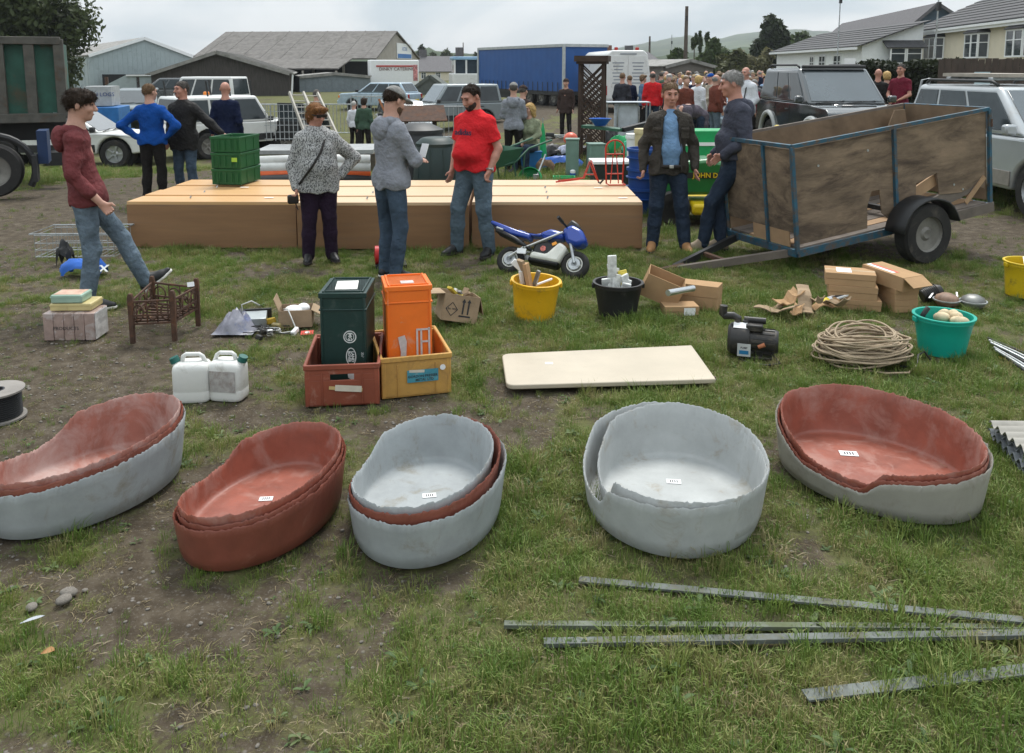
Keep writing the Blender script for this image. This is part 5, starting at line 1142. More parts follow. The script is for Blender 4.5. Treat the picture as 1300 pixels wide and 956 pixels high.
def skw(x, y, z): w_ = wheel(sk, skp(x, y, z), .40, .28, RIMD, rr=.6, spokes=0); w_.rotation_euler = (0, 0, 0)
skw(wq.x, wq.y, .40)
TU([skp(wq.x + .50 * math.cos(a), wq.y + .22 * math.cos(a), .40 + .52 * math.sin(a)) for a in [R(-30 + 12 * k) for k in range(16)]], .05, 8).bd('mudguard', RUB, sk, smooth='auto')
skw(wq.x - 1.2, wq.y - .6, .40); skw(wq.x - 1.2, wq.y + 1.4, .40); BX(skp(wq.x + .5, wq.y + .5, .72), (.14, .5, .5)).bd('blue_tank', mat('dark_blue_paint', (0.01, 0.03, 0.09), .5), sk); BX(skp(wq.x + .52, wq.y + .2, .42), (.06, .36, .4)).bd('mud_flap', RUB, sk)
# ================================================================ FOREGROUND GOODS
GREY_TUB = mat('grey_fibre', (0.315, 0.335, 0.34), 0.6, var=0.16, scale=5, dirt=(0.24, 0.22, 0.175), dirt_amt=0.26, dscale=7, bump=0.12, bscale=30, spec=0.4)
WHITE_TUB = mat('pale_grey_fibre', (0.375, 0.388, 0.382), 0.6, var=0.15, scale=5, dirt=(0.29, 0.255, 0.195), dirt_amt=0.24, dscale=7, bump=0.12, bscale=30, spec=0.4)
BUFF_TUB = mat('buff_grey_fibre', (0.31, 0.295, 0.26), 0.55, var=0.12, scale=4, dirt=(0.20, 0.17, 0.13), dirt_amt=0.3, dscale=3.5, bump=0.12, bscale=30)
TERRA = mat('terracotta_fibre', (0.265, 0.078, 0.050), 0.42, var=0.25, scale=6, dirt=(0.34, 0.17, 0.135), dirt_amt=0.45, dscale=7, bump=0.15, bscale=34, spec=0.5)
PINK = mat('pale_pink_fibre', (0.29, 0.115, 0.085), .45, var=.22, scale=6, dirt=(0.42, 0.29, 0.26), dirt_amt=.62, dscale=4, bump=.15, bscale=34, spec=.45)
TERRA_D = mat('dark_terracotta_fibre', (0.205, 0.062, 0.040), 0.45, var=0.22, scale=5, dirt=(0.36, 0.19, 0.14), dirt_amt=0.25, dscale=3, bump=0.15, bscale=34)
STICK = mat('sticker_white', (0.80, 0.80, 0.80), 0.5, var=0.05)
INK = mat('printed_ink', (0.03, 0.03, 0.035), 0.6, var=0.1)
def tub_shell(a, b, ang, hpts, m, z0, seed, grow=0.0, parent_loc=(0, 0), drop=0.0, floor_z=0.010):
    n = 320; ph = np.linspace(0, 2 * PI, n, endpoint=False)
    deg = np.array([p[0] for p in hpts] + [hpts[0][0] + 360], float); hh = np.array([p[1] for p in hpts] + [hpts[0][1]], float)
    q = (np.degrees(ph) - deg[0]) % 360 + deg[0]
    H = np.interp(q, deg, hh); ker = np.hanning(9); ker /= ker.sum(); H = np.convolve(np.concatenate([H[-8:], H, H[:8]]), ker, 'same')[8:-8] - drop
    rg = np.random.RandomState(seed)
    rag = np.interp(ph, np.linspace(0, 2 * PI, 91), np.append(r_ := rg.randn(90), r_[0])) * .0020 + rg.randn(n) * .0021
    H = H + rag
    def radial(off):                                              # ellipse radius in world direction ph
        t = ph - ang; return 1 / np.sqrt((np.cos(t) / (a + off)) ** 2 + (np.sin(t) / (b + off)) ** 2)
    th = 0.0085; lipj = rg.randn(n) * .0016; rows = []
    def ring(off, z): r = radial(off); rows.append(np.stack([r * np.cos(ph), r * np.sin(ph), z if hasattr(z, '__len__') else np.full(n, z)], 1))
    F_ = 0.11
    ring(-.035 - grow, 0.0); ring(-.012 - grow, 0.002); ring(-.001 - grow, .010); ring(.000 - grow, .022); ring(.005 - grow, .027)
    for f in (.22, .5, .8): ring(.005 + F_ * H * f - grow, .027 + (H - .027) * f)
    ring(.005 + F_ * H - grow + lipj * .5, H - .004); ring(.005 + F_ * H - grow - th * .4 + lipj, H + .002); ring(.005 + F_ * H - grow - th + lipj, H - .003)
    for f in (.75, .4, .15): ring(.005 + F_ * H * f - grow - th, .027 + (H - .027) * f)
    ring(-.006 - grow, .026); ring(-.011 - grow, .016); ring(-.026 - grow, floor_z + .001); ring(-.045 - grow, floor_z); ring(-.16 - grow, floor_z + .001)
    V = np.concatenate(rows); m_ = len(rows); fs = []
    for i in range(m_ - 1):
        for k in range(n): l = (k + 1) % n; fs.append((i * n + k, i * n + l, (i + 1) * n + l, (i + 1) * n + k))
    fs.append(tuple(range(n))[::-1]); fs.append(tuple((m_ - 1) * n + k for k in range(n)))
    V[:, 2] += z0
    me = bpy.data.meshes.new('dog_tub'); me.from_pydata(V.tolist(), [], fs); me.materials.append(m)
    me.polygons.foreach_set('use_smooth', [True] * len(me.polygons)); me.set_sharp_from_angle(angle=R(50))
    return mesh_obj('dog_bed_tub', me)
def tub_stack(cx, cy, a, b, ang, hp, shells, seed, sticker, what):
    TUB_KEEP.append((cx, cy, a * .98, b * .98, ang))
    for i, (m, z0, gr, drop, dx, dy, da, label) in enumerate(shells):
        hq = [(p[0] + da, p[1]) for p in hp]
        o = tub_shell(a, b, ang + R(da) * .3, hq, m, 0, seed + i, gr, drop=drop)
        o.location = (cx + dx, cy + dy, z0 + .004); tag(o, label, 'tub', what)
        if i == len(shells) - 1 and sticker:
            sx, sy, sr, sw = sticker
            st = BX((sx, sy, .0135), (sw, sw * .62, .0012), rz=sr).bd('lot_sticker', STICK, o)
            for k in range(4):
                q = Matrix.Rotation(sr, 3, 'Z') @ Vector((-sw * .22 + k * sw * .15, 0, 0))
                BX((sx + q.x, sy + q.y, .0147), (sw * .07, sw * .34, .0006), rz=sr).bd('print', INK, st)
grp = 'ragged oval tubs laid out in a row'
tub_stack(-1.93, 3.66, .44, .305, R(62), [(0, .27), (45, .285), (90, .27), (125, .235), (143, .16), (165, .13), (190, .15), (225, .20), (270, .23), (315, .255)],
          [(GREY_TUB, 0, 0, .012, 0, 0, 0, 'outer grey tub under two terracotta ones, beside the white jerrycans'), (TERRA_D, .022, .012, .012, .004, 0, 1, 'middle terracotta tub in the grey one near the cable reel'),
           (PINK, .044, .022, .016, 0, .004, -1, 'empty terracotta tub without sticker nested in a grey tub')], 11, None, grp)
tub_stack(-1.065, 3.44, .425, .285, R(74), [(0, .235), (45, .235), (90, .215), (125, .19), (143, .13), (170, .115), (200, .14), (235, .185), (270, .20), (315, .22)],
          [(TERRA_D, 0, 0, .01, 0, 0, 0, 'bottom dark terracotta tub of an all terracotta stack'), (TERRA_D, .022, .012, .015, .003, 0, 3, 'middle terracotta tub of the all terracotta stack'),
           (TERRA, .044, .022, .012, 0, .002, -2, 'top terracotta tub with sticker in an all terracotta stack')], 21, (-.01, .05, .1, .058), grp)
tub_stack(-.375, 3.48, .44, .305, R(82), [(0, .26), (45, .25), (90, .235), (130, .215), (148, .16), (170, .145), (200, .175), (240, .215), (270, .225), (315, .245)],
          [(GREY_TUB, 0, 0, .02, .012, 0, 0, 'outer blue grey tub with a terracotta rim showing inside'), (TERRA_D, .026, .016, .012, .002, 0, 0, 'terracotta tub sandwiched between two grey tubs'),
           (GREY_TUB, .05, .036, .02, -.008, 0, 0, 'inner blue grey tub with sticker above a terracotta layer')], 31, (.02, .03, .15, .06), grp)
tub_stack(.73, 3.55, .45, .37, R(85), [(0, .235), (45, .265), (90, .275), (135, .25), (155, .185), (175, .15), (200, .13), (213, .125), (221, .215), (270, .235), (315, .235)],
          [(WHITE_TUB, 0, 0, .0, -.022, .012, 2, 'outer pale grey tub standing proud on its open side'), (WHITE_TUB, .03, .026, .015, .012, -.004, -4, 'pale grey tub with sticker nested in another pale grey tub')], 41, (0, .13, -.1, .066), grp)
tub_stack(1.71, 3.785, .46, .35, R(-52), [(0, .26), (45, .27), (90, .275), (135, .255), (165, .19), (190, .12), (225, .10), (241, .10), (249, .165), (290, .215), (330, .24)],
          [(BUFF_TUB, 0, 0, .004, 0, 0, 0, 'outer buff grey tub under terracotta ones, beside the corrugated sheets'), (TERRA_D, .020, .012, .014, -.004, 0, -2, 'middle terracotta tub in the buff grey one'),
           (TERRA, .046, .022, .018, .002, .003, 2, 'top terracotta tub with large sticker in a buff grey tub')], 51, (-.07, .14, -.15, .085), grp)

# ---- galvanised rails on the grass
GALV = mat('galvanised_steel', (0.42, 0.44, 0.45), 0.42, var=0.25, scale=14, metal=0.75, dirt=(0.17, 0.15, 0.12), dirt_amt=0.3, dscale=6)
RAILM = mat('dull_rail_steel', (0.125, 0.138, 0.128), .65, var=.3, scale=10, metal=.2, dirt=(0.14, 0.13, 0.09), dirt_amt=.4, dscale=7)
GALV2 = mat('mossy_galvanised', (0.13, 0.145, 0.115), 0.65, var=0.25, scale=9, metal=0.2, dirt=(0.13, 0.15, 0.08), dirt_amt=0.4, dscale=5)
def rail(p, q, wd, hh, m, label, flip=1):
    p, q = Vector(p), Vector(q); d = (q - p); L = d.length
    th = .006
    prof = [(-wd / 2, 0), (wd / 2, 0), (wd / 2, th), (-wd / 2 + th, th), (-wd / 2 + th, hh), (-wd / 2, hh)]
    o = PR([(x * flip, z) for x, z in prof], 0, L).bd('steel_angle_rail', m, bevel=.0015)
    o.location = p; o.rotation_euler = Vector((0, 1, 0)).rotation_difference(d).to_euler()
    return tag(o, label, 'rail', 'galvanised angle rails lying on the grass')
rail(gp(735, 738) + Vector((0, 0, .004)), gp(1340, 806) + Vector((.2, 0, .02)), .042, .010, RAILM, 'dull steel rail lying askew behind the other rails, below the pale grey tubs', -1)
rail(gp(640, 795) + Vector((0, 0, .003)), gp(1420, 800) + Vector((0, 0, .003)), .042, .016, GALV2, 'mossy straight steel rail lying tight against a second rail', -1)
rail(gp(690, 819) + Vector((0, 0, .006)), gp(1420, 799) + Vector((0, -.05, .022)), .046, .016, RAILM, 'dull steel rail lying over the mossy rail at its end', -1)
rail(gp(1022, 886) + Vector((0, 0, .004)), gp(1420, 840) + Vector((0, 0, .006)), .05, .008, RAILM, 'separate dull steel rail lying away from the crossing rails', -1)

# ---- cable reel
t = thing('cable_reel', 'reel of black cable with grey flanges on bare soil', 'cable reel', gp(-2, 530), 0); t.scale = (.86, .86, .86)
FL = mat('flange_board', (0.24, 0.22, 0.20), .8, bump=.2); CB = mat('black_cable', (0.012, 0.012, 0.013), .45, var=.3)
LA([(.0, 0), (.165, 0), (.165, .012), (0, .012)], 40).bd('flange', FL, t, smooth='auto')
mb = MB(); prof = []
for k in range(12): z = .016 + k * .0135; prof += [(.128, z), (.140, z + .003), (.1425, z + .0068), (.140, z + .0105), (.128, z + .0133)]
mb.lathe([(.01, .012)] + prof + [(.01, .178)], 48).bd('cable', CB, t, smooth=True)
mb = MB(); mb.lathe([(.048, .178), (.165, .178), (.165, .190), (.048, .190), (.048, .178)], 40).bd('flange', FL, t, smooth='auto')
LA([(.04, .15), (.05, .15), (.05, .192), (.04, .192), (.04, .15)], 24).bd('hub', INK, t, smooth='auto')

# ---- jerrycans
CAN = mat('jerrycan_plastic', (0.68, 0.68, 0.65), 0.38, var=0.06, scale=5, dirt=(0.33, 0.30, 0.25), dirt_amt=0.22, dscale=5, spec=.5)
CAPG = mat('green_cap', (0.02, 0.12, 0.10), .4)
OLDLAB = mat('worn_label', (0.42, 0.40, 0.38), .8, var=.25, scale=18, dirt=(0.22, 0.17, 0.15), dirt_amt=.5, dscale=14)
def jerrycan(px, py, rz, mirror, label, lab):
    s_ = -1 if mirror else 1
    t = thing('jerrycan', label, 'jerrycan', gp(px, py), rz, 'white jerrycans')
    a, b, hh = .105, .075, .235
    mb = MB(); rings = []; n = 32
    def sup(sx, sy, z, ox=0):
        r = []
        for k in range(n):
            q = 2 * PI * k / n; c_, s2 = math.cos(q), math.sin(q); e = .45
            r.append((ox + sx * math.copysign(abs(c_) ** e, c_), sy * math.copysign(abs(s2) ** e, s2), z))
        return r
    prof = [(.93, .0), (.99, .008), (1.0, .02), (1.0, .06), (.985, .065), (1.0, .07), (1.0, .185), (.97, .205), (.88, .22), (.66, .232)]
    vs = []
    for (k_, z) in prof: vs += sup(a * k_, b * k_, z)
    m_ = len(prof); fs = [tuple(range(n))[::-1], tuple((m_ - 1) * n + k for k in range(n))]
    for i in range(m_ - 1):
        for k in range(n): l = (k + 1) % n; fs.append((i * n + k, i * n + l, (i + 1) * n + l, (i + 1) * n + k))
    mb.add(vs, fs).bd('body', CAN, t, smooth='auto')
    TU([(-.055 * s_, 0, .222), (-.045 * s_, 0, .262), (-.03 * s_, 0, .272), (.045 * s_, 0, .270), (.062 * s_, 0, .258), (.085 * s_, 0, .205)], .0125, 10).bd('handle', CAN, t, smooth=True)
    nk = TU([(-.082 * s_, 0, .205), (-.094 * s_, 0, .232)], [.024, .023], 16).bd('neck', CAN, t, smooth='auto')
    TU([(-.090 * s_, 0, .226), (-.102 * s_, 0, .256)], [.028, .026], 16).bd('cap', CAPG, t, smooth='auto')
    if lab: BX((.0, -b - .001, .12), (.155, .002, .125)).bd('label', OLDLAB, t)
jerrycan(246, 506, R(6), False, 'plain white jerrycan with no label on its side', False)
jerrycan(291, 504, R(-8), True, 'white jerrycan with a worn grey label', True)

# ---- crates
BRC = mat('brown_crate_plastic', (0.26, 0.07, 0.04), .5, var=.15, dirt=(0.40, 0.22, 0.17), dirt_amt=.2, dscale=9)
YLC = mat('ochre_crate_plastic', (0.52, 0.29, 0.075), .55, var=.15, dirt=(0.30, 0.17, 0.06), dirt_amt=.38, dscale=6)
GNC = mat('dark_green_crate', (0.010, 0.035, 0.030), .4, var=.2, dirt=(0.06, 0.08, 0.07), dirt_amt=.15, dscale=8)
ORC = mat('orange_crate', (0.78, 0.16, 0.014), .45, var=.1, dirt=(0.55, 0.30, 0.20), dirt_amt=.12, dscale=9)
def crate(name, label, loc, rz, W, D, H, m, hole=True, rot=None):
    t = thing(name, label, 'crate', loc, rz, rot=rot); th = .012
    mb = BX((0, 0, th / 2), (W, D, th))
    mb.box((-W / 2 + th / 2, 0, H / 2), (th, D - .03, H - .004)); mb.box((W / 2 - th / 2, 0, H / 2), (th, D - .03, H - .004)); mb.box((0, D / 2 - th / 2, H / 2), (W - .03, th, H - .004))
    if hole:
        hw, z0, z1 = .068, H * .62, H * .77
        mb.box((0, -D / 2 + th / 2, z0 / 2), (W - .03, th, z0)); mb.box((0, -D / 2 + th / 2, (z1 + H) / 2 - .002), (W - .03, th, H - z1 - .004))
        for s_ in (-1, 1): mb.box((s_ * (W / 4 + hw / 2 - .008), -D / 2 + th / 2, (z0 + z1) / 2), (W / 2 - hw - .016, th, z1 - z0))
    else: mb.box((0, -D / 2 + th / 2, H / 2), (W - .03, th, H - .004))
    mb.bd('body', m, t, bevel=.002)
    for s_ in (-1, 1):
        for q in (-1, 1): BX((s_ * (W / 2 - .014), q * (D / 2 - .014), H / 2 - .003), (.030, .030, H - .01)).bd('corner_post', m, t, bevel=.006)
    for (c, d) in (((0, -D / 2 + .001, H - .012), (W + .012, .018, .030)), ((0, D / 2 - .001, H - .012), (W + .012, .018, .030)), ((-W / 2 + .001, 0, H - .0125), (.018, D - .018, .029)), ((W / 2 - .001, 0, H - .0125), (.018, D - .018, .029))):
        BX(c, d).bd('rim', m, t, bevel=.004)
    for x in (-W * .27, W * .27):
        BX((x, -D / 2 - .003, H * .42), (.007, .006, H * .78)).bd('rib', m, t, bevel=.0015)
    for y in (-D * .2, D * .2):
        for s_ in (-1, 1): BX((s_ * (W / 2 + .003), y, H * .45), (.006, .007, H * .8)).bd('rib', m, t, bevel=.0015)
    return t
BR0 = gp(388, 517); BR1 = gp(482, 513)
W_ = (BR1 - BR0).length; ra = math.atan2(BR1.y - BR0.y, BR1.x - BR0.x)
def corner_place(p, rz, W, D): q = Matrix.Rotation(rz, 3, 'Z') @ Vector((W / 2, D / 2, 0)); return Vector(p) + q
bc = crate('storage_crate', 'red brown plastic crate with a hand hole and paper label', corner_place(BR0, ra, W_, .57), ra, W_, .57, .245, BRC)
PAP = mat('old_paper', (0.62, 0.57, 0.47), .85, var=.12, scale=12)
BX((.035, -.57 / 2 - .0085, .105), (.15, .001, .036), ry=R(5)).bd('paper_label', PAP, bc)
BX((.02, -.57 / 2 - .0076, .103), (.19, .001, .02), ry=R(6)).bd('tape', mat('tan_tape', (0.5, 0.36, 0.16), .5), bc)
YL0 = gp(485, 507); YL1 = gp(573, 498); yw = (YL1 - YL0).length; ya = math.atan2(YL1.y - YL0.y, YL1.x - YL0.x)
yc = crate('storage_crate', 'ochre yellow plastic crate with a torn blue label', corner_place(YL0, ya, yw, .55), ya, yw, .55, .245, YLC, hole=False)
BLL = mat('blue_label', (0.06, 0.26, 0.33), .6, var=.2, scale=14, dirt=(0.45, 0.42, 0.36), dirt_amt=.15, dscale=12)
bl = BX((.035, -.55 / 2 - .009, .125), (.185, .001, .075)).bd('blue_label', BLL, yc)
text_mesh('GORDON PRESSER', .021, INK, bl, (.035, -.55 / 2 - .0102, .123), (R(90), 0, 0), bold=.0004, ext=.0003)
text_mesh('METAL LTD', .021, INK, bl, (.045, -.55 / 2 - .0102, .101), (R(90), 0, 0), bold=.0004, ext=.0003)
BX((.0, -.55 / 2 - .0098, .155), (.09, .001, .016), ry=R(4)).bd('torn_paper', PAP, bl)
LA([(0, 0), (.017, 0), (.017, .003), (0, .003)], 14, M=Matrix.Translation((.155, -.55 / 2 - .006, .165)) @ Matrix.Rotation(R(90), 4, 'X')).bd('rivet_mark', STICK, yc)

def upright_crate(label, cx, cy, z, W, D, H, rz, lean, m, win=True):
    t = thing('upright_crate', label, 'crate', (cx, cy, z), rz, rot=(lean, 0, rz))
    mb = BX((0, 0, H / 2), (W, D, H)); b = mb.bd('body', m, t, bevel=.012)
    for (z_, hh) in ((H - .016, .032), (H * .83, .010), (.016, .03)):
        BX((0, 0, z_), (W + .012, D + .012, hh)).bd('band', m, t, bevel=.004)
    for s_ in (-1, 1):
        BX((s_ * (W / 2 - .012), -D / 2 - .003, H / 2), (.010, .008, H - .06)).bd('rib', m, t, bevel=.002)
        BX((s_ * (W / 2 - .02), -.0, H + .001), (.010, D - .02, .016)).bd('rib', m, t, bevel=.002)
    BX((0, -D / 2 + .02, H + .001), (W - .06, .010, .016)).bd('rib', m, t, bevel=.002)
    BX((0, D / 2 - .02, H + .001), (W - .06, .010, .016)).bd('rib', m, t, bevel=.002)
    return t
gt = upright_crate('dark green crate with white round and oval badges, stood on end', -1.0, 5.03, .015, .27, .40, .60, R(2), R(-1.5), GNC)
BX((.0, -.02, .604), (.13, .22, .006), rz=.1).bd('paper_scrap', mat('crumpled_paper', (0.7, 0.68, 0.64), .9, bump=.8, bscale=30), gt)
WH = mat('white_print', (0.62, 0.64, 0.62), .5, var=.15, scale=20)
fy = -.40 / 2 - .0008
def ring(mb, cx, cz, rx, rz_, th, n=36, sides=None):
    n = sides or n; vs = []; fs = []
    for k in range(n):
        a = 2 * PI * (k + .5) / n; vs += [(cx + rx * math.cos(a), fy, cz + rz_ * math.sin(a)), (cx + (rx - th) * math.cos(a), fy, cz + (rz_ - th) * math.sin(a))]
    for k in range(n): l = (k + 1) % n; fs.append((2 * k, 2 * l, 2 * l + 1, 2 * k + 1))
    mb.add(vs, fs); return mb
bx = .038
b1 = ring(MB(), bx, .335, .038, .038, .006).bd('round_badge', WH, gt); ring(MB(), bx, .335, .027, .027, .004, sides=8).bd('octagon', WH, b1)
text_mesh('MG', .030, WH, b1, (bx, fy, .335), (R(90), R(90), 0), ext=.0003, bold=.0008)
b2 = ring(MB(), bx + .005, .215, .030, .054, .005).bd('oval_badge', WH, gt); text_mesh('LAND', .024, WH, b2, (bx + .014, fy, .215), (R(90), R(90), 0), ext=.0003, bold=.0008); text_mesh('ROVER', .021, WH, b2, (bx - .006, fy, .215), (R(90), R(90), 0), ext=.0003, bold=.0008)
PR([(bx - .022, .145), (bx + .040, .143), (bx + .036, .085), (bx + .010, .070), (bx - .015, .088)], fy - .0003, fy + .0003).bd('shield_badge', WH, gt)
text_mesh('357', .022, WH, gt, (bx + .072, fy, .225), (R(90), R(90), 0), ext=.0003)
ot = upright_crate('bright orange crate with peeled sticker marks, stood on end', -.655, 5.14, .015, .275, .36, .60, R(12), R(-3), ORC)
RES = mat('sticker_residue', (0.52, 0.47, 0.45), .8, var=.2, scale=20)
of = -.36 / 2 - .0085
PR([(-.06, .12), (-.025, .13), (-.018, .26), (-.03, .30), (-.07, .29), (-.055, .2)], of, of + .001).bd('sticker_residue', RES, ot)
pm = MB()
for (a, b) in (((.045, .05), (.045, .33)), ((.07, .055), (.07, .33)), ((.04, .33), (.125, .33)), ((.118, .05), (.118, .34)), ((.07, .255), (.118, .255)), ((.07, .10), (.118, .10))):
    pm = BR((a[0], of, a[1]), (b[0], of, b[1]), .011, .002, up=(0, 1, 0)); pm.bd('sticker_residue', RES, ot)
BX((0, -.08, .604), (.08, .08, .004)).bd('worn_mark', RES, ot)

# ---- cardboard
CARD = mat('cardboard', (0.40, 0.255, 0.14), .85, var=.10, scale=6, bump=.06, bscale=60, spec=.1)
CARD_D = mat('weathered_cardboard', (0.32, 0.235, 0.155), .9, var=.2, scale=7, bump=.2, bscale=40, spec=.1)
def open_box(name, label, loc, rot, W, D, H, m, flaps=((0, 0, 0, 0)), group=None, closed=False, th=.005):
    """carton: four panels and a floor, flap angles (front, back, left, right) from vertical"""
    t = thing(name, label, 'carton', loc, rot=rot, group=group)
    BX((0, 0, th / 2), (W, D, th)).bd('base', m, t)
    BX((0, -D / 2, H / 2), (W, th, H)).bd('panel', m, t); BX((0, D / 2, H / 2), (W, th, H)).bd('panel', m, t)
    BX((-W / 2, 0, H / 2), (th, D - th, H)).bd('panel', m, t); BX((W / 2, 0, H / 2), (th, D - th, H)).bd('panel', m, t)
    if closed: BX((0, 0, H), (W + .004, D + .004, th)).bd('lid', m, t)
    f = flaps; fl = min(W, D) * .5
    if f[0] is not None and not closed: BX((0, 0, fl / 2), (W * .98, th, fl)).bd('flap', m, t, loc=(0, -D / 2, H), rot=(R(f[0]), 0, 0))
    if f[1] is not None and not closed: BX((0, 0, fl / 2), (W * .98, th, fl)).bd('flap', m, t, loc=(0, D / 2, H), rot=(-R(f[1]), 0, 0))
    if f[2] is not None and not closed: BX((0, 0, fl / 2), (th, D * .98, fl)).bd('flap', m, t, loc=(-W / 2, 0, H), rot=(0, -R(f[2]), 0))
    if f[3] is not None and not closed: BX((0, 0, fl / 2), (th, D * .98, fl)).bd('flap', m, t, loc=(W / 2, 0, H), rot=(0, R(f[3]), 0))
    return t
def lidded_box(label, loc, rot, W, D, H, parent_group='long cardboard cartons', lab=True, split=.52):
    t = thing('carton', label, 'carton', loc, rot=rot, group=parent_group)
    BX((0, 0, H * split / 2), (W - .006, D - .006, H * split)).bd('tray', CARD, t, bevel=.002)
    BX((0, 0, H * (1 + split) / 2 + .001), (W, D, H * (1 - split))).bd('lid', CARD, t, bevel=.002)
    if lab:
        BX((-W * .12, 0, H + .002), (W * .3, D * .6, .001)).bd('address_label', STICK, t)
        BX((0, 0, H + .0018), (W, D * .16, .0008)).bd('tape', mat('clear_tape', (0.55, 0.42, 0.28), .25), t)
    return t
# pair in the middle
lidded_box('closed long carton lying behind the open one', gp(888, 397) + Vector((.03, .17, 0)), (0, 0, R(-26)), .34, .17, .20, lab=False)
ob = open_box('carton', 'tipped open carton with a silver tube poking out', gp(846, 398) + Vector((-.05, .13, .10)), (R(12), R(22), R(-8)), .30, .18, .20, CARD, (None, 150, None, None), 'long cardboard cartons')
tb = TU([gp(848, 372, .27), gp(880, 366, .25)], .024, 16).bd('silver_tube', mat('bright_steel', (0.6, 0.62, 0.63), .28, metal=.9, var=.1)); tag(tb, 'silver tube poking out of the tipped carton', 'tube')
lidded_box('small carton with a printed label under the tipped one', gp(872, 404) + Vector((-.04, .1, 0)), (0, 0, R(4)), .27, .16, .085, lab=False)
BX((0, 0, 0), (.09, .001, .06)).bd('address_label', STICK, bpy.data.objects[[o.name for o in C.objects if o.name.startswith('carton')][-1]], loc=(.06, -.083, .045))
# group on the right
p0 = gp(1100, 397)
lidded_box('flat carton at the bottom, left of the three stacked cartons', p0 + Vector((-.02, .18, 0)), (0, 0, R(-14)), .36, .26, .085, lab=False)
lidded_box('middle carton of the left stack with creased side', p0 + Vector((-.05, .19, .087)), (0, 0, R(-17)), .37, .25, .105, lab=False)
lidded_box('taped carton on top of the left stack', p0 + Vector((-.07, .20, .194)), (0, 0, R(-18)), .38, .25, .10, lab=True)
q0 = gp(1143, 398)
lidded_box('lower carton under the carton with an open flap', q0 + Vector((.03, .20, 0)), (0, 0, R(8)), .20, .36, .10, lab=False)
lidded_box('upper carton under the carton with an open flap', q0 + Vector((.03, .20, .102)), (0, 0, R(7)), .20, .36, .09, lab=False)
fb = open_box('carton', 'carton with its flap hanging open over the others', q0 + Vector((-.0, .20, .195)), (R(4), R(0), R(26)), .22, .40, .11, CARD, (118, None, None, None), 'long cardboard cartons')
BX((0, .0, .112), (.225, .40, .005)).bd('lid', CARD, fb); BX((-.05, .06, .1155), (.06, .26, .001)).bd('tape', STICK, fb); BX((-.03, .05, .1165), (.025, .26, .0005)).bd('red_stripe', mat('red_print', (0.6, 0.1, 0.07), .6), fb)
BX((.03, -.13, .05), (.12, .12, .09)).bd('packet', mat('pale_packet', (0.6, 0.62, 0.6), .5), fb)
# UN-marked carton behind the orange crate
cx = gp(572, 420); un = open_box('carton', 'tilted carton with black arrows and a diamond, full of tools', cx + Vector((.02, .22, .025)), (R(-6), R(12), R(14)), .27, .26, .20, CARD_D, (None, 130, 100, 160))
for k, x in enumerate((.015, .055)):
    PR([(x - .006, .06), (x + .006, .06), (x + .006, .15), (x + .016, .15), (x, .178), (x - .016, .15), (x - .006, .15)], -.1345, -.1335).bd('arrow_print', INK, un)
BX((.035, -.134, .045), (.09, .001, .012)).bd('arrow_print', INK, un)
for (a, b) in (((-.07, .04), (-.115, .09)), ((-.115, .09), (-.07, .14)), ((-.07, .14), (-.025, .09)), ((-.025, .09), (-.07, .04))): BR((a[0], -.134, a[1]), (b[0], -.134, b[1]), .005, .001, up=(0, 1, 0)).bd('diamond_print', INK, un)
text_mesh('UN 1950', .022, INK, un, (-.07, -.134, .09), (R(90), 0, 0), ext=.0003, bold=.0004)
TOOLM = mat('mixed_tool_grey', (0.20, 0.20, 0.19), .5, var=.5, scale=8)
for k in range(7):
    rg = random.Random(k); BR((rg.uniform(-.1, .1), rg.uniform(-.1, .1), .1), (rg.uniform(-.12, .12), rg.uniform(-.1, .1), rg.uniform(.19, .25)), rg.uniform(.02, .05), .02).bd('tool', [TOOLM, CARD_D, mat('yellow_tool', (0.6, 0.45, 0.05), .5), STICK][k % 4], un, bevel=.003)
# carton of white bits on the left
cb = open_box('carton', 'low open carton holding white plastic fittings', gp(376, 416) + Vector((-.02, .10, 0)), (0, 0, R(8)), .24, .19, .13, CARD_D, (None, None, 20, 120))
EL((-.02, 0, .10), (.075, .06, .045), 14, 8).bd('white_fitting', STICK, cb, smooth=True); EL((.05, .03, .11), (.05, .05, .04), 12, 8).bd('white_fitting', STICK, cb, smooth=True)
TU([(-.09, -.05, .13), (-.05, -.11, .15), (-.0, -.14, .03), (.02, -.2, .008), (-.08, -.24, .006), (-.16, -.12, .01)], .005, 8).bd('white_cable', mat('grey_cable', (0.5, 0.5, 0.48), .5), cb, smooth=True)
rc = BX((0, 0, .004), (.09, .07, .004)).bd('red_card', mat('red_card', (0.55, 0.04, 0.035), .5)); rc.location = gp(390, 423); rc.rotation_euler = (R(6), 0, R(10)); tag(rc, 'small red packet lying on the grass beside the carton', 'packet')
LA([(.008, 0), (.018, 0), (.018, .001), (.008, .001)], 16, c=(0, 0, .0065)).bd('print', STICK, rc)

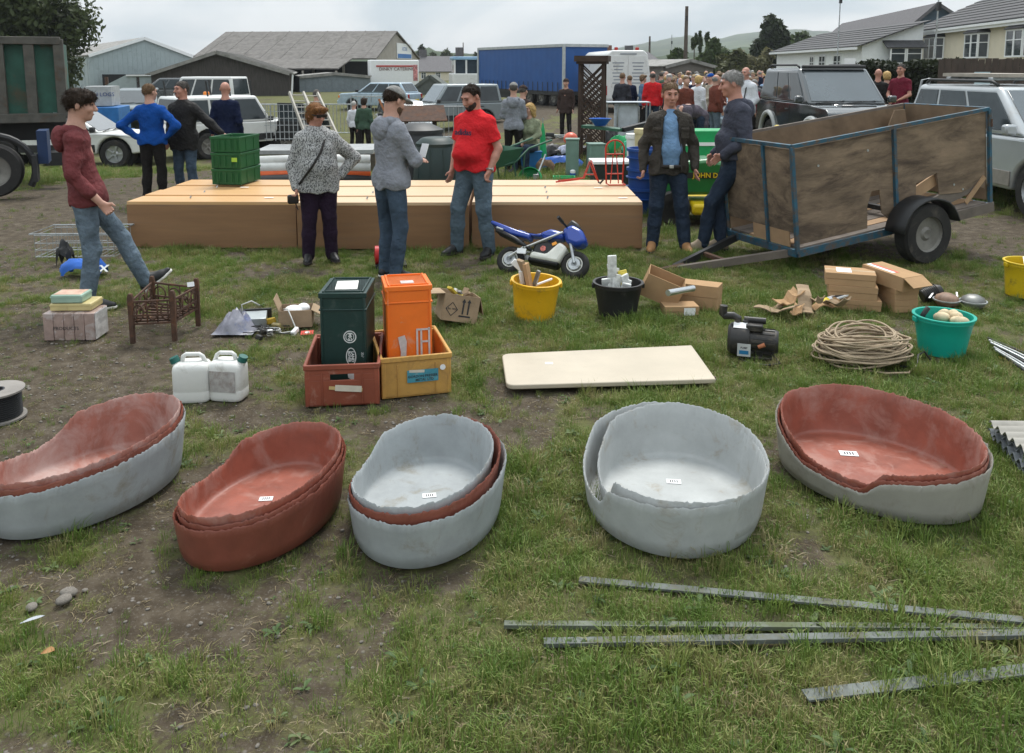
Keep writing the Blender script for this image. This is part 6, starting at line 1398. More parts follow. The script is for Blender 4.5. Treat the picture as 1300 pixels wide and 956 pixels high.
# ---- loose scraps of broken cardboard
rg = random.Random(5)
for k, (px, py, L, Wd, rz, tilt, lab) in enumerate([(988, 404, .36, .09, -48, 10, 'long torn cardboard strip leaning out of the scrap heap'), (1008, 398, .22, .14, 20, 28, 'crumpled cardboard tube end in the scrap heap'), (1022, 400, .34, .10, 78, 32, 'tall torn cardboard strip standing in the scrap heap'),
        (1036, 402, .26, .07, -80, 22, 'narrow folded cardboard strip in the scrap heap'), (1048, 398, .24, .10, 5, 10, 'flat carton piece under the yellow packet'), (1064, 402, .26, .08, -60, 16, 'forked cardboard strip beside the stacked cartons'), (984, 398, .22, .08, 12, 6, 'small brown cardboard scrap lying flat'), (1014, 407, .2, .06, 60, 8, 'folded cardboard offcut in front of the scrap heap')]):
    mb = MB(); nn = 7; vs = []
    for i in range(nn + 1):
        u = -L / 2 + L * i / nn; zz = .018 * math.sin(i * 1.3 + k) + (.03 if i in (0, nn) else 0) * rg.random()
        for v in (-1, -.35, .35, 1): vs.append((u + rg.uniform(-.008, .008), v * Wd / 2 * rg.uniform(.85, 1.1), zz + (abs(v) * .03 * (1 if k % 2 else -.3)) + .04))
    n4 = 4; fs = [(i * n4 + j, i * n4 + j + 1, (i + 1) * n4 + j + 1, (i + 1) * n4 + j) for i in range(nn) for j in range(3)]
    o = mb.add(vs, fs).bd('cardboard_scrap', [CARD_D, CARD, CARD_D][k % 3]); sm = o.modifiers.new('thick', 'SOLIDIFY'); sm.thickness = .008
    o.location = gp(px, py) + Vector((0, .04, math.sin(R(tilt)) * L / 2)); o.rotation_euler = (0, -R(tilt), R(rz)); tag(o, lab, 'cardboard', 'torn cardboard scraps in a heap')
pk = BX((0, 0, 0), (.24, .06, .012)).bd('printed_packet', STICK); pk.location = gp(1062, 394) + Vector((0, .03, .1)); pk.rotation_euler = (R(10), R(-14), R(10)); tag(pk, 'white and yellow printed packet on top of the cardboard scraps', 'packet')
BX((-.09, 0, .0065), (.06, .058, .001)).bd('yellow_panel', mat('yellow_print', (0.75, 0.55, 0.03), .5), pk); BX((.03, 0, .0065), (.12, .03, .001)).bd('dark_panel', INK, pk)

# ---- buckets
def bucket(label, px, py, rt, rb, H, m, tilt=(0, 0), group='buckets of bits', handle=True, loc=None):
    t = thing('bucket', label, 'bucket', loc if loc is not None else gp(px, py), rot=(tilt[0], tilt[1], 0), group=group); th = .006
    mb = LA([(rb - .02, 0), (rb, .006), (rb + (rt - rb) * .5, H * .5), (rt, H - .035), (rt + .004, H - .03), (rt + .004, H - .012), (rt + .014, H - .008), (rt + .014, H), (rt - th, H), (rt - th - .004, H - .03), (rb - th, .012), (0.001, .012)], 48)
    mb.bd('body', m, t, smooth='auto')
    for s_ in (-1, 1): BX((s_ * (rt + .01), 0, H - .03), (.02, .05, .034)).bd('handle_lug', m, t, bevel=.005)
    return t
YB = mat('yellow_bucket', (0.72, 0.40, 0.012), .42, var=.1, dirt=(0.22, 0.16, 0.05), dirt_amt=.2, dscale=7); BB = mat('black_bucket', (0.018, 0.018, 0.019), .5, var=.3, dirt=(0.07, 0.065, 0.06), dirt_amt=.2, dscale=8); TB = mat('teal_bucket', (0.005, 0.33, 0.25), .4, var=.1)
DY = mat('dull_yellow_bucket', (0.60, 0.42, 0.008), .45, var=.1, dirt=(0.16, 0.13, 0.03), dirt_amt=.3, dscale=8)
yb = bucket('bright yellow bucket holding cardboard and tools', 678, 402, .183, .155, .30, YB, (R(3), R(3)))
for k in range(6):
    rg = random.Random(k + 40); BR((rg.uniform(-.12, .05), rg.uniform(-.06, .08), .1), (rg.uniform(-.14, .04), rg.uniform(-.05, .06), rg.uniform(.36, .46)), .07 if k < 3 else .025, .03).bd('contents', [CARD_D, CARD_D, CARD, STICK, TOOLM, STICK][k], yb, bevel=.003)
BR((-.02, 0, .25), (.12, -.02, .32), .03, .01).bd('white_stick', STICK, yb); BX((-.14, 0, .40), (.13, .02, .05), ry=R(40)).bd('white_tool', STICK, yb, bevel=.004)
bb = bucket('black bucket full of clear plastic packets', 784, 400, .185, .145, .27, BB)
PACK = mat('clear_packet', (0.62, 0.63, 0.60), .25, var=.25, scale=25, bump=.8, bscale=25, spec=.6); PACK_Y = mat('yellow_packet', (0.65, 0.52, 0.08), .3, var=.4, scale=20, bump=.6, bscale=25)
for k in range(9):
    rg = random.Random(k + 70); x, y = rg.uniform(-.10, .08), rg.uniform(-.07, .07); hh = [.34, .38, .30, .48, .36, .33, .40, .3, .28][k]
    mb = MB(); mb.box((0, 0, 0), (.07, .022, .22)); o = mb.bd('packet', PACK_Y if k == 4 else PACK, bb, bevel=.006, loc=(x, y, hh - .11), rot=(rg.uniform(-.2, .2), rg.uniform(-.35, .35), rg.uniform(-.6, .6)))
te = bucket('teal green bucket holding stained cream pads', 1195, 447, .185, .145, .265, TB)
PAD = mat('stained_pad', (0.58, 0.47, 0.31), .9, var=.3, scale=14, bump=.5, bscale=30)
for k in range(7): rg = random.Random(k + 20); EL((rg.uniform(-.03, .1), rg.uniform(-.09, .06), .23 + rg.uniform(0, .02)), (.055, .04, .035), 14, 8, q=Euler((rg.random(), rg.random(), rg.random() * 3)).to_matrix().to_4x4()).bd('pad', PAD, te, smooth=True)
TU([(-.12, .02, .15), (-.13, .03, .25), (-.10, .02, .31)], .018, 8).bd('dark_hose', BB, te, smooth=True)
dy = bucket('dull yellow bucket beside the gravel with white strips on top', 1303, 375, .185, .16, .30, DY)
for k in range(3): BR((-.1 + .06 * k, -.12, .302), (.02 + .05 * k, .1, .312), .03, .006).bd('white_strip', STICK, dy)

# ---- rope coil
ROPE = mat('beige_rope', (0.36, 0.28, 0.19), .85, var=.2, scale=20, bump=.4, bscale=150)
rt_ = thing('rope_coil', 'heaped coil of beige rope on the grass', 'rope', gp(1098, 462) + Vector((0, .05, 0)), 0)
rg = random.Random(3)
for k in range(52):
    n = 36; pts = []; ra_, rb_ = rg.uniform(.15, .30), rg.uniform(.11, .22); ph = rg.uniform(0, 6.3); cx_, cy_ = rg.gauss(0, .025), rg.gauss(0, .02); zc = rg.uniform(.01, .15) * (1.2 - (ra_ - .17) * 3); tl = rg.uniform(-.12, .12); tl2 = rg.uniform(-.1, .1)
    for i in range(n): a = 2 * PI * i / n; r1 = 1 + .05 * math.sin(3 * a + ph); pts.append((cx_ + ra_ * r1 * math.cos(a), cy_ + rb_ * r1 * math.sin(a), max(.008, zc + .03 + tl * math.cos(a) * .25 + tl2 * math.sin(a) * .3 + .015 * math.sin(2 * a + ph))))
    TU(pts, .0068, 6, closed=True).bd('rope_turn', ROPE, rt_, smooth=True)
TU([(.2, -.12, .01), (.29, -.15, .01), (.33, -.08, .015), (.36, -.02, .05), (.42, .02, .06), (.44, -.03, .02)], .0068, 6).bd('rope_end', CB, rt_, smooth=True)
TU([(-.1, -.18, .012), (.05, -.25, .01), (.2, -.24, .01), (.3, -.12, .012)], .0068, 6).bd('rope_end', ROPE, rt_, smooth=True)
BX((-.0, .0, .12), (.05, .001, .03), rx=R(70)).bd('lot_sticker', STICK, rt_)

# ---- water pump
PB = mat('pump_black', (0.022, 0.021, 0.02), .42, var=.35, dirt=(0.12, 0.10, 0.08), dirt_amt=.3, dscale=8); PO = mat('pump_copper', (0.42, 0.15, 0.07), .5)
pt = thing('water_pump', 'black electric water pump with a grey label lying on grass', 'pump', gp(955, 458) + Vector((0, .08, .0)), R(-18))
X90 = Matrix.Rotation(R(90), 4, 'Y')
LA([(0, -.14), (.085, -.14), (.105, -.12), (.11, -.02), (.10, 0), (0, 0)], 28, M=Matrix.Translation((.0, 0, .12)) @ X90).bd('pump_housing', PB, pt, smooth='auto')
mb = MB()
mt = LA([(0, 0), (.078, 0), (.078, .17), (.07, .185), (.0, .185)], 28, M=Matrix.Translation((.0, 0, .12)) @ X90).bd('motor', PB, pt, smooth='auto')
for k in range(14):
    a = 2 * PI * k / 14; BX((.09, .080 * math.cos(a), .12 + .080 * math.sin(a)), (.14, .006, .012), rx=a).bd('cooling_fin', PB, pt)
BX((.03, -.02, .215), (.11, .08, .045)).bd('terminal_box', PB, pt, bevel=.008)
TU([(.10, .02, .25), (-.04, .02, .25)], .022, 12).bd('carry_handle', PB, pt, smooth='auto')
TU([(-.08, 0, .22), (-.08, 0, .26), (-.11, 0, .275), (-.17, 0, .27), (-.18, 0, .28), (-.175, 0, .34)], .026, 14).bd('elbow_pipe', PB, pt, smooth='auto')
TU([(-.03, 0, .21), (-.03, 0, .25)], .022, 14).bd('outlet_stub', PB, pt, smooth='auto')
lb = BX((-.03, -.115, .08), (.085, .003, .085)).bd('rating_label', mat('label_silver', (0.45, 0.46, 0.46), .4), pt); BX((-.03, -.117, .065), (.06, .002, .025)).bd('blue_panel', mat('blue_panel', (0.02, 0.16, 0.34), .4), lb)
text_mesh('PUMP', .018, INK, lb, (-.03, -.1168, .095), (R(90), 0, 0), ext=.0003, bold=.0004)
BX((-.06, -.04, .225), (.09, .05, .002), rx=R(32)).bd('lot_sticker', STICK, pt)
TU([(.06, -.082, .10), (.10, -.085, .12)], .014, 10).bd('copper_capacitor', PO, pt, smooth='auto')
BX((.05, 0, .018), (.20, .15, .02)).bd('base_plate', PB, pt, bevel=.004); BX((.06, 0, .04), (.05, .1, .05)).bd('foot', PB, pt, bevel=.004)
TU([(.14, -.05, .06), (.2, -.1, .01), (.12, -.16, .008), (.0, -.15, .01), (-.06, -.10, .015)], .006, 8).bd('power_cable', PB, pt, smooth=True)

# ---- cream board
zb = .055
c4 = [gp(637, 449, zb), gp(878, 438, zb), gp(909, 481, zb), gp(643, 489, zb)]
def rounded(poly, r, which, n=6):
    out = []
    for i, p in enumerate(poly):
        a, b = poly[i - 1], poly[(i + 1) % len(poly)]
        if i not in which: out.append(p); continue
        u, v = (a - p).normalized(), (b - p).normalized(); p1, p2 = p + u * r, p + v * r
        for k in range(n + 1): s_ = k / n; out.append((p1 * (1 - s_) + p * s_) * (1 - s_) + (p * (1 - s_) + p2 * s_) * s_)
    return out
pl = rounded(c4, .06, (0, 3))
bd = PR([(p.x, p.y) for p in pl], zb - .03, zb, 'z').bd('board', mat('cream_laminate', (0.47, 0.41, 0.32), .5, var=.08, scale=3, dirt=(0.45, 0.38, 0.28), dirt_amt=.1), bevel=.006)
tag(bd, 'cream laminate board with two rounded corners lying on the grass', 'board')
BX(gp(697, 461, zb + .001), (.05, .035, .001)).bd('lot_sticker', STICK, bd)
BX(gp(905, 481, zb - .018), (.035, .02, .028)).bd('end_cap', mat('brown_end', (0.08, 0.04, 0.03), .6), bd)
RECT_KEEP.append([(p.x, p.y) for p in c4])
for px in (700, 850): p = gp(px, 470, 0); BX((p.x, p.y, .0125), (.04, .3, .025)).bd('batten', CARD_D, bd)

# ---- corrugated sheets at the right edge
def corr(label, c, L, Wd, rz, z, m, n=9, tilt=0):
    vs = []; N = n * 8
    for i in range(N + 1):
        u = Wd * i / N; zz = .014 * math.sin(2 * PI * n * i / N)
        for y in (0, L): vs.append((u, y, zz)); vs.append((u, y, zz + .005))
    fs = []
    for i in range(N):
        a, b = i * 4, i * 4 + 4; fs += [(a, b, b + 2, a + 2), (a + 1, a + 3, b + 3, b + 1), (a, a + 1, b + 1, b), (a + 2, b + 2, b + 3, a + 3)]
    o = MB().add(vs, fs).bd('corrugated_sheet', m, smooth='auto'); o.location = c + Vector((0, 0, z)); o.rotation_euler = (tilt, 0, rz)
    return tag(o, label, 'sheet', 'stack of corrugated sheets')
CS1 = mat('cream_sheet', (0.38, 0.36, 0.32), .8, dirt=(0.2, 0.18, 0.14), dirt_amt=.2); CS2 = mat('slate_sheet', (0.20, 0.215, 0.23), .8, var=.25)
for k in range(4): corr(['lowest slate grey corrugated sheet of the stack', 'second slate grey corrugated sheet of the stack', 'third slate grey corrugated sheet of the stack', 'pale topped corrugated sheet on the stack'][k], gp(1256 - 3 * (k % 2), 556 + 3 * k), .8, .62, R(-101 + 3 * k), .02 + k * .034, CS1 if k == 3 else CS2)
# ---- bundle of rods at the right edge
for k in range(7):
    p = gp(1254 + 2 * k, 429 + 3 * k, .02 + .012 * (k % 3)); q = gp(1330, 462 + 5 * k, .02 + .012 * ((k + 1) % 3)); 
    o = TU([p, p.lerp(q, .5) + Vector((0, 0, .006)), q], .0085, 8).bd('metal_rod', GALV if k % 3 else BB, smooth='auto'); tag(o, 'thin steel rod of the bundle beside the teal bucket' if k % 3 else 'black rod of the bundle beside the teal bucket', 'rod', 'bundle of rods')
o = BX((0, 0, .006), (.09, .05, .006)).bd('yellow_card', mat('yellow_card', (0.7, 0.42, 0.03), .6)); o.location = gp(1278, 456); o.rotation_euler = (0, 0, R(-20)); tag(o, 'yellow card lying under the bundle of rods', 'card')

# ---- motor parts behind the teal bucket
for k, (px, py, lab) in enumerate([(1187, 385, 'black ribbed motor casing beside the stacked cartons'), (1206, 392, 'rusty round lamp bowl lying on the grass'), (1240, 394, 'round metal lamp with a bent bracket lying on the grass')]):
    t = thing('motor_casing' if k == 0 else 'old_lamp', lab, 'motor' if k == 0 else 'lamp', gp(px, py) + Vector((0, .06, 0)), R(20 * k), 'old lamps and motors' if k else None)
    if k == 0:
        LA([(0, -.09), (.05, -.09), (.058, -.08), (.058, .05), (.045, .08), (0, .08)], 20, M=Matrix.Translation((0, 0, .07)) @ Matrix.Rotation(R(70), 4, 'Y')).bd('casing', PB, t, smooth='auto')
        for q in range(8): LA([(.058, 0), (.066, 0), (.066, .006), (.058, .006), (.058, 0)], 20, M=Matrix.Translation((0, 0, .07)) @ Matrix.Rotation(R(70), 4, 'Y') @ Matrix.Translation((0, 0, -.07 + q * .015))).bd('fin', PB, t, smooth='auto')
    else:
        mm = mat('rusty_lamp', (0.25, 0.16, 0.11), .6, var=.5, scale=9) if k == 1 else mat('dull_lamp', (0.20, 0.20, 0.19), .45, metal=.5, var=.4)
        LA([(0, .0), (.05, .0), (.085, .03), (.095, .06), (.08, .09), (.04, .11), (0, .113)], 24).bd('bowl', mm, t, smooth=True)
        LA([(.095, .055), (.105, .055), (.105, .065), (.095, .065), (.095, .055)], 24).bd('rim', GALV, t, smooth='auto')
        BR((.09, 0, .06), (.20, .04, .012), .02, .006).bd('bracket', GALV, t); BR((-.1, .08, .06), (.02, .14, .10), .012, .006).bd('bracket', GALV, t)

# ---- cast iron fire basket
RUST = mat('rusty_iron', (0.075, 0.040, 0.026), .8, var=.35, scale=16, dirt=(0.16, 0.07, 0.035), dirt_amt=.35, dscale=9, bump=.4, bscale=60)
fb0, fb1, fb2, fb3 = gp(169, 436), gp(222, 433), gp(252, 414), gp(196, 407)
fg = thing('fire_basket', 'rusty cast iron fire basket with scrolled sides', 'fire basket', (0, 0, 0), 0)
cor = [fb0, fb1, fb2, fb3]
for p, hh in zip(cor, (.36, .37, .37, .35)):
    PR([(-.016, 0), (.016, 0), (.02, hh - .03), (.012, hh), (-.012, hh), (-.02, hh - .03)], -.014, .014, M=Matrix.Translation(p)).bd('leg', RUST, fg, bevel=.004)
for i in range(4):
    a, b = cor[i], cor[(i + 1) % 4]
    if i in (0, 2): tops = (.30, .20)
    else: tops = (.30, .20)
    for z in tops + (.14,): BR(a + Vector((0, 0, z)), b + Vector((0, 0, z)), .012, .014).bd('rail', RUST, fg)
    n = 3; d = b - a
    for k in range(n):
        c_ = a + d * ((k + .5) / n); r_ = d.length / n * .38; u = d.normalized()
        pts = [c_ + u * (r_ * math.cos(2 * PI * q / 16)) + Vector((0, 0, .22 + .055 * math.sin(2 * PI * q / 16))) for q in range(16)]
        TU(pts, .0065, 6, closed=True).bd('scroll', RUST, fg, smooth=True)
    for k in range(4): c_ = a + d * (k / 4 + .125); TU([c_ + Vector((0, 0, .14)), c_ + Vector((0, 0, .30))], .005, 6).bd('spindle', RUST, fg, smooth=True)
for k in range(7):
    s_ = (k + .5) / 7; BR(cor[0].lerp(cor[3], s_) + Vector((0, 0, .15)), cor[1].lerp(cor[2], s_) + Vector((0, 0, .15)), .018, .012).bd('grate_bar', RUST, fg)
BX((fb2.x - .03, fb2.y - .03, .33), (.05, .002, .035), rz=R(30), rx=R(-20)).bd('lot_sticker', STICK, fg)

# ---- shrink-wrapped box with tins
SW = mat('shrink_wrapped_goods', (0.33, 0.24, 0.21), .25, var=.28, scale=9, dirt=(0.50, 0.46, 0.45), dirt_amt=.35, dscale=8, spec=.7, bump=.5, bscale=18)
b0, b1 = gp(56, 433), gp(112, 432)
sw = thing('wrapped_parcel', 'shrink wrapped brown parcel on bare soil under three tins', 'parcel', corner_place(b0, R(2), .36, .22), R(2))
for k in range(5): BX((-.144 + .072 * k, 0, .10), (.070, .22, .20)).bd('packet', SW, sw, bevel=.006)
BX((.181, 0, .10), (.004, .2, .19)).bd('film', mat('plastic_film', (0.55, 0.53, 0.52), .18, var=.3, scale=10, bump=1.0, bscale=14, spec=.8), sw, bevel=.002)
text_mesh('PRODUCTS', .035, INK, sw, (-.02, -.1115, .09), (R(90), 0, 0), ext=.0003)
CT = mat('cream_tin', (0.55, 0.46, 0.22), .4); GT = mat('mint_tin', (0.32, 0.45, 0.36), .4); PT_ = mat('peach_print', (0.55, 0.35, 0.26), .5, var=.4, scale=12)
for (dx, dy_, w, d, h_, z, m, lab) in ((-.085, .02, .13, .17, .055, .2, CT, 'narrow cream tin under the mint tin on the parcel'), (.055, .04, .17, .20, .055, .2, CT, 'wide cream tin under the mint tin on the parcel'), (-.03, .02, .22, .17, .06, .258, GT, 'mint green tin on top of two cream tins')):
    o = BX((0, 0, h_ / 2), (w, d, h_)).bd('biscuit_tin', m, bevel=.008); o.location = sw.location + Vector((dx, dy_, z + .003)); o.rotation_euler = (0, 0, R(3)); tag(o, lab, 'tin', 'tins on the wrapped parcel')
    BX((0, 0, h_ - .016), (w + .004, d + .004, .004)).bd('seam', m, o)
    if m is GT: BX((0, 0, h_ + .001), (w - .03, d - .03, .002)).bd('lid_print', PT_, o)

# ---- electrical junk heap
jx = gp(318, 418)
rd = thing('car_radio', 'grey car radio cassette lying among cables', 'radio', jx + Vector((.0, .09, .0)), R(12))
BX((0, 0, .055), (.19, .15, .06), rx=R(8)).bd('case', mat('radio_alloy', (0.42, 0.45, 0.45), .35, metal=.6, var=.2), rd, bevel=.004); BX((.02, .085, .07), (.21, .02, .075)).bd('fascia', BB, rd, bevel=.004)
TU([(-.08, .05, .09), (-.09, .06, .15), (-.02, .08, .17), (.04, .09, .13)], .005, 8).bd('wire_loop', mat('grey_cable', (0.5, 0.5, 0.48), .5), rd, smooth=True)
bag = MB(); rgn = np.random.RandomState(4); N_ = 14; vs = []
for i in range(N_):
    for j in range(N_):
        u, v = i / (N_ - 1) - .5, j / (N_ - 1) - .5; hgt = .13 * max(0, 1 - (u * u + v * v) * 4.2) * (.6 + .8 * rgn.rand()); vs.append((u * .30, v * .24, hgt + .006))
bag.add(vs, [(i * N_ + j, (i + 1) * N_ + j, (i + 1) * N_ + j + 1, i * N_ + j + 1) for i in range(N_ - 1) for j in range(N_ - 1)])
o = bag.bd('plastic_bag', mat('grey_bag', (0.22, 0.22, 0.26), .3, var=.4, scale=10, spec=.6, dirt=(0.03, 0.07, 0.25), dirt_amt=.3, dscale=5), smooth=True); o.location = gp(296, 424) + Vector((0, .08, 0)); tag(o, 'crumpled grey and blue plastic bag of bits beside the radio', 'bag')
rg = random.Random(9)
for k, (px, py, m, lab) in enumerate([(306, 412, mat('red_plastic', (0.5, 0.04, 0.03), .4), 'small red plastic connector in the junk heap'), (312, 419, mat('blue_plastic', (0.02, 0.08, 0.3), .4), 'blue plastic plug in the junk heap'), (345, 411, mat('yellow_plastic', (0.7, 0.45, 0.04), .4), 'yellow plastic cap beside the low carton'), (333, 424, PB, 'black switch lying in front of the radio'), (343, 426, STICK, 'white plug lying in front of the low carton'), (328, 432, PB, 'dark tool head lying on the grass before the radio'), (375, 424, STICK, 'round white socket beside the red packet'), (352, 417, mat('khaki_part', (0.35, 0.28, 0.12), .5), 'khaki plastic fitting beside the low carton')]):
    o = BX((0, 0, .022), (rg.uniform(.04, .08), rg.uniform(.03, .05), rg.uniform(.03, .05))).bd('small_part', m, bevel=.008); o.location = gp(px, py); o.rotation_euler = (rg.uniform(-.3, .3), rg.uniform(-.3, .3), rg.uniform(0, 3)); tag(o, lab, 'part', 'electrical odds and ends')
for k in range(4):
    p = gp(330 + 6 * k, 418 + 2 * k, .012); pts = [p + Vector((rg.uniform(-.16, .16), rg.uniform(-.1, .1), rg.uniform(0, .05))) for _ in range(7)]
    cu = [pts[0]]
    for a, b, c_ in zip(pts[:-2], pts[1:-1], pts[2:]): cu += [(a + b) / 2, b * .75 + (a + c_) * .125]
    o = TU(cu + [pts[-1]], .004, 6).bd('loose_cable', [CB, BB, mat('grey_cable', (0.5, 0.5, 0.48), .5), CB][k], smooth=True); tag(o, 'loose black cable tangled before the radio' if k != 2 else 'loose grey cable tangled before the radio', 'cable', 'tangled cables')
# ================================================================ PLYWOOD TRAILER
PLY = mat('weathered_plywood', (0.195, 0.140, 0.094), .85, var=.4, scale=4, dirt=(0.07, 0.05, 0.037), dirt_amt=.55, dscale=3, bump=.35, bscale=30, streak=(.55, 1, 1.9)); PLYI = mat('plywood_inside', (0.20, 0.138, 0.086), .85, var=.25, scale=4, dirt=(0.11, 0.08, 0.05), dirt_amt=.3, dscale=2.5)
BLF = mat('blue_frame_paint', (0.018, 0.085, 0.135), .55, var=.3, dirt=(0.11, 0.075, 0.05), dirt_amt=.6, dscale=14); RAWW = mat('raw_wood', (0.36, 0.23, 0.13), .8, var=.15); GREYW = mat('grey_timber', (0.15, 0.125, 0.105), .85, var=.25)
P0 = Vector((2.705, 7.9, .176)); Lt, Wt, Ht = 2.49, 1.1, 1.03
u = Vector((2.305, .9, .307)).normalized(); wv2 = Vector((-u.y, u.x, 0)).normalized(); v = u.cross(wv2).normalized()
MT = Matrix(((u.x, wv2.x, v.x, P0.x), (u.y, wv2.y, v.y, P0.y), (u.z, wv2.z, v.z, P0.z), (0, 0, 0, 1)))
tl = thing('box_trailer', 'tall plywood box trailer on a blue steel frame, nose down', 'trailer'); tl.matrix_world = MT
fw_ = .034
def hole_panel(poly, name, y, m, th=.012): return PR(poly, y, y + th).bd(name, m, tl)
# near side, left sheet with broken lower corner, right sheet with holes
hole_panel([(fw_, .08), (.86, .08), (.87, .30), (.93, .44), (1.03, .44), (1.05, .2), (1.16, .1), (1.20, .1), (1.20, Ht - .03), (fw_, Ht - .03)], 'side_panel', .006, PLY)
hole_panel([(1.25, .10), (1.48, .10), (1.50, .42), (1.78, .48), (1.80, .25), (2.1, .22), (2.3, .26), (Lt - .06, .20), (Lt - .04, Ht - .03), (1.25, Ht - .03)], 'side_panel', .006, PLY)
BX((Lt / 2, Wt - .015, Ht / 2 + .02), (Lt - .06, .014, Ht - .06)).bd('side_panel', PLYI, tl); BX((Lt - .012, Wt / 2, Ht / 2 + .04), (.014, Wt - .06, Ht - .06)).bd('end_panel', PLYI, tl)
BX((.012, Wt / 2, Ht * .58), (.014, Wt - .08, Ht * .78)).bd('end_panel', PLY, tl)
BX((.012, Wt * .35, Ht * .12), (.012, Wt * .5, .16)).bd('end_panel', RAWW, tl)
for k in range(7): BX((Lt / 2, .08 + k * (Wt - .16) / 6, .04), (Lt - .08, .14, .022)).bd('floor_board', RAWW if k % 3 == 1 else GREYW, tl)
for (a, b) in (((0, 0, Ht), (Lt, 0, Ht)), ((0, 0, 0), (Lt, 0, 0)), ((0, Wt, Ht), (Lt, Wt, Ht)), ((0, Wt, 0), (Lt, Wt, 0)), ((0, 0, Ht), (0, Wt, Ht)), ((Lt, 0, Ht), (Lt, Wt, Ht)), ((0, 0, 0), (0, Wt, 0)), ((Lt, 0, 0), (Lt, Wt, 0))):
    BR(a, b, fw_, fw_ if a[2] else .07).bd('frame_rail', BLF if a[1] == 0 or a[2] == 0 else GREYW, tl)
for (x, y) in ((0, 0), (Lt, 0), (0, Wt), (Lt, Wt), (1.225, 0), (.0, .42)): BR((x, y - .004, 0), (x, y - .004, Ht), fw_, fw_, up=(1, 0, 0)).bd('frame_post', BLF, tl)
BR((1.55, .02, .12), (2.44, .03, .30), .02, .14, up=(0, 0, 1)).bd('loose_plank', GREYW, tl); BR((2.15, .0, .10), (2.42, .0, .33), .015, .05).bd('loose_plank', RAWW, tl); BR((1.5, .05, .30), (1.8, .06, .40), .02, .12).bd('loose_plank', RAWW, tl); BR((1.3, -.02, -.02), (Lt + .02, -.02, .0), .03, .10).bd('bottom_batten', GREYW, tl)
rg = random.Random(2)
for k in range(9): x = rg.uniform(.1, 1.1); BR((x, rg.uniform(.1, .9), .07 + .03 * k % .2), (x + rg.uniform(-.4, .4), rg.uniform(.1, .9), .12 + rg.uniform(0, .15)), .1, .015).bd('offcut', RAWW if k % 2 else GREYW, tl)
PR([(1.9, Ht - .45), (2.35, Ht - .4), (2.3, Ht - .02), (2.15, Ht - .01)], Wt - .2, Wt - .185).bd('offcut', PLYI, tl)
for k, (x, z) in enumerate([(2.0, .32), (2.12, .25), (2.25, .2), (1.5, .15), (.3, .8), (.9, .85)]): LA([(0, 0), (.012, 0), (.012, .004), (0, .004)], 8, M=Matrix.Translation((x, .004, z)) @ Matrix.Rotation(R(90), 4, 'X')).bd('bolt', GALV, tl)
BX((Lt + .012, -.0, Ht * .86), (.02, .06, .08)).bd('hinge', RUST, tl)
# drawbar
for y in (.12, Wt - .12): BR((.05, y, -.02), (-1.0, Wt / 2 + (.03 if y > .5 else -.03), -.06), .05, .07).bd('drawbar', GREYW if y < .5 else RUB, tl)
BR((-1.25, Wt / 2, -.05), (-.9, Wt / 2, -.06), .07, .07).bd('hitch', RUST, tl, bevel=.01); BR((-.55, .35, -.04), (-.55, .75, -.04), .04, .04).bd('drawbar_brace', RUST, tl)
# wheel under a mudguard: set level with the ground
Wc = MT @ Vector((1.40, -.16, 0)); Minv = MT.inverted()
for yy in (-.16, Wt + .16):
    wc_ = MT @ Vector((1.40, yy, 0)); wc_.z = .305; wh_ = wheel(tl, Minv @ wc_, .305, .17, RIMD, rr=.58, spokes=0)
    cl = Minv @ wc_; pts = []
    mb = MB(); vs = []
    for k in range(13):
        a = R(12 + 13 * k); rr_ = .375
        for y in (-.12, .12): vs += [(cl.x + rr_ * math.cos(a), yy + y, cl.z + rr_ * math.sin(a) * (1.0 if 4 > k or k > 8 else .97))]
    mb.add(vs, [(2 * k, 2 * k + 1, 2 * k + 3, 2 * k + 2) for k in range(12)]); o = mb.bd('mudguard', RUB, tl, smooth=True); s_ = o.modifiers.new('thick', 'SOLIDIFY'); s_.thickness = .02
BR((1.40, -.2, .13), (1.40, Wt + .2, .13), .05, .05).bd('axle', RUB, tl)

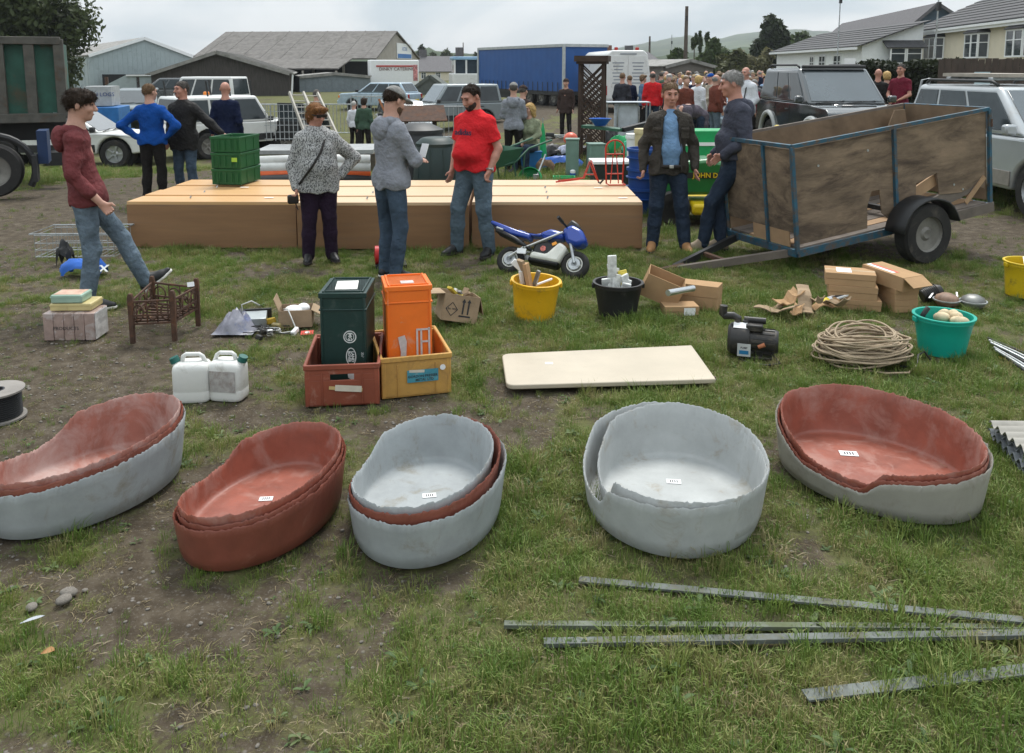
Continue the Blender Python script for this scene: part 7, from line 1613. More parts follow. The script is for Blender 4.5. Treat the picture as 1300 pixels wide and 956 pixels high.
# ================================================================ CABINETS LYING DOWN
OAK = mat('beech_laminate', (0.60, 0.36, 0.165), .40, var=.07, scale=2, streak=(.25, 6, 6), dirt=(0.64, 0.44, 0.26), dirt_amt=.2); OAKP = mat('pale_beech_laminate', (0.64, 0.45, 0.275), .38, var=.06, scale=2, streak=(.25, 6, 6)); BRN = mat('brown_carcase', (0.25, 0.135, 0.064), .6, var=.16, scale=2.5, streak=(.3, 3, 3), dirt=(0.20, 0.13, 0.085), dirt_amt=.3, dscale=2.5); OAKE = mat('laminate_edge', (0.42, 0.25, 0.13), .5)
Yf, Hc, Dp = 8.98, .47, 1.75
for i, (xa, xb, m, lab) in enumerate([(-4.13, -2.31, OAK, 'orange beech cabinet lying flat beside the stacked green crates'), (-2.29, -.46, OAKP, 'pale beech cabinet lying flat between two others'), (-.43, 1.395, OAKP, 'pale beech cabinet with red metal frames lying on it')]):
    t = thing('cabinet', lab, 'cabinet', ((xa + xb) / 2, Yf - (.0, .05, .02)[i], 0), R((-1.0, .6, -.3)[i]), 'cabinets lying in a row'); w_ = xb - xa
    BX((0, .012, Hc / 2), (w_, .024, Hc)).bd('front_panel', BRN, t, bevel=.002)
    for s_ in (-1, 1): BX((s_ * (w_ / 2 - .012), Dp / 2 + .012, Hc / 2), (.024, Dp - .024, Hc - .004)).bd('side_panel', BRN, t)
    BX((0, Dp - .012, Hc / 2 - .002), (w_ - .06, .024, Hc - .004)).bd('back_panel', BRN, t)
    BX((0, Dp / 2, .02), (w_ - .06, Dp - .06, .03)).bd('bottom_panel', BRN, t)
    for k, (d0, d1, dz) in enumerate(((0.0, .40, .018), (.41, .80, .030), (.81, 1.24, .012), (1.25, 1.74, .024))):
        BX((0, (d0 + d1) / 2 + .002, Hc + dz / 2 + .008), (w_ - .01 - .03 * (k % 2), d1 - d0, .016 + dz)).bd('door_panel', m, t, bevel=.003)
        if k < 3: BX((0, d1 + .006, Hc + .003), (w_ - .02, .010, .006)).bd('panel_gap', OAKE, t)
    rg = random.Random(i)
    for k in range(3): TU([(-.3 + .1 * i, .2 + .4 * k, Hc + .04), (-.29 + .1 * i, .21 + .4 * k, Hc + .065)], .009, 8).bd('fixing', GALV, t)
    for k in range(3): BX((rg.uniform(-.8, .8), .25 + .4 * k, Hc + .0425), (.10, .04, .001), rz=rg.uniform(-.2, .2)).bd('paper_scrap', STICK, t)
# red frames on the right cabinet
REDF = mat('red_frame_paint', (0.45, 0.035, 0.02), .5, var=.2)
ztop = Hc + .055
q = gp(780, 233, ztop); rk = thing('sack_truck', 'red arched metal frame standing on the cabinet', 'frame', q, R(5))
arch = [(-.10, 0, 0)] + [(.115 * math.cos(a), 0, .42 + .11 * math.sin(a)) for a in [R(180 - 18 * k) for k in range(11)]] + [(.10, 0, 0)]
TU(arch, .010, 8).bd('arched_frame', REDF, rk, smooth=True)
for z in (.12, .36): TU([(-.11, 0, z), (.11, 0, z)], .008, 8).bd('cross_bar', REDF, rk)
for x in (-.05, .05): TU([(x, 0, .0), (x * .4, 0, .36)], .007, 8).bd('slat', REDF, rk)
TU([(-.10, 0, .005), (-.10, -.16, .005), (.10, -.16, .005), (.10, 0, .005)], .008, 8).bd('toe_plate', REDF, rk); TU([(0, 0, .36), (0, 0, .53)], .007, 8).bd('slat', REDF, rk)
q = gp(735, 232, ztop); r2 = thing('folded_stand', 'red folded metal stand lying on the cabinet', 'stand', q, R(-8))
TU([(-.28, -.06, .012), (.05, .0, .06), (.12, .02, .26), (.22, .05, .03)], .010, 8).bd('bent_tube', REDF, r2, smooth=True); TU([(-.26, .05, .012), (.06, .1, .05), (.14, .08, .27), (.24, .0, .012)], .010, 8).bd('bent_tube', REDF, r2, smooth=True)
TU([(.06, .02, .10), (.2, .05, .10)], .008, 8).bd('cross_tube', REDF, r2); TU([(-.2, -.05, .02), (.0, .09, .03)], .008, 8).bd('cross_tube', REDF, r2); TU([(.24, 0, .012), (.26, -.02, -.0), (.3, -.03, .05)], .012, 8).bd('hook', RUB, r2)

# ================================================================ MINI MOTORBIKE, leaning on its side
MBL = mat('bike_blue', (0.012, 0.05, 0.32), .25, coat=.5, var=.05); MBW = mat('bike_white', (0.68, 0.68, 0.62), .35); MBK = mat('bike_black', (0.015, 0.015, 0.016), .4); FRM = mat('bike_frame_white', (0.62, 0.63, 0.63), .3, metal=.3)
bk = thing('mini_motorbike', 'blue and white mini racing motorbike leaning over on the grass', 'motorbike', gp(684, 352) + Vector((.0, .05, 0)), rot=(R(-33), 0, R(-20))); bk.scale = (.92, .92, .92)
def bwheel(x):
    Q = Matrix.Translation((x, 0, .145)) @ Matrix.Rotation(R(90), 4, 'X'); LA([(.085, -.035), (.12, -.042), (.145, -.02), (.148, 0), (.145, .02), (.12, .042), (.085, .035), (.085, -.035)], 28, M=Q).bd('tyre', TYRE, bk, smooth=True)
    LA([(.088, -.03), (.088, .03), (.074, .03), (.074, -.03), (.088, -.03)], 24, M=Q).bd('rim', MBW, bk, smooth='auto'); LA([(0, -.04), (.02, -.04), (.02, .04), (0, .04)], 12, M=Q).bd('hub', GALV, bk)
    for k in range(3): a = 2 * PI * k / 3; BR((x, 0, .145), (x + .08 * math.cos(a), 0, .145 + .08 * math.sin(a)), .02, .02, up=(0, 1, 0)).bd('spoke', MBW, bk)
    LA([(.03, .045), (.062, .045), (.062, .049), (.03, .049), (.03, .045)], 18, M=Q).bd('brake_disc', GALV, bk)
bwheel(-.33); bwheel(.36)
def shell(name, pts, wd, m, ths=.02): return PR(pts, -wd / 2, wd / 2).bd(name, m, bk, bevel=ths)
shell('tail_fairing', [(-.62, .52), (-.60, .55), (-.30, .46), (-.14, .42), (-.16, .37), (-.38, .41)], .15, MBL, .025); shell('tail_side', [(-.60, .51), (-.36, .40), (-.2, .34), (-.30, .33), (-.52, .42)], .13, MBK, .02); shell('seat', [(-.30, .475), (-.12, .43), (-.02, .45), (-.04, .41), (-.26, .42)], .12, MBL, .02); shell('tank', [(-.06, .44), (.06, .50), (.20, .47), (.22, .40), (.0, .38)], .17, MBL, .045)
shell('front_fairing', [(.18, .50), (.28, .56), (.40, .50), (.46, .38), (.36, .32), (.24, .36)], .19, MBL, .04); shell('windscreen', [(.20, .52), (.26, .62), (.33, .58), (.40, .50), (.30, .52)], .13, MBK, .02)
shell('belly_fairing', [(-.12, .16), (.20, .13), (.27, .30), (.18, .36), (.06, .22), (-.10, .24)], .18, MBW, .03); shell('belly_pan', [(-.14, .13), (.18, .09), (.21, .15), (-.12, .19)], .16, MBK, .03)
shell('engine', [(-.10, .20), (.10, .18), (.16, .30), (.06, .36), (-.08, .33)], .15, MBK, .02)
for y in (-.075, .075):
    BR((-.18, y, .26), (.20, y, .46), .016, .05, up=(0, 1, 0)).bd('frame_spar', FRM, bk, bevel=.006); BR((-.18, y, .28), (-.33, y, .15), .014, .035, up=(0, 1, 0)).bd('swing_arm', FRM, bk, bevel=.005)
    TU([(.24, y * .7, .50), (.36, y * .7, .15)], .016, 10).bd('fork_leg', GALV, bk); TU([(.24, y * .6, .52), (.18, y * 2.4, .55)], .012, 8).bd('handlebar', MBK, bk); TU([(.20, y * 2.0, .54), (.17, y * 3.2, .56)], .018, 8).bd('grip', MBK, bk); BX((-.2, y * 1.2, .22), (.10, .012, .06)).bd('foot_plate', FRM, bk, bevel=.004)
    LA([(0, 0), (.03, 0), (.03, .004), (0, .004)], 14, M=Matrix.Translation((.02, math.copysign(.079, y), .27)) @ Matrix.Rotation(R(90) if y < 0 else R(-90), 4, 'X')).bd('sticker', mat('sticker_red_white', (0.6, 0.15, 0.12), .4, var=.8, scale=40), bk)
    BX((.13, math.copysign(.082, y), .33), (.05, .006, .03), ry=R(-30)).bd('sticker', mat('sticker_orange', (0.75, 0.3, 0.03), .4), bk)
TU([(-.1, -.08, .24), (-.30, -.085, .35), (-.52, -.07, .44)], [.018, .024, .026], 12).bd('exhaust', MBK, bk, smooth=True); TU([(-.44, -.098, .435), (-.52, -.088, .46)], .012, 8).bd('exhaust_trim', GALV, bk)

# ================================================================ MID GROUND GOODS
GCR = mat('green_crate', (0.009, 0.085, 0.024), .5, var=.12)
for k in range(3):
    t = crate('green_crate', ['lowest green crate of the stack on the orange cabinet', 'middle green crate of the stack on the orange cabinet', 'top green crate of the stack with the man leaning on it'][k], Vector((at(297, 232, 10.3).x, 10.42, .525 + .195 * k)), R(-8), .37, .54, .185, GCR, hole=False); t['group'] = 'green crates stacked on the cabinet'
    for x in range(5): BX((-.15 + .075 * x, -.288, .09), (.012, .008, .12)).bd('rib', GCR, t)
    if k == 1: BX((.12, -.294, .11), (.07, .002, .05)).bd('sticker', mat('lime_label', (0.3, 0.5, 0.05), .5), t)
# pipes and hoses behind the cabinet
HOSE = mat('pale_hose', (0.55, 0.56, 0.54), .45); ORH = mat('orange_hose', (0.6, 0.10, 0.02), .45); BLH = mat('blue_pipe', (0.02, 0.28, 0.50), .4)
for k, (ya, yb, m, r_, lab) in enumerate([(205, 203, HOSE, .075, 'fat pale grey pipe lying on top of the pipe heap'), (214, 212, HOSE, .085, 'second fat pale pipe under the top one'), (223, 220, ORH, .07, 'orange pipe in the heap behind the woman'), (226, 224, BLH, .02, 'thin blue pipe in the heap behind the woman'), (231, 228, BB, .09, 'black pipe at the bottom of the heap')]):
    a, b = at(325, ya, 11.9 - .05 * k), at(470, yb, 12.2); o = TU([a + Vector((-.02, 0, -.05)), a, a.lerp(b, .5) + Vector((0, 0, .02)), b], r_, 14).bd('plastic_pipe', m, smooth=True); tag(o, lab, 'pipe', 'heap of plastic pipes')
# composters
CMP = mat('dark_green_composter', (0.012, 0.028, 0.026), .5, var=.15); CMB = mat('charcoal_bin', (0.022, 0.024, 0.026), .5, var=.2)
def composter(label, px, Y, r0, r1, H, m, flat=False):
    t = thing('compost_bin', label, 'compost bin', (at(px, 180, Y).x, Y, 0), R(8), 'garden compost bins'); n = 40
    LA([(r0, 0), (r0 * 1.0, .03), (r0 + (r1 - r0) * .5, H * .5), (r1 * 1.02, H * .88), (r1 * .97, H * .9)], n).bd('body', m, t, smooth='auto')
    LA([(r1 * 1.04, H * .88), (r1 * 1.05, H * .92), (r1 * .92, H * .95), (r1 * .75, H * .99), (r1 * .6, H), (0, H)] if not flat else [(r1 * 1.06, H * .88), (r1 * 1.06, H * .93), (r1 * .8, H * .97), (r1 * .5, H * 1.01), (0, H * 1.02)], n).bd('lid', m, t, smooth='auto')
    for k in range(10): a = 2 * PI * k / 10; BR(((r0 + .004) * math.cos(a), (r0 + .004) * math.sin(a), .05), ((r1 + .006) * math.cos(a), (r1 + .006) * math.sin(a), H * .85), .02, .012, up=(math.cos(a), math.sin(a), 0)).bd('rib', m, t)
    BX((0, -r0 * .98, .14), (.3, .03, .2)).bd('hatch', m, t, bevel=.01)
composter('smooth dark green compost bin with a domed lid', 553, 11.6, .36, .26, .98, CMP); composter('charcoal grey compost bin behind the green one', 532, 12.9, .42, .35, 1.1, CMB, True)
# petrol strimmer engine half hidden behind the capped man
t = thing('pressure_washer', 'red and white petrol engine standing behind the capped man', 'engine', gp(494, 342) + Vector((0, .12, 0)), R(10)); LA([(0, 0), (.06, 0), (.06, .08), (.045, .12), (0, .13)], 18, c=(0, 0, .24)).bd('fuel_tank', MBW, t, smooth='auto'); BX((0, 0, .14), (.14, .14, .2)).bd('engine_block', TOOLM, t, bevel=.02); LA([(0, 0), (.09, 0), (.09, .07), (0, .08)], 20, M=Matrix.Translation((-.08, 0, .12)) @ Matrix.Rotation(R(-90), 4, 'Y')).bd('recoil_cover', mat('engine_red', (0.45, 0.02, 0.02), .4), t, smooth='auto'); BX((0, 0, .02), (.3, .22, .03)).bd('base', BB, t)
# wire basket, black bag and blue bag by the walking man
wb_ = thing('wire_basket', 'open galvanised wire basket behind the walking man', 'basket', gp(108, 322), R(3)); bw, bd, bh_ = .78, .45, .26
for z in (.02, .09, .16, .24):
    TU([(-bw / 2, -bd / 2, z), (bw / 2, -bd / 2, z), (bw / 2, bd / 2, z), (-bw / 2, bd / 2, z)], .0045, 5, closed=True).bd('wire', GALV, wb_)
for k in range(14):
    x = -bw / 2 + bw * k / 13
    for y in (-bd / 2, bd / 2): TU([(x, y, .01), (x, y, bh_)], .003, 5).bd('wire', GALV, wb_)
    TU([(x, -bd / 2, .012), (x, bd / 2, .012)], .003, 5).bd('wire', GALV, wb_)
TU([(-bw / 2 - .03, -bd / 2 - .03, bh_), (bw / 2 + .03, -bd / 2 - .03, bh_), (bw / 2 + .03, bd / 2 + .03, bh_), (-bw / 2 - .03, bd / 2 + .03, bh_)], .008, 6, closed=True).bd('rim_wire', GALV, wb_)
def crumple(name, label, loc, sx, sy, sz, m, seed, cat='bag', group=None, n=16, rz=0.0):
    rg = np.random.RandomState(seed); U, V_ = np.meshgrid(np.linspace(-1, 1, n), np.linspace(-1, 1, n)); d = np.sqrt(U ** 2 + V_ ** 2)
    Z = np.clip(1 - d ** 2 * .62, 0, 1) ** .7 * sz * (.62 + .75 * fbm(U * 2.2 + seed * 3.3, V_ * 2.2 + seed, 3)); jit = (rg.rand(n, n) - .5) * .1
    X = (U + jit) * sx / 2 * (1 - .18 * d ** 2); Y_ = (V_ + jit.T) * sy / 2 * (1 - .18 * d ** 2)
    i = np.arange((n - 1) ** 2); r = i // (n - 1); c = i % (n - 1); a = r * n + c
    mb = MB().add(np.stack([X.ravel(), Y_.ravel(), Z.ravel() + .004], 1).tolist(), np.stack([a, a + 1, a + n + 1, a + n], 1).tolist()); o = mb.bd(name, m, smooth='auto'); o.location = loc; o.rotation_euler = (0, 0, rz); return tag(o, label, cat, group)
BLB = mat('blue_bag', (0.012, 0.10, 0.42), .35, var=.2, bump=.4, bscale=14)
bb_ = crumple('carrier_bag', 'blue carrier bag with white lettering behind the walking man', gp(104, 350) + Vector((0, .05, 0)), .52, .26, .16, BLB, 3)
text_mesh('CX', .11, WH, bb_, (.19, -.10, .075), (R(38), 0, R(12)), ext=.002, bold=.003)
crumple('boot_bag', 'black leather boot lying beside the blue carrier bag', gp(80, 338) + Vector((0, .05, 0)), .2, .16, .22, MBK, 5, 'boot')
# green wheelbarrow, hose reel, green boxes
GWB = mat('barrow_green', (0.03, 0.10, 0.06), .5); YW = 15.0
wbq = gp(640, 228); wbt = thing('wheelbarrow', 'green steel wheelbarrow with handles towards the seated woman', 'wheelbarrow', (at(632, 220, 14.6).x, 14.8, 0), R(38))
MB().add([(-.4, -.3, .55), (.35, -.3, .6), (.35, .3, .6), (-.4, .3, .55), (-.22, -.2, .28), (.2, -.2, .3), (.2, .2, .3), (-.22, .2, .28)], [(0, 1, 5, 4), (1, 2, 6, 5), (2, 3, 7, 6), (3, 0, 4, 7), (4, 5, 6, 7)]).bd('tray', GWB, wbt)
for y in (-.25, .25): TU([(-.5, y * .3, .2), (.2, y, .36), (.5, y, .58), (1.0, y * 1.1, .70)], .018, 8).bd('handle', GWB, wbt, smooth=True); TU([(.15, y, .36), (.22, y, .0), (.34, y, .0), (.4, y, .5)], .015, 8).bd('leg', GWB, wbt)
wheel(wbt, (-.55, 0, .19), .19, .09, RIMD, spokes=0)
GLB = mat('bright_green_plastic', (0.01, 0.32, 0.10), .45); q = gp(673, 224)
t = thing('green_hose_reel', 'bright green round basket lying on its side on the grass', 'basket', (q.x, q.y, 0), rot=(R(62), 0, R(-10))); LA([(.19, 0), (.22, .02), (.20, .10), (.19, .10), (.19, 0)], 32).bd('rim', GLB, t, smooth='auto')
for k in range(6): LA([(.03 + .027 * k, .01), (.036 + .027 * k, .01), (.036 + .027 * k, .03), (.03 + .027 * k, .03), (.03 + .027 * k, .01)], 26).bd('coil', GLB, t, smooth='auto')
t = thing('garden_shear', 'grey metal post spike leaning on the green basket', 'post', (q.x + .12, q.y - .1, 0)); TU([(-.02, 0, .02), (.16, .3, .42)], .015, 8).bd('shaft', GALV, t); BX((-.02, 0, .05), (.1, .05, .1)).bd('head', GALV, t, bevel=.01)
BXG = mat('grey_green_metal_box', (0.17, 0.26, 0.22), .5, var=.1)
for k, (px, py, H, w_, lab) in enumerate([(727, 222, .66, .23, 'tall grey green metal cabinet standing on the grass'), (757, 224, .58, .27, 'shorter grey green metal cabinet beside the red frame')]):
    p = gp(px, py); t = thing('metal_cabinet', lab, 'metal cabinet', p + Vector((0, .15, 0)), R(-6 + 14 * k), 'grey green metal cabinets'); BX((0, 0, H / 2), (w_, w_, H)).bd('body', BXG, t, bevel=.008); BX((0, 0, H + .012), (w_ + .03, w_ + .03, .024)).bd('cap', BXG, t, bevel=.006)
    for s_ in (-1, 1): BX((s_ * w_ * .32, -w_ / 2 - .004, H / 2), (.012, .008, H * .85)).bd('seam', BXG, t)
    if k == 0: LA([(.03, 0), (.05, 0), (.05, .09), (.03, .11), (0, .11)], 14, c=(.02, -.17, .02)).bd('jar', STICK, t); LA([(.051, 0), (.051, .04), (.049, .04), (.049, 0)], 14, c=(.02, -.17, .03)).bd('blue_band', BLB, t)
q = gp(716, 229); t = thing('green_tray', 'low bright green plastic tray before the metal cabinet', 'tray', q, 0); BX((0, 0, .05), (.36, .22, .02)).bd('base', GLB, t, bevel=.005); [BX((x, y, .075), d).bd('rim', GLB, t, bevel=.004) for (x, y, d) in ((0, -.11, (.38, .015, .05)), (0, .11, (.38, .015, .05)), (-.18, 0, (.015, .22, .05)), (.18, 0, (.015, .22, .05)))]; [BX((x, y, .02), (.03, .03, .05)).bd('foot', GLB, t) for x in (-.15, .15) for y in (-.09, .09)]
# lattice pergola post
LTW = mat('dark_lattice_wood', (0.055, 0.034, 0.024), .85, var=.3); Yl = 18.0; xl, xr_ = at(737, 150, Yl).x, at(766, 150, Yl).x; lw = xr_ - xl; lz = at(750, 76, Yl).z
t = thing('lattice_tower', 'brown wooden lattice tower with a boxed top', 'lattice', ((xl + xr_) / 2, Yl, 0), R(-12))
for x in (-lw / 2, lw / 2):
    for y in (-.2, .2): BX((x, y, lz / 2), (.06, .06, lz)).bd('post', LTW, t)
for y in (-.2, .2):
    for k in range(-4, 17):
        z0 = k * .14
        for s_ in (-1, 1):
            za, zb = z0, z0 + lw
            if zb < 0 or za > lz: continue
            BR((-s_ * lw / 2, y + .01 * s_, za), (s_ * lw / 2, y + .01 * s_, zb), .03, .010, up=(0, 1, 0)).bd('lath', LTW, t) if (za > 0 and zb < lz) else None
BX((0, 0, lz + .06), (lw + .22, .62, .12)).bd('cap_board', LTW, t); BX((0, 0, lz - .02), (lw + .14, .54, .06)).bd('cap_board', LTW, t)
# things around the seated woman and to the right of her
q = gp(674, 205); BOXB = mat('blue_stool', (0.01, 0.13, 0.34), .5)
t = thing('blue_crate_stool', 'upturned blue box the blonde woman sits on', 'box', (at(672, 195, 16.6).x, 16.6, 0), R(10)); BX((0, 0, .2), (.42, .36, .40)).bd('body', BOXB, t, bevel=.015); BX((0, 0, .385), (.45, .39, .035)).bd('lip', BOXB, t, bevel=.008)
SHB = [('blue_tarpaulin', 'crumpled blue tarpaulin on the grass behind the metal cabinet', 712, 208, 1.1, .6, .22, BLB), ('white_bag', 'white and pink plastic sacks heaped beside the tarpaulin', 720, 198, .6, .5, .35, mat('pale_sack', (0.42, 0.45, 0.58), .45, var=.5, scale=4)), ('black_sack', 'black plastic sacks heaped beside the blonde woman', 705, 198, .7, .5, .32, MBK), ('green_sheet', 'bright green plastic netting heaped behind the red frame', 790, 196, .8, .5, .45, GLB), ('green_bag', 'pale green plastic bag before the green netting', 803, 200, .6, .4, .36, mat('pale_green_bag', (0.05, 0.42, 0.25), .35)), ('yellow_sack', 'yellow sack beside the blue barrel', 814, 190, .4, .4, .42, mat('yellow_sack', (0.55, 0.38, 0.04), .6)), ('sack_heap', 'brown root ball sack on the grass', 692, 214, .45, .3, .26, mat('brown_sack', (0.16, 0.10, 0.06), .9))]
for k, (nm, lab, px, py, sx, sy, sz, m) in enumerate(SHB): crumple(nm, lab, gp(px, py), sx, sy, sz, m, 20 + k, 'sack' if 'sheet' not in nm and 'tarp' not in nm else 'sheet')
q = gp(662, 206)
o = BX((0, 0, .05), (.35, .2, .1)).bd('wooden_block', LTW, bevel=.01); o.location = gp(661, 205); tag(o, 'dark brown timber block on the grass', 'block')
t = thing('green_parasol', 'folded bright green garden umbrella beside the blonde woman', 'parasol', (at(689, 190, 17.2).x, 17.2, 0)); LA([(.10, .05), (.08, .3), (.04, .75), (0, .95)], 12).bd('canopy', GLB, t, smooth=True); TU([(0, 0, 0), (0, 0, 1.0)], .012, 6).bd('stick', GALV, t)
# blue stacking bins right of the cabinets
BBN = mat('blue_bin', (0.008, 0.055, 0.24), .45, var=.1)
for k, (z, r0, r1, hh, lab) in enumerate([(.0, .23, .27, .34, 'lowest blue tub of the stack beside the cabinets'), (.30, .235, .25, .30, 'middle blue tub of the stack beside the cabinets'), (.56, .23, .25, .30, 'top blue tub of the stack beside the cabinets')]):
    t = thing('blue_tub', lab, 'tub', (at(822, 235, 11.2).x + .0, 11.3, z), 0, 'blue tubs stacked beside the cabinets'); LA([(r0, .0), (r0, .02), (r1, hh - .04), (r1 + .02, hh - .035), (r1 + .02, hh), (r1 - .01, hh), (r0 - .02, .03), (0, .03)], 32).bd('body', BBN, t, smooth='auto'); LA([(r1 + .022, hh * .55), (r1 + .026, hh * .6), (r1 + .0, hh * .62)], 32).bd('band', BBN, t, smooth='auto')
# white bench top / trough behind
o = thing('white_trough', 'white topped dark box behind the red frame', 'box', (at(805, 210, 13).x - .2, 13.2, 0), R(4)); BX((0, 0, .48), (.9, .5, .05)).bd('top', STICK, o, bevel=.01); BX((0, 0, .23), (.85, .46, .44)).bd('body', mat('dark_box', (0.015, 0.022, 0.02), .6), o, bevel=.01)
# white tubs on the sledge, long dark gutter, blue bowl
t = thing('long_gutter', 'long dark green guttering propped over the goods', 'gutter', (0, 0, 0)); BR(at(742, 160, 16.4), at(790, 165, 16.0), .30, .05).bd('gutter_section', GWB, t); BR(at(790, 165, 16.0), at(845, 151, 16.6), .12, .08).bd('gutter_section', RUB, t); 
for px, Y in ((748, 16.3), (806, 16.0)): p = at(px, 170, Y); BX((p.x, Y, p.z / 2), (.1, .1, p.z)).bd('prop', LTW, t)
o = LA([(.10, 0), (.2, .12), (.22, .14), (.2, .14), (.1, .02), (0, .02)], 20).bd('blue_bowl', BLB, smooth='auto'); o.location = at(762, 158, 16.2); tag(o, 'blue bowl resting on the green guttering', 'bowl')
t = thing('white_tub', 'white lidded tub beside the yellow sack', 'tub', (at(808, 180, 14.5).x, 14.6, 0)); LA([(.13, 0), (.16, .75), (.17, .75), (.17, .8), (0, .81)], 20).bd('body', STICK, t, smooth='auto'); LA([(.172, .72), (.176, .72), (.176, .76), (.172, .76)], 20).bd('lid_rim', STICK, t)
t = thing('cream_tub', 'cream lidded tub beside the white tub', 'tub', (at(818, 180, 14.3).x, 14.4, 0)); LA([(.13, 0), (.15, .85), (.16, .85), (.16, .9), (0, .91)], 20).bd('body', mat('cream_tub', (0.6, 0.5, 0.28), .5), t, smooth='auto'); LA([(.162, .82), (.166, .82), (.166, .86), (.162, .86)], 20).bd('lid_rim', mat('cream_tub', (0.6, 0.5, 0.28), .5), t)
# bicycles in a heap, dark plank, orange helmet
def bike(label, loc, rz, lie):
    t = thing('bicycle', label, 'bicycle', loc, rot=(lie, 0, rz), group='bicycles lying on the grass')
    for x in (-.5, .5):
        TU([(x + .33 * math.cos(2 * PI * k / 28), 0, .34 + .33 * math.sin(2 * PI * k / 28)) for k in range(28)], .018, 6, closed=True).bd('tyre', TYRE, t, smooth=True)
        for k in range(6): a = PI * k / 6; TU([(x + .32 * math.cos(a), 0, .34 + .32 * math.sin(a)), (x - .32 * math.cos(a), 0, .34 - .32 * math.sin(a))], .003, 4).bd('spoke', GALV, t)
    for (a, b) in (((-.5, 0, .34), (-.05, 0, .32)), ((-.05, 0, .32), (-.18, 0, .85)), ((-.05, 0, .32), (.35, 0, .75)), ((-.18, 0, .80), (.35, 0, .78)), ((-.5, 0, .34), (-.18, 0, .8)), ((.5, 0, .34), (.33, 0, .95))): TU([a, b], .018, 8).bd('frame_tube', GALV, t)
    BX((-.2, 0, .88), (.22, .1, .05)).bd('saddle', BB, t, bevel=.02); TU([(.33, -.26, .98), (.33, .26, .98)], .014, 8).bd('handlebar', BB, t)
bike('bicycle lying flat beside the dark plank', Vector((at(706, 170, 21).x - .2, 21.0, .05)), R(8), R(82)); bike('bicycle lying on another bicycle near the lattice tower', Vector((at(716, 165, 22.5).x, 22.6, .12)), R(-14), R(78))
o = BX((0, 0, .12), (1.75, .5, .24)).bd('dark_chest', mat('black_chest', (0.014, 0.014, 0.014), .5), bevel=.01); o.location = (at(712, 175, 18.6).x, 18.8, 0); o.rotation_euler = (0, 0, R(2)); tag(o, 'long low black chest behind the plastic sacks', 'chest'); BX((0, 0, .25), (1.8, .54, .03)).bd('lid', mat('black_chest', (0.014, 0.014, 0.014), .5), o)
o = EL((0, 0, .16), (.16, .19, .15), 18, 10).bd('helmet', mat('coral_helmet', (0.7, 0.12, 0.06), .35), smooth=True); o.location = (at(725, 160, 18.7).x, 18.8, .26); tag(o, 'coral red helmet on the black chest', 'helmet'); EL((0, -.1, .15), (.12, .10, .07), 12, 8).bd('visor', BB, o, smooth=True)
# stack of white folding tables
t = thing('folding_tables', 'stack of pale folding tables on edge with metal legs', 'table', (at(797, 150, 22).x, 22, 0), R(2))
for k in range(3): BX((-.05 + .02 * k, .05 * k, .52), (.62, .03, .95)).bd('table_top', mat('table_grey', (0.45, 0.49, 0.53), .5), t, bevel=.02)
BX((.0, .1, 1.03), (1.1, .5, .03)).bd('table_top', mat('table_grey', (0.45, 0.49, 0.53), .5), t, bevel=.01)
for x in (-.55, .55): TU([(x, -.1, 0), (x, -.1, 1.02)], .02, 8).bd('leg', GALV, t); TU([(x, .35, 0), (x, .35, 1.02)], .02, 8).bd('leg', GALV, t)
TU([(-.28, -.05, .06), (-.28, -.05, .9), (-.2, -.05, .98), (.2, -.05, .98), (.28, -.05, .9), (.28, -.05, .06)], .018, 8).bd('folded_leg', GALV, t, smooth=True)
crumple('black_bag', 'round black bag on the grass left of the folding tables', (at(775, 160, 20).x, 20.2, 0), .5, .4, .5, MBK, 44)
# bird table roofs and grey scrap behind the compost bins
t = thing('bird_table', 'wooden bird table with a pitched brown roof behind the bins', 'bird table', (at(532, 150, 14.2).x, 14.4, 0), R(15)); TU([(0, 0, 0), (0, 0, .95)], .04, 8).bd('post', LTW, t); BX((0, 0, .97), (.55, .4, .03)).bd('tray', LTW, t)
for s_ in (-1, 1): SL((-.4, s_ * .34, 1.12), (.4, s_ * .34, 1.12), (.4, 0, 1.36), (-.4, 0, 1.36), .02 * -s_).bd('roof_board', RUST, t); BX((s_ * .24, 0, 1.07), (.03, .3, .2)).bd('side', LTW, t)
o = BR((0, 0, 0), (.35, .1, .75), .10, .03).bd('orange_plank', mat('orange_wood', (0.35, 0.13, 0.05), .7)); p = at(525, 150, 15); o.location = (p.x - .3, 15.2, .75); o.rotation_euler = (0, R(-50), 0); tag(o, 'orange brown plank leaning over the bird table', 'plank')
# green ride-on mower behind the two men on the right
JG = mat('mower_green', (0.012, 0.14, 0.03), .35, coat=.4); JY = mat('mower_yellow', (0.70, 0.50, 0.01), .4); YM = 10.6
t = thing('ride_on_mower', 'green ride-on mower with yellow wheel hubs behind the two men', 'mower', (at(908, 250, YM).x, YM + .1, 0), R(176))
PR([(-.2, .36), (.75, .34), (.78, .62), (.70, .74), (.1, .80), (-.2, .72)], -.26, .26).bd('bonnet', JG, t, bevel=.04); PR([(-.95, .30), (-.2, .30), (-.2, .50), (-.35, .62), (-.9, .66), (-.98, .5)], -.38, .38).bd('rear_body', JG, t, bevel=.04)
BX((.28, .266, .60), (.62, .012, .07)).bd('yellow_stripe', RUB, t); BX((.28, -.266, .60), (.62, .012, .07)).bd('yellow_stripe', RUB, t)
for s_ in (-1, 1): text_mesh('JOHN DEERE', .085, JY, t, (.06, s_ * .275, .60), (R(90), 0, R(180) if s_ > 0 else 0), ext=.002, bold=.002)
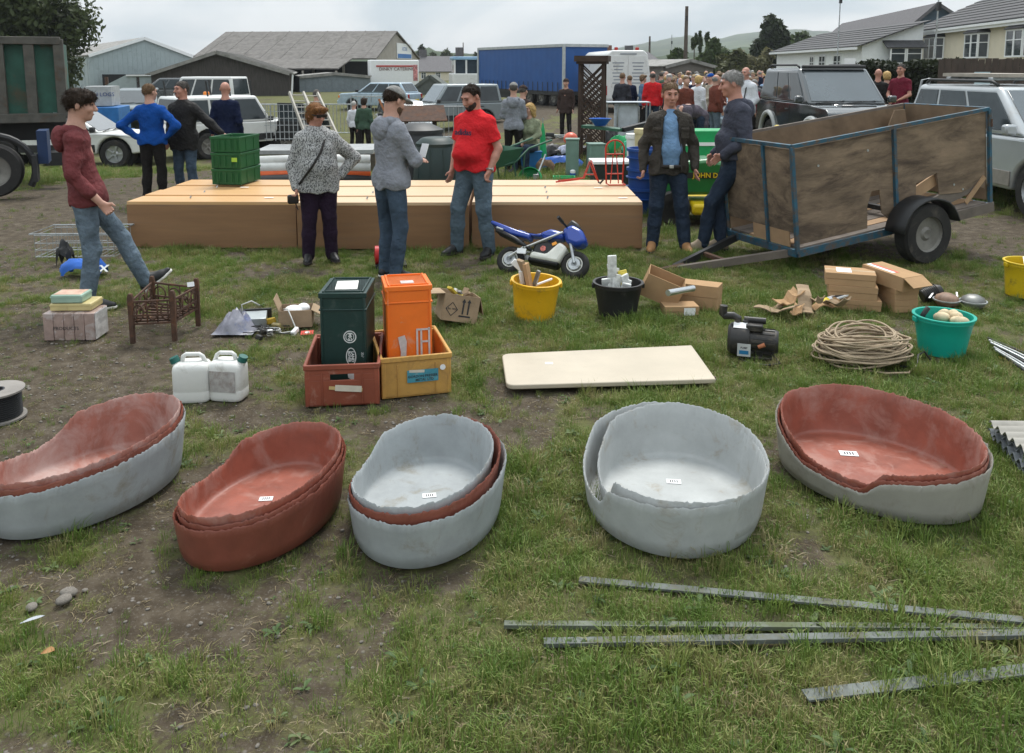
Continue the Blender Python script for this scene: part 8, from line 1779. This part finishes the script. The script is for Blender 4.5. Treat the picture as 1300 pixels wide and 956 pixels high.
BX((-.6, 0, .78), (.42, .44, .10)).bd('seat', JY, t, bevel=.04); BX((-.8, 0, 1.0), (.10, .42, .40)).bd('seat_back', JY, t, bevel=.04); TU([(-.15, 0, .7), (-.28, 0, .98)], .02, 8).bd('steering_column', RUB, t); TU([(-.28 + .17 * math.cos(2 * PI * k / 18) * .6, .17 * math.sin(2 * PI * k / 18), .98 + .1 * math.cos(2 * PI * k / 18)) for k in range(18)], .014, 6, closed=True).bd('steering_wheel', RUB, t)
for s_ in (-1, 1): wheel(t, (.55, s_ * .38, .21), .21, .15, JY, spokes=0, rr=.55); wheel(t, (-.62, s_ * .42, .27), .27, .22, JY, spokes=0, rr=.55)
BX((-.02, 0, .2), (.7, .95, .14)).bd('cutting_deck', JY, t, bevel=.04)
o = thing('green_sheet_box', 'green panelled box behind the man with the blue shirt', 'box', (at(886, 200, 12.6).x, 12.8, 0)); BX((0, 0, .5), (.9, .5, 1.0)).bd('body', GLB, o, bevel=.02); BX((0, -.255, .8), (.9, .02, .05)).bd('edge', STICK, o)
# bits by the hedge: panel and mower frame
o = thing('glass_panel', 'framed pane leaning on the hedge beyond the silver car', 'panel', (at(1257, 92, 17).x, 17.2, at(1257, 100, 17).z - .5), rot=(R(-10), 0, R(-8))); BX((0, 0, .5), (.3, .02, .28)).bd('pane', mat('blue_pane', (0.35, 0.45, 0.48), .15), o); BX((.16, 0, .5), (.03, .03, .32)).bd('frame', RUB, o); BX((0, 0, .15), (.1, .03, .4)).bd('prop', RUB, o)
t = thing('hedge_trestle', 'bare metal trestle standing by the hedge', 'trestle', (at(1168, 105, 22).x, 22, 0)); TU([(-.25, 0, 0), (.05, 0, 1.6), (.25, 0, 1.65), (0, 0, .1)], .03, 8).bd('tube', GALV, t); TU([(-.1, 0, .8), (.15, 0, .85)], .02, 8).bd('cross_tube', GALV, t)
t = thing('white_notice', 'white notice board on the dark off-roader roof line', 'board', (at(1079, 79, 22).x, 22, 0)); BX((0, 0, at(1079, 79, 22).z), (.28, .02, .2)).bd('board', STICK, t); BX((0, .03, at(1079, 79, 22).z / 2), (.05, .03, at(1079, 79, 22).z)).bd('post', LTW, t)
# ================================================================ PEOPLE
HB = mat('hair_dark_brown', (0.028, 0.018, 0.012), .55, spec=.12, var=.4, scale=30, bump=.8, bscale=70, streak=(1, 1, .3)); HG_ = mat('hair_grey', (0.24, 0.23, 0.22), .6, spec=.12, var=.35, scale=30, bump=.8, bscale=70); HGD = mat('hair_dark_grey', (0.085, 0.075, 0.068), .6, spec=.12, var=.4, scale=30, bump=.8, bscale=70)
HGI = mat('hair_ginger', (0.19, 0.085, 0.030), .55, spec=.12, var=.35, scale=30, bump=.8, bscale=70); HBL = mat('hair_blonde', (0.48, 0.32, 0.13), .55, spec=.12, var=.3, scale=25, bump=.6, bscale=60); HSA = mat('hair_sandy', (0.15, 0.095, 0.055), .6, spec=.12, var=.3, scale=30, bump=.6, bscale=60); HW = mat('hair_white', (0.45, 0.43, 0.40), .6, spec=.12, var=.2)
MAROON = cloth('maroon_hoodie', (0.150, 0.040, 0.042), var=.22); JLT = cloth('light_jeans', (0.125, 0.165, 0.205), var=.4, scale=5); JMD = cloth('mid_jeans', (0.050, 0.074, 0.108), var=.4, scale=5); JDK = cloth('dark_jeans', (0.023, 0.035, 0.058), var=.35, scale=5); JWS = cloth('washed_jeans', (0.10, 0.14, 0.175), var=.45, scale=4)
BLUE = cloth('royal_blue_fleece', (0.006, 0.060, 0.270), var=.12); BLKT = cloth('black_trousers', (0.016, 0.014, 0.013), var=.25); WAX = cloth('black_wax_jacket', (0.016, 0.015, 0.015), rough=.6, var=.35); NAVY = cloth('navy_jumper', (0.008, 0.013, 0.038), var=.25)
GREYH = cloth('grey_marl_hoodie', (0.235, 0.245, 0.275), var=.18, scale=9); RED_ = cloth('red_tshirt', (0.62, 0.022, 0.028), var=.10); SLATEH = cloth('slate_hoodie', (0.055, 0.058, 0.078), var=.22); BRJ = cloth('brown_grey_jacket', (0.050, 0.043, 0.036), var=.32, rough=.7); BSH = cloth('blue_shirt', (0.16, 0.27, 0.43), var=.12); PURP = cloth('plum_trousers', (0.022, 0.012, 0.026), var=.25)
SHB_ = mat('black_shoe', (0.013, 0.013, 0.014), .5, var=.3); SHW = mat('white_rubber', (0.62, 0.60, 0.56), .6, var=.1); TAN = mat('tan_boot', (0.33, 0.17, 0.07), .7, var=.2); BEI = mat('beige_shoe', (0.30, 0.235, 0.165), .75, var=.2); SOLE = mat('dark_sole', (0.03, 0.025, 0.022), .8); BLT = mat('leather_belt', (0.016, 0.012, 0.010), .5); STEEL = mat('steel_watch', (0.55, 0.55, 0.55), .3, metal=.8)
def fleck(name):
    m = bpy.data.materials.new(name); m.use_nodes = True; t = m.node_tree; b = t.nodes['Principled BSDF']; b.inputs['Roughness'].default_value = .95; tc = t.nodes.new('ShaderNodeTexCoord')
    n = t.nodes.new('ShaderNodeTexNoise'); n.inputs['Scale'].default_value = 85; n.inputs['Detail'].default_value = 3; n.inputs['Roughness'].default_value = .7; mp = t.nodes.new('ShaderNodeMapping'); mp.inputs['Scale'].default_value = (1, 1, .6)
    t.links.new(tc.outputs['Object'], mp.inputs[0]); t.links.new(mp.outputs[0], n.inputs['Vector']); r = t.nodes.new('ShaderNodeValToRGB'); e = r.color_ramp.elements; e[0].position, e[0].color = .40, (.035, .035, .037, 1); e[1].position, e[1].color = .56, (.46, .46, .45, 1)
    t.links.new(n.outputs['Fac'], r.inputs['Fac']); t.links.new(r.outputs[0], b.inputs['Base Color']); bp = t.nodes.new('ShaderNodeBump'); bp.inputs['Strength'].default_value = .5; bp.inputs['Distance'].default_value = .01; t.links.new(n.outputs['Fac'], bp.inputs['Height']); t.links.new(bp.outputs[0], b.inputs['Normal']); return m
FLECK = fleck('flecked_knit')
def hgt(px, fy, ty): d = ray(px, fy); t = CAM_H / -d.z; return CAM_H - (ty - HORIZON) / FPX * t * 1.0
def who(label, px, fy, ty, rz, **k):
    h = k.pop('h', None) or hgt(px, fy, ty); loc = gp(px, fy); dx = k.pop('dx', 0); dy = k.pop('dy', 0)
    return person(label, loc + Vector((dx, dy, 0)), R(rz), h=h, **k)

# young man walking past in a maroon hoodie
mar = who('young man in a maroon hoodie and jeans striding past the wire basket', 122, 389, 113, 116, seed=3, skin=SKIN, hair=HB, hair_style='mop', top=MAROON, sleeve=.80, hood=True, bottom=JLT, shoe=SHB_, sole=SHW, legw=.98, fat=-.004, head_pitch=R(6), head_yaw=R(-4), sleeve_roll=True,
    pose=dict(hipL=(.085, -.02, .92), hipR=(-.085, .02, .92), kneeR=(-.09, -.0, .50), ankR=(-.085, .055, .085), kneeL=(.09, -.225, .545), ankL=(.085, -.385, .165), pelvis=(0, 0, .95), belly=(0, .03, 1.08), chest=(0, .055, 1.27), shL=(.155, .075, 1.40), shR=(-.155, .075, 1.40), neck=(0, .06, 1.46), head=(0, .015, 1.655), elR=(-.225, .10, 1.12), wrR=(-.235, -.09, .89), elL=(.20, .12, 1.12), wrL=(.19, .05, .88)), toes=(np.array((.05, -.80, .58)), np.array((-.12, -1, 0))), hands=('relax', 'fist'))
# man in blue with hands on hips, seen from behind
who('man in a royal blue fleece with hands on hips, seen from behind', 198, 256, 107, 180, seed=5, hair=HSA, hair_style='short', top=BLUE, top_len=.90, bottom=BLKT, shoe=SHB_, fat=.012, head_yaw=R(-25),
    pose=dict(elL=(.42, .10, 1.18), wrL=(.22, .02, 1.00), elR=(-.42, .10, 1.18), wrR=(-.22, .02, 1.00)), hands=({'d': (-.8, -.2, -.4), 'n': (.3, .9, .1), 'c': 'relax'}, {'d': (.8, -.2, -.4), 'n': (-.3, .9, .1), 'c': 'relax'}))
wx = who('moustached man in a black waxed jacket leaning on the green crates', 238, 252, 104, -14, seed=6, skin=SKIN_R, hair=HGD, hair_style='short', top=WAX, top_len=.78, bottom=JMD, shoe=SHB_, fat=.034, open_jacket=True, collar=BSH, head_yaw=R(-20),
    pose=dict(elL=(.40, .08, 1.17), wrL=(.56, .12, 1.02), elR=(-.25, .05, 1.13), wrR=(-.22, -.08, .90)), hands=({'d': (.5, .6, -.3), 'n': (0, 0, 1), 'c': 'relax'}, 'relax'))
TU([(-.035, -.128, 1.622), (0, -.136, 1.63), (.035, -.128, 1.622)], .009, 6).bd('moustache', HGD, wx, smooth=True, loc=None).rotation_euler = (0, 0, R(-20))
who('bald man in a navy jumper seen from behind beyond the crates', 291, 224, 104, 182, seed=7, skin=SKIN_R, hair=None, top=NAVY, top_len=.88, bottom=JMD, shoe=SHB_, vox=.010, pose=dict(elL=(.24, .06, 1.12), wrL=(.26, -.02, .92)), face=True)
# woman in the flecked jumper
wo = who('woman in sunglasses and a grey flecked jumper with a shoulder strap', 407, 331, 131, 20, seed=8, skin=SKIN_R, hair=HGI, hair_style='bob', top=FLECK, top_len=.80, bottom=PURP, shoe=SHB_, sole=SOLE, fat=.048, bust=1, belly=.06, legw=1.16, head_yaw=R(28), head_pitch=R(14), wr=.006,
    pose=dict(elL=(.43, .10, 1.16), wrL=(.26, .03, .98), elR=(-.27, .05, 1.10), wrR=(-.25, -.06, .86), ankL=(.13, .02, .085), ankR=(-.13, .03, .085), shL=(.17, .01, 1.40), shR=(-.17, .01, 1.40)), hands=({'d': (-.7, .1, -.6), 'n': (.5, -.6, 0), 'c': 'relax'}, 'fist'))
st = MB(); pts = [(.10, -.02, 1.475), (.075, -.115, 1.40), (.02, -.185, 1.27), (-.08, -.215, 1.12), (-.17, -.17, .99), (-.22, -.08, .90), (-.235, .0, .86)]
TU(pts, .013, 6).bd('bag_strap', BLT, wo, smooth=True); BX((-.29, -.09, .74), (.12, .08, .10)).bd('camera_bag', BLT, wo, bevel=.02); TU([(-.27, -.11, .70), (-.24, -.12, .62), (-.27, -.12, .66)], .006, 6).bd('bag_cord', BLT, wo)
hm = Euler((R(14), 0, R(28))).to_matrix(); hp = lambda x, y, z: Vector((0, -.01, 1.665)) + hm @ Vector((x, y, z)) * 1.05
BX((0, 0, 0), (.135, .012, .038)).bd('sunglasses', BLT, wo, bevel=.008, loc=hp(0, -.104, .016), rot=(R(14), 0, R(28)))
for s_ in (-1, 1): BR(hp(.068 * s_, -.10, .02), hp(.082 * s_, .02, .012), .006, .012).bd('sunglasses_arm', BLT, wo)
# man in a grey hoodie and cap, arms folded
CAPM = cloth('grey_cap', (0.24, 0.235, 0.225), var=.3, scale=12)
gh = who('bearded man in a grey hoodie and grey cap reading, arms folded', 499, 353, 110, 132, seed=9, skin=SKIN, hair=HB, hair_style='short', beard=mat('beard_brown', (0.10, 0.055, 0.03), .8, var=.3, scale=40, bump=.8, bscale=90), cap=(CAPM, True), top=GREYH, hood=True, top_len=.86, bottom=JMD, shoe=SHB_, sole=SHW, head_pitch=R(22), head_yaw=R(4), fat=.01,
    pose=dict(elR=(-.25, -.10, 1.12), wrR=(.02, -.20, 1.17), elL=(.25, -.10, 1.12), wrL=(-.06, -.22, 1.12), head=(0, -.05, 1.65), neck=(0, -.01, 1.47), ankL=(.13, .0, .085), ankR=(-.12, .05, .085)), hands=('relax', 'relax'))
BX((-.16, -.26, 1.2), (.10, .006, .13), rx=R(20)).bd('paper_slip', STICK, gh)
# man in the red T-shirt
rm = who('heavy bearded man in a red T-shirt looking down, thumb in pocket', 603, 323, 107, -34, seed=10, skin=SKIN_R, hair=HB, hair_style='receding', beard=mat('beard_dark', (0.03, 0.02, 0.016), .8, var=.3, scale=40, bump=.8, bscale=90), top=RED_, sleeve=.36, top_len=.90, bottom=JWS, shoe=SHB_, sole=SOLE, fat=.030, belly=.13, legw=1.12, head_pitch=R(26), head_yaw=R(-10),
    pose=dict(elL=(.27, .05, 1.13), wrL=(.235, -.07, .90), elR=(-.26, .04, 1.13), wrR=(-.24, -.07, .89), head=(0, -.05, 1.655), kneeR=(-.15, -.09, .50), ankR=(-.20, -.05, .085), kneeL=(.13, -.02, .50), ankL=(.15, .05, .085)), hands=('fist', 'relax'))
text_mesh('adidas', .085, mat('print_navy', (0.06, 0.02, 0.05), .7), rm, (0.02, -.216, 1.305), (R(82), 0, 0), ext=.004, bold=.0015)
TU([(.036 * math.cos(2 * PI * k / 14), .036 * math.sin(2 * PI * k / 14), 0) for k in range(14)], .008, 6, closed=True).bd('watch_strap', STEEL, rm, loc=(.238, -.058, .925), rot=(R(-25), 0, 0)); LA([(0, 0), (.02, 0), (.02, .008), (0, .008)], 14).bd('watch_face', STEEL, rm, loc=(.275, -.06, .93), rot=(R(-20), R(90), 0))
def belt(p, z, w_, d_, tilt=0): TU([(w_ * math.cos(2 * PI * k / 24), d_ * math.sin(2 * PI * k / 24), z) for k in range(24)], .017, 6, closed=True).bd('belt', BLT, p, smooth=True)
# man in brown jacket over a blue shirt
bj = who('man in an open brown jacket, blue shirt and tan boots', 846, 318, 106, -4, seed=12, skin=SKIN_R, hair=HSA, hair_style='short', top=BRJ, open_jacket=True, top_len=.84, bottom=JDK, shoe=TAN, sole=SOLE, fat=.012, legw=1.08, head_yaw=R(8), head_pitch=R(6), collar=BSH,
    pose=dict(ankL=(.19, -.02, .085), ankR=(-.15, .03, .085), kneeL=(.14, -.03, .50), kneeR=(-.12, -.02, .5), elL=(.26, .05, 1.13), elR=(-.26, .05, 1.13), wrL=(.27, -.06, .90), wrR=(-.27, -.04, .88)), hands=('relax', 'fist'))
sf = Field((-.25, -.35, .8), (.25, .1, 1.6), .009); sf.cone((0, -.055, 1.36), (.01, -.075, 1.10), .088, .108, .05, ((0, 1, 0), .95)); sf.cone((.01, -.075, 1.10), (.01, -.06, .90), .108, .105, .05, ((0, 1, 0), .95)); sf.cone((0, -.03, 1.40), (0, -.01, 1.49), .07, .062, .04)
for s_ in (-1, 1): sf.cone((0, -.04, 1.50), (.055 * s_, -.085, 1.43), .018, .016, .012)
sf.cut(lambda x, y, z: .925 - z); sf.wrinkle(.005, 4); me = sf.mesh('shirt'); me.materials.append(BSH); mesh_obj('shirt', me, bj); 
BX((.01, -.172, .93), (.20, .03, .035)).bd('belt', BLT, bj, bevel=.01); BX((.01, -.19, .93), (.045, .012, .035)).bd('buckle', STEEL, bj, bevel=.004)
for s_ in (-1, 1):
    BX((.145 * s_ , -.145, 1.27), (.085, .02, .10), rz=R(18) * s_).bd('chest_pocket', BRJ, bj, bevel=.008); BX((.145 * s_, -.155, 1.315), (.09, .02, .035), rz=R(18) * s_).bd('pocket_flap', BRJ, bj, bevel=.006)
    BR((.085 * s_, -.10, 1.45), (.115 * s_, -.165, .87), .02, .02).bd('jacket_edge', BRJ, bj, bevel=.006)
# grey haired man in a slate hoodie leaning on the trailer
gm = who('grey haired man in a slate hoodie leaning on the plywood trailer', 910, 317, 91, -92, seed=13, skin=SKIN_R, hair=HG_, hair_style='short', top=SLATEH, hood=True, top_len=.92, bottom=JDK, shoe=BEI, sole=SOLE, fat=.022, belly=.06, head_pitch=R(10), head_yaw=R(-6), dx=.02,
    pose=dict(pelvis=(0, .12, .95), hipL=(.09, .12, .92), hipR=(-.09, .12, .92), belly=(0, .13, 1.08), chest=(0, .14, 1.28), shL=(.165, .15, 1.405), shR=(-.165, .15, 1.405), neck=(0, .12, 1.47), head=(0, .07, 1.66), kneeR=(-.06, -.02, .50), ankR=(.0, .02, .085), kneeL=(.06, -.10, .50), ankL=(.02, -.16, .085), elL=(.25, .17, 1.12), wrL=(.20, -.03, .98), elR=(-.25, .15, 1.12), wrR=(-.22, -.04, .95)), hands=('relax', {'d': (.3, -.5, -.8), 'n': (-.8, -.3, .1), 'c': 'relax'}), toes=(np.array((.15, -1, 0)), np.array((-.15, -1, 0))))

# ---------------------------------------------------------------- middle distance
def far(label, px, fy, ty, rz, **k): k.setdefault('vox', .013); k.setdefault('face', False); k.setdefault('wr', .008); return who(label, px, fy, ty, rz, **k)
OLIVE = cloth('sage_top', (0.24, 0.26, 0.17)); GRN = cloth('bottle_green_top', (0.05, 0.09, 0.06)); WHT = cloth('white_shirt', (0.62, 0.63, 0.66), var=.08); BEIJ = cloth('beige_jumper', (0.42, 0.38, 0.31)); CHK = cloth('dark_check_jacket', (0.035, 0.037, 0.045), var=.5); DBR = cloth('dark_brown_coat', (0.045, 0.030, 0.026)); REDJ = cloth('red_jumper', (0.52, 0.018, 0.022)); MGY = cloth('mid_grey_top', (0.12, 0.12, 0.125)); MRP = cloth('maroon_polo', (0.14, 0.015, 0.03)); PRG = cloth('plum_grey_top', (0.10, 0.085, 0.105)); DNM = cloth('denim_jacket', (0.10, 0.17, 0.26))
far('man in a grey hoodie and flat cap seen from behind near the seated woman', 652, 212, 105, 175, seed=20, hair=HGD, cap=(CAPM, False), top=GREYH, hood=True, bottom=BLKT, shoe=SHB_, pose=dict(elL=(.22, -.02, 1.13), wrL=(.12, -.2, 1.05), elR=(-.22, -.02, 1.13), wrR=(-.12, -.2, 1.05)))
far('man in a dark jacket standing close beside the hooded man', 664, 205, 108, 150, seed=34, hair=HGD, cap=(DBR, False), top=DBR, bottom=BLKT, shoe=SHB_)
sw_ = far('blonde woman in a sage top sitting on a blue box', 672, 213, 128, -25, h=1.66, seed=21, hair=HBL, hair_style='long', top=OLIVE, top_len=.40, bottom=JDK, shoe=SHB_, vox=.011, face=True, bust=1, dy=.25, hem='none', pose=dict(pelvis=(0, .05, .50), hipL=(.10, .0, .48), hipR=(-.10, .0, .48), kneeL=(.12, -.42, .50), kneeR=(-.12, -.42, .50), ankL=(.12, -.42, .09), ankR=(-.12, -.42, .09), belly=(0, .03, .64), chest=(0, .02, .84), shL=(.155, .02, .97), shR=(-.155, .02, .97), neck=(0, .02, 1.03), head=(0, .0, 1.22), elL=(.22, -.02, .73), elR=(-.22, -.02, .73), wrL=(.05, -.25, .62), wrR=(-.05, -.25, .60)), head_yaw=R(-20))
far('man in a dark brown coat and cap beside the blue lorry trailer', 718, 172, 100, -20, seed=22, hair=HGD, cap=(DBR, False), top=DBR, bottom=BLKT, shoe=SHB_, top_len=.76, face=True)
far('man in a dark checked jacket by the rear doors of the van', 789, 172, 93, 160, seed=23, hair=HSA, top=CHK, bottom=BLKT, shoe=SHB_)
far('person in a black jacket beside the checked jacket', 798, 166, 96, -160, seed=24, hair=HSA, top=NAVY, bottom=BLKT, shoe=SHB_)
far('person in a denim jacket with brown hair by the folding tables', 815, 166, 95, 70, seed=25, hair=HSA, hair_style='bob', top=DNM, bottom=BLKT, shoe=SHB_, top_len=.80)
far('man in a bright red jumper and jeans seen from behind', 827, 174, 91, 175, seed=26, skin=SKIN_R, hair=HGD, hair_style='fringe', top=REDJ, bottom=JDK, shoe=SHB_, fat=.015)
far('man in a dark grey top beside the red jumper', 838, 152, 92, 170, seed=40, hair=HGD, top=MGY, bottom=JDK, shoe=SHB_)
far('pale haired woman in a dark patterned coat walking with a stick', 848, 166, 94, -10, seed=27, hair=HW, hair_style='bob', top=CHK, bottom=BLKT, shoe=SHB_, top_len=.7)
far('man in a blue woollen hat and beige jumper raising his hand', 900, 176, 94, -60, seed=28, cap=(BLUE, False), top=BEIJ, bottom=JMD, shoe=SHB_, pose=dict(elR=(-.26, -.10, 1.20), wrR=(-.08, -.17, 1.50), elL=(.24, -.10, 1.15), wrL=(.05, -.22, 1.1)), face=True)
wm = far('white haired man in a white shirt and braces', 943, 196, 86, -45, seed=29, skin=SKIN_R, hair=HW, hair_style='fringe', top=WHT, bottom=BLKT, shoe=SHB_, fat=.035, belly=.08, face=True, pose=dict(elL=(.25, .0, 1.13), wrL=(.2, -.18, .98)))
TU([(.09, .02, 1.47), (.10, .12, 1.38), (.07, .155, 1.15), (.05, .15, 1.0)], .014, 6).bd('brace', BLT, wm, smooth=True); TU([(.09, -.02, 1.47), (.09, -.13, 1.36), (.09, -.19, 1.15), (.09, -.18, 1.0)], .014, 6).bd('brace', BLT, wm, smooth=True)
far('person in a plum grey top bending over behind the blue shirt man', 884, 202, 130, -60, h=1.7, seed=30, hair=HGD, top=PRG, bottom=JDK, shoe=SHB_, top_len=.75, hem='none', pose=dict(pelvis=(0, .1, .95), belly=(0, -.05, 1.04), chest=(0, -.28, 1.12), shL=(.16, -.40, 1.12), shR=(-.16, -.40, 1.12), neck=(0, -.45, 1.12), head=(0, -.60, 1.02), elL=(.2, -.42, .85), elR=(-.2, -.42, .85), wrL=(.18, -.5, .62), wrR=(-.18, -.5, .62)), head_pitch=R(60))
far('man in a charcoal top seen from behind by the flatbed trailer', 404, 182, 109, 170, seed=31, hair=HGD, top=cloth('charcoal_top', (0.03, 0.035, 0.036)), bottom=BLKT, shoe=SHB_, fat=.01)
far('white haired person in a white shirt by the hurdles', 450, 163, 118, 160, seed=32, hair=HW, top=WHT, bottom=BLKT, shoe=SHB_)
far('dark haired person in a bottle green top by the hurdles', 463, 170, 115, 175, seed=33, hair=HB, hair_style='bob', top=GRN, bottom=BLKT, shoe=SHB_)
far('bald man in black standing behind the dark off-roader bonnet', 1110, 182, 88, 150, seed=35, skin=SKIN_R, hair=None, top=WAX, bottom=BLKT, shoe=SHB_)
far('blonde woman in black beside the bald man', 1121, 180, 91, 165, seed=36, hair=HBL, hair_style='bob', top=WAX, bottom=BLKT, shoe=SHB_, fat=.01)
far('man in a maroon polo shirt by the hedge', 1138, 184, 82, -50, seed=37, skin=SKIN_R, hair=HGD, top=MRP, sleeve=.36, bottom=JDK, shoe=SHB_, pose=dict(elL=(.24, -.04, 1.12), wrL=(.12, -.22, 1.02), elR=(-.24, -.04, 1.12), wrR=(-.1, -.22, 1.0)), face=True)
# ---------------------------------------------------------------- the crowd beyond: shared bodies, their own clothes
protos = [person('x', (0, 0, 0), 0, h=1.72, vox=.022, face=False, seed=50, hair=HGD, top=MGY, bottom=JDK, shoe=SHB_, wr=.006),
          person('x', (0, 0, 0), 0, h=1.66, vox=.022, face=False, seed=51, hair=HBL, hair_style='bob', top=MGY, bottom=JDK, shoe=SHB_, fat=.02, wr=.006),
          person('x', (0, 0, 0), 0, h=1.76, vox=.022, face=False, seed=52, hair=HSA, hair_style='fringe', top=MGY, bottom=JDK, shoe=SHB_, fat=.03, belly=.06, wr=.006, pose=dict(elL=(.26, -.02, 1.15), wrL=(.1, -.24, 1.1))),
          person('x', (0, 0, 0), 0, h=1.72, vox=.022, face=False, seed=53, cap=(MGY, True), top=MGY, bottom=JDK, shoe=SHB_, wr=.006)]
tops = [('rust', cloth('crowd_rust', (0.15, 0.045, 0.03))), ('navy', NAVY), ('pale blue', cloth('crowd_pale_blue', (0.25, 0.35, 0.5))), ('grey', MGY), ('black', WAX), ('white', WHT), ('olive', cloth('crowd_olive', (0.10, 0.10, 0.06))), ('bright blue', cloth('crowd_blue', (0.03, 0.10, 0.38))), ('burgundy', MRP), ('tan', cloth('crowd_tan', (0.26, 0.19, 0.12))), ('charcoal', CHK), ('green', GRN)]
hairs = [('grey hair', HG_), ('fair hair', HBL), ('dark hair', HB), ('white hair', HW), ('brown hair', HSA)]
rg = random.Random(77); seen = {}
spots = []
for row, (t0, n, xa, xb) in enumerate([(21, 5, 855, 975), (25, 9, 845, 985), (28, 12, 840, 988), (31, 13, 840, 990), (35, 14, 838, 992), (40, 14, 836, 996), (47, 14, 832, 1000)]):
    for k in range(n): spots.append((xa + (xb - xa) * (k + rg.uniform(.2, .8)) / n, t0 + rg.uniform(-1.5, 1.5)))
for i, (px, Y) in enumerate(spots):
    p = protos[i % 4]; o = copy_tree(p) if i >= 4 else p
    o.location = (at(px, 95, Y).x, Y, 0); o.rotation_euler = (0, 0, rg.uniform(-3.1, 3.1)); s_ = rg.uniform(.90, 1.03) * o.scale[0]; o.scale = (s_, s_, s_)
    tn_, tm = tops[(i * 5 + rg.randrange(4)) % len(tops)]; hn, hm_ = hairs[rg.randrange(5)]; bn, bm_ = [('jeans', JDK), ('black trousers', BLKT), ('pale jeans', JLT)][rg.randrange(3)]
    for ch in o.children:
        m_ = tm if ch.name.startswith('top') else hm_ if ch.name.startswith('hair') else bm_ if ch.name.startswith('trousers') else tops[(i * 3) % 12][1] if ch.name.startswith('cap') else None
        if m_ is not None: ch.material_slots[0].link = 'OBJECT'; ch.material_slots[0].material = m_
    lab = f'person with {hn} in a {tn_} top and {bn} in the crowd' if i % 4 != 3 else f'capped person in a {tn_} top and {bn} in the crowd'
    tag(o, lab, 'person', 'crowd gathered around the auctioneer')
# ================================================================ settle what stands in the dip of the field
for o in [o for o in C.objects if o.parent is None and 'category' in o]:
    d = float(dip(o.location.x, o.location.y))
    if d < -.004:
        o.location.z += d
        if o['category'] == 'person': k = 1 - d / 1.72; o.scale = (o.scale[0] * k, o.scale[1] * k, o.scale[2] * k)
# ================================================================ GRASS LAST (needs the footprints)
build_grass('short_grass', -7.5, 7.5, 1.6, 9.2, 800, 0.42, 0.95, 3, 'short worn green grass of the field')
build_grass('meadow_grass', -14, 14, 9.2, 22, 80, 0.9, 1.7, 4, 'rougher green grass further back over the field')
build_grass('weed_plants', -6, 6, 1.8, 8, 26, 0.3, 0.8, 5, 'scattered broad leaved weeds in the turf', thr=-.3, coll=weeds, cat='weeds')
build_grass('loose_stones', -7, 7, 1.8, 9, 80, 0.002, 0.011, 6, 'small stones lying loose on the worn soil', thr=.1, coll=pebbles, cat='stones', bare=True)
build_grass('dead_straw', -6, 6, 1.8, 8, 110, 0.35, 0.85, 7, 'dead straw lying in the worn grass', thr=-.5, coll=straws, cat='straw')
for k, (px, py, sx, lab) in enumerate([(87, 752, .032, 'larger of two rounded stones sunk in the soil'), (81, 761, .03, 'rounded stone touching the larger stone'), (40, 770, .024, 'flat grey stone beside the fallen feather'), (108, 748, .012, 'small pink stone near the two rounded stones')]):
    rg_ = np.random.RandomState(k + 5); mb = EL((0, 0, .2), (1, .8, .5), 14, 9); mb.v = [tuple(np.array(p) * rg_.uniform(.93, 1.06)) for p in mb.v]; o = mb.bd('field_stone', STONE, smooth=True); o.scale = (sx, sx, sx); o.location = gp(px, py) + Vector((0, 0, -.006)); o.rotation_euler = (0, 0, k); tag(o, lab, 'stone', 'stones in the soil')
o = MB(); leaf_shape(o, .5, .085, .02, .1); o = o.bd('feather', mat('grey_feather', (0.40, 0.42, 0.45), .6), smooth=True); o.location = gp(22, 798) + Vector((0, 0, .008)); tag(o, 'pale grey feather lying on the bare soil', 'feather')
o = MB(); leaf_shape(o, .1, .05, .035, .3); o = o.bd('fallen_leaf', mat('dead_leaf', (0.32, 0.17, 0.07), .8), smooth=True); o.location = gp(50, 838) + Vector((0, 0, .012)); tag(o, 'curled brown fallen leaf on the soil', 'leaf')

# ================================================================ AIR: haze that softens the hills
hz_ = BX((100, 830, 60), (2600, 1960, 124)).bd('haze', mat('unused_surface', (1, 1, 1)))
hm_ = bpy.data.materials.new('thin_haze'); hm_.use_nodes = True; ht = hm_.node_tree; ht.nodes.clear()
pv = ht.nodes.new('ShaderNodeVolumePrincipled'); pv.inputs['Color'].default_value = (.86, .91, .97, 1); pv.inputs['Density'].default_value = .0003; pv.inputs['Anisotropy'].default_value = .2
ho = ht.nodes.new('ShaderNodeOutputMaterial'); ht.links.new(pv.outputs[0], ho.inputs['Volume']); hz_.data.materials.clear(); hz_.data.materials.append(hm_); hz_['kind'] = 'stuff'
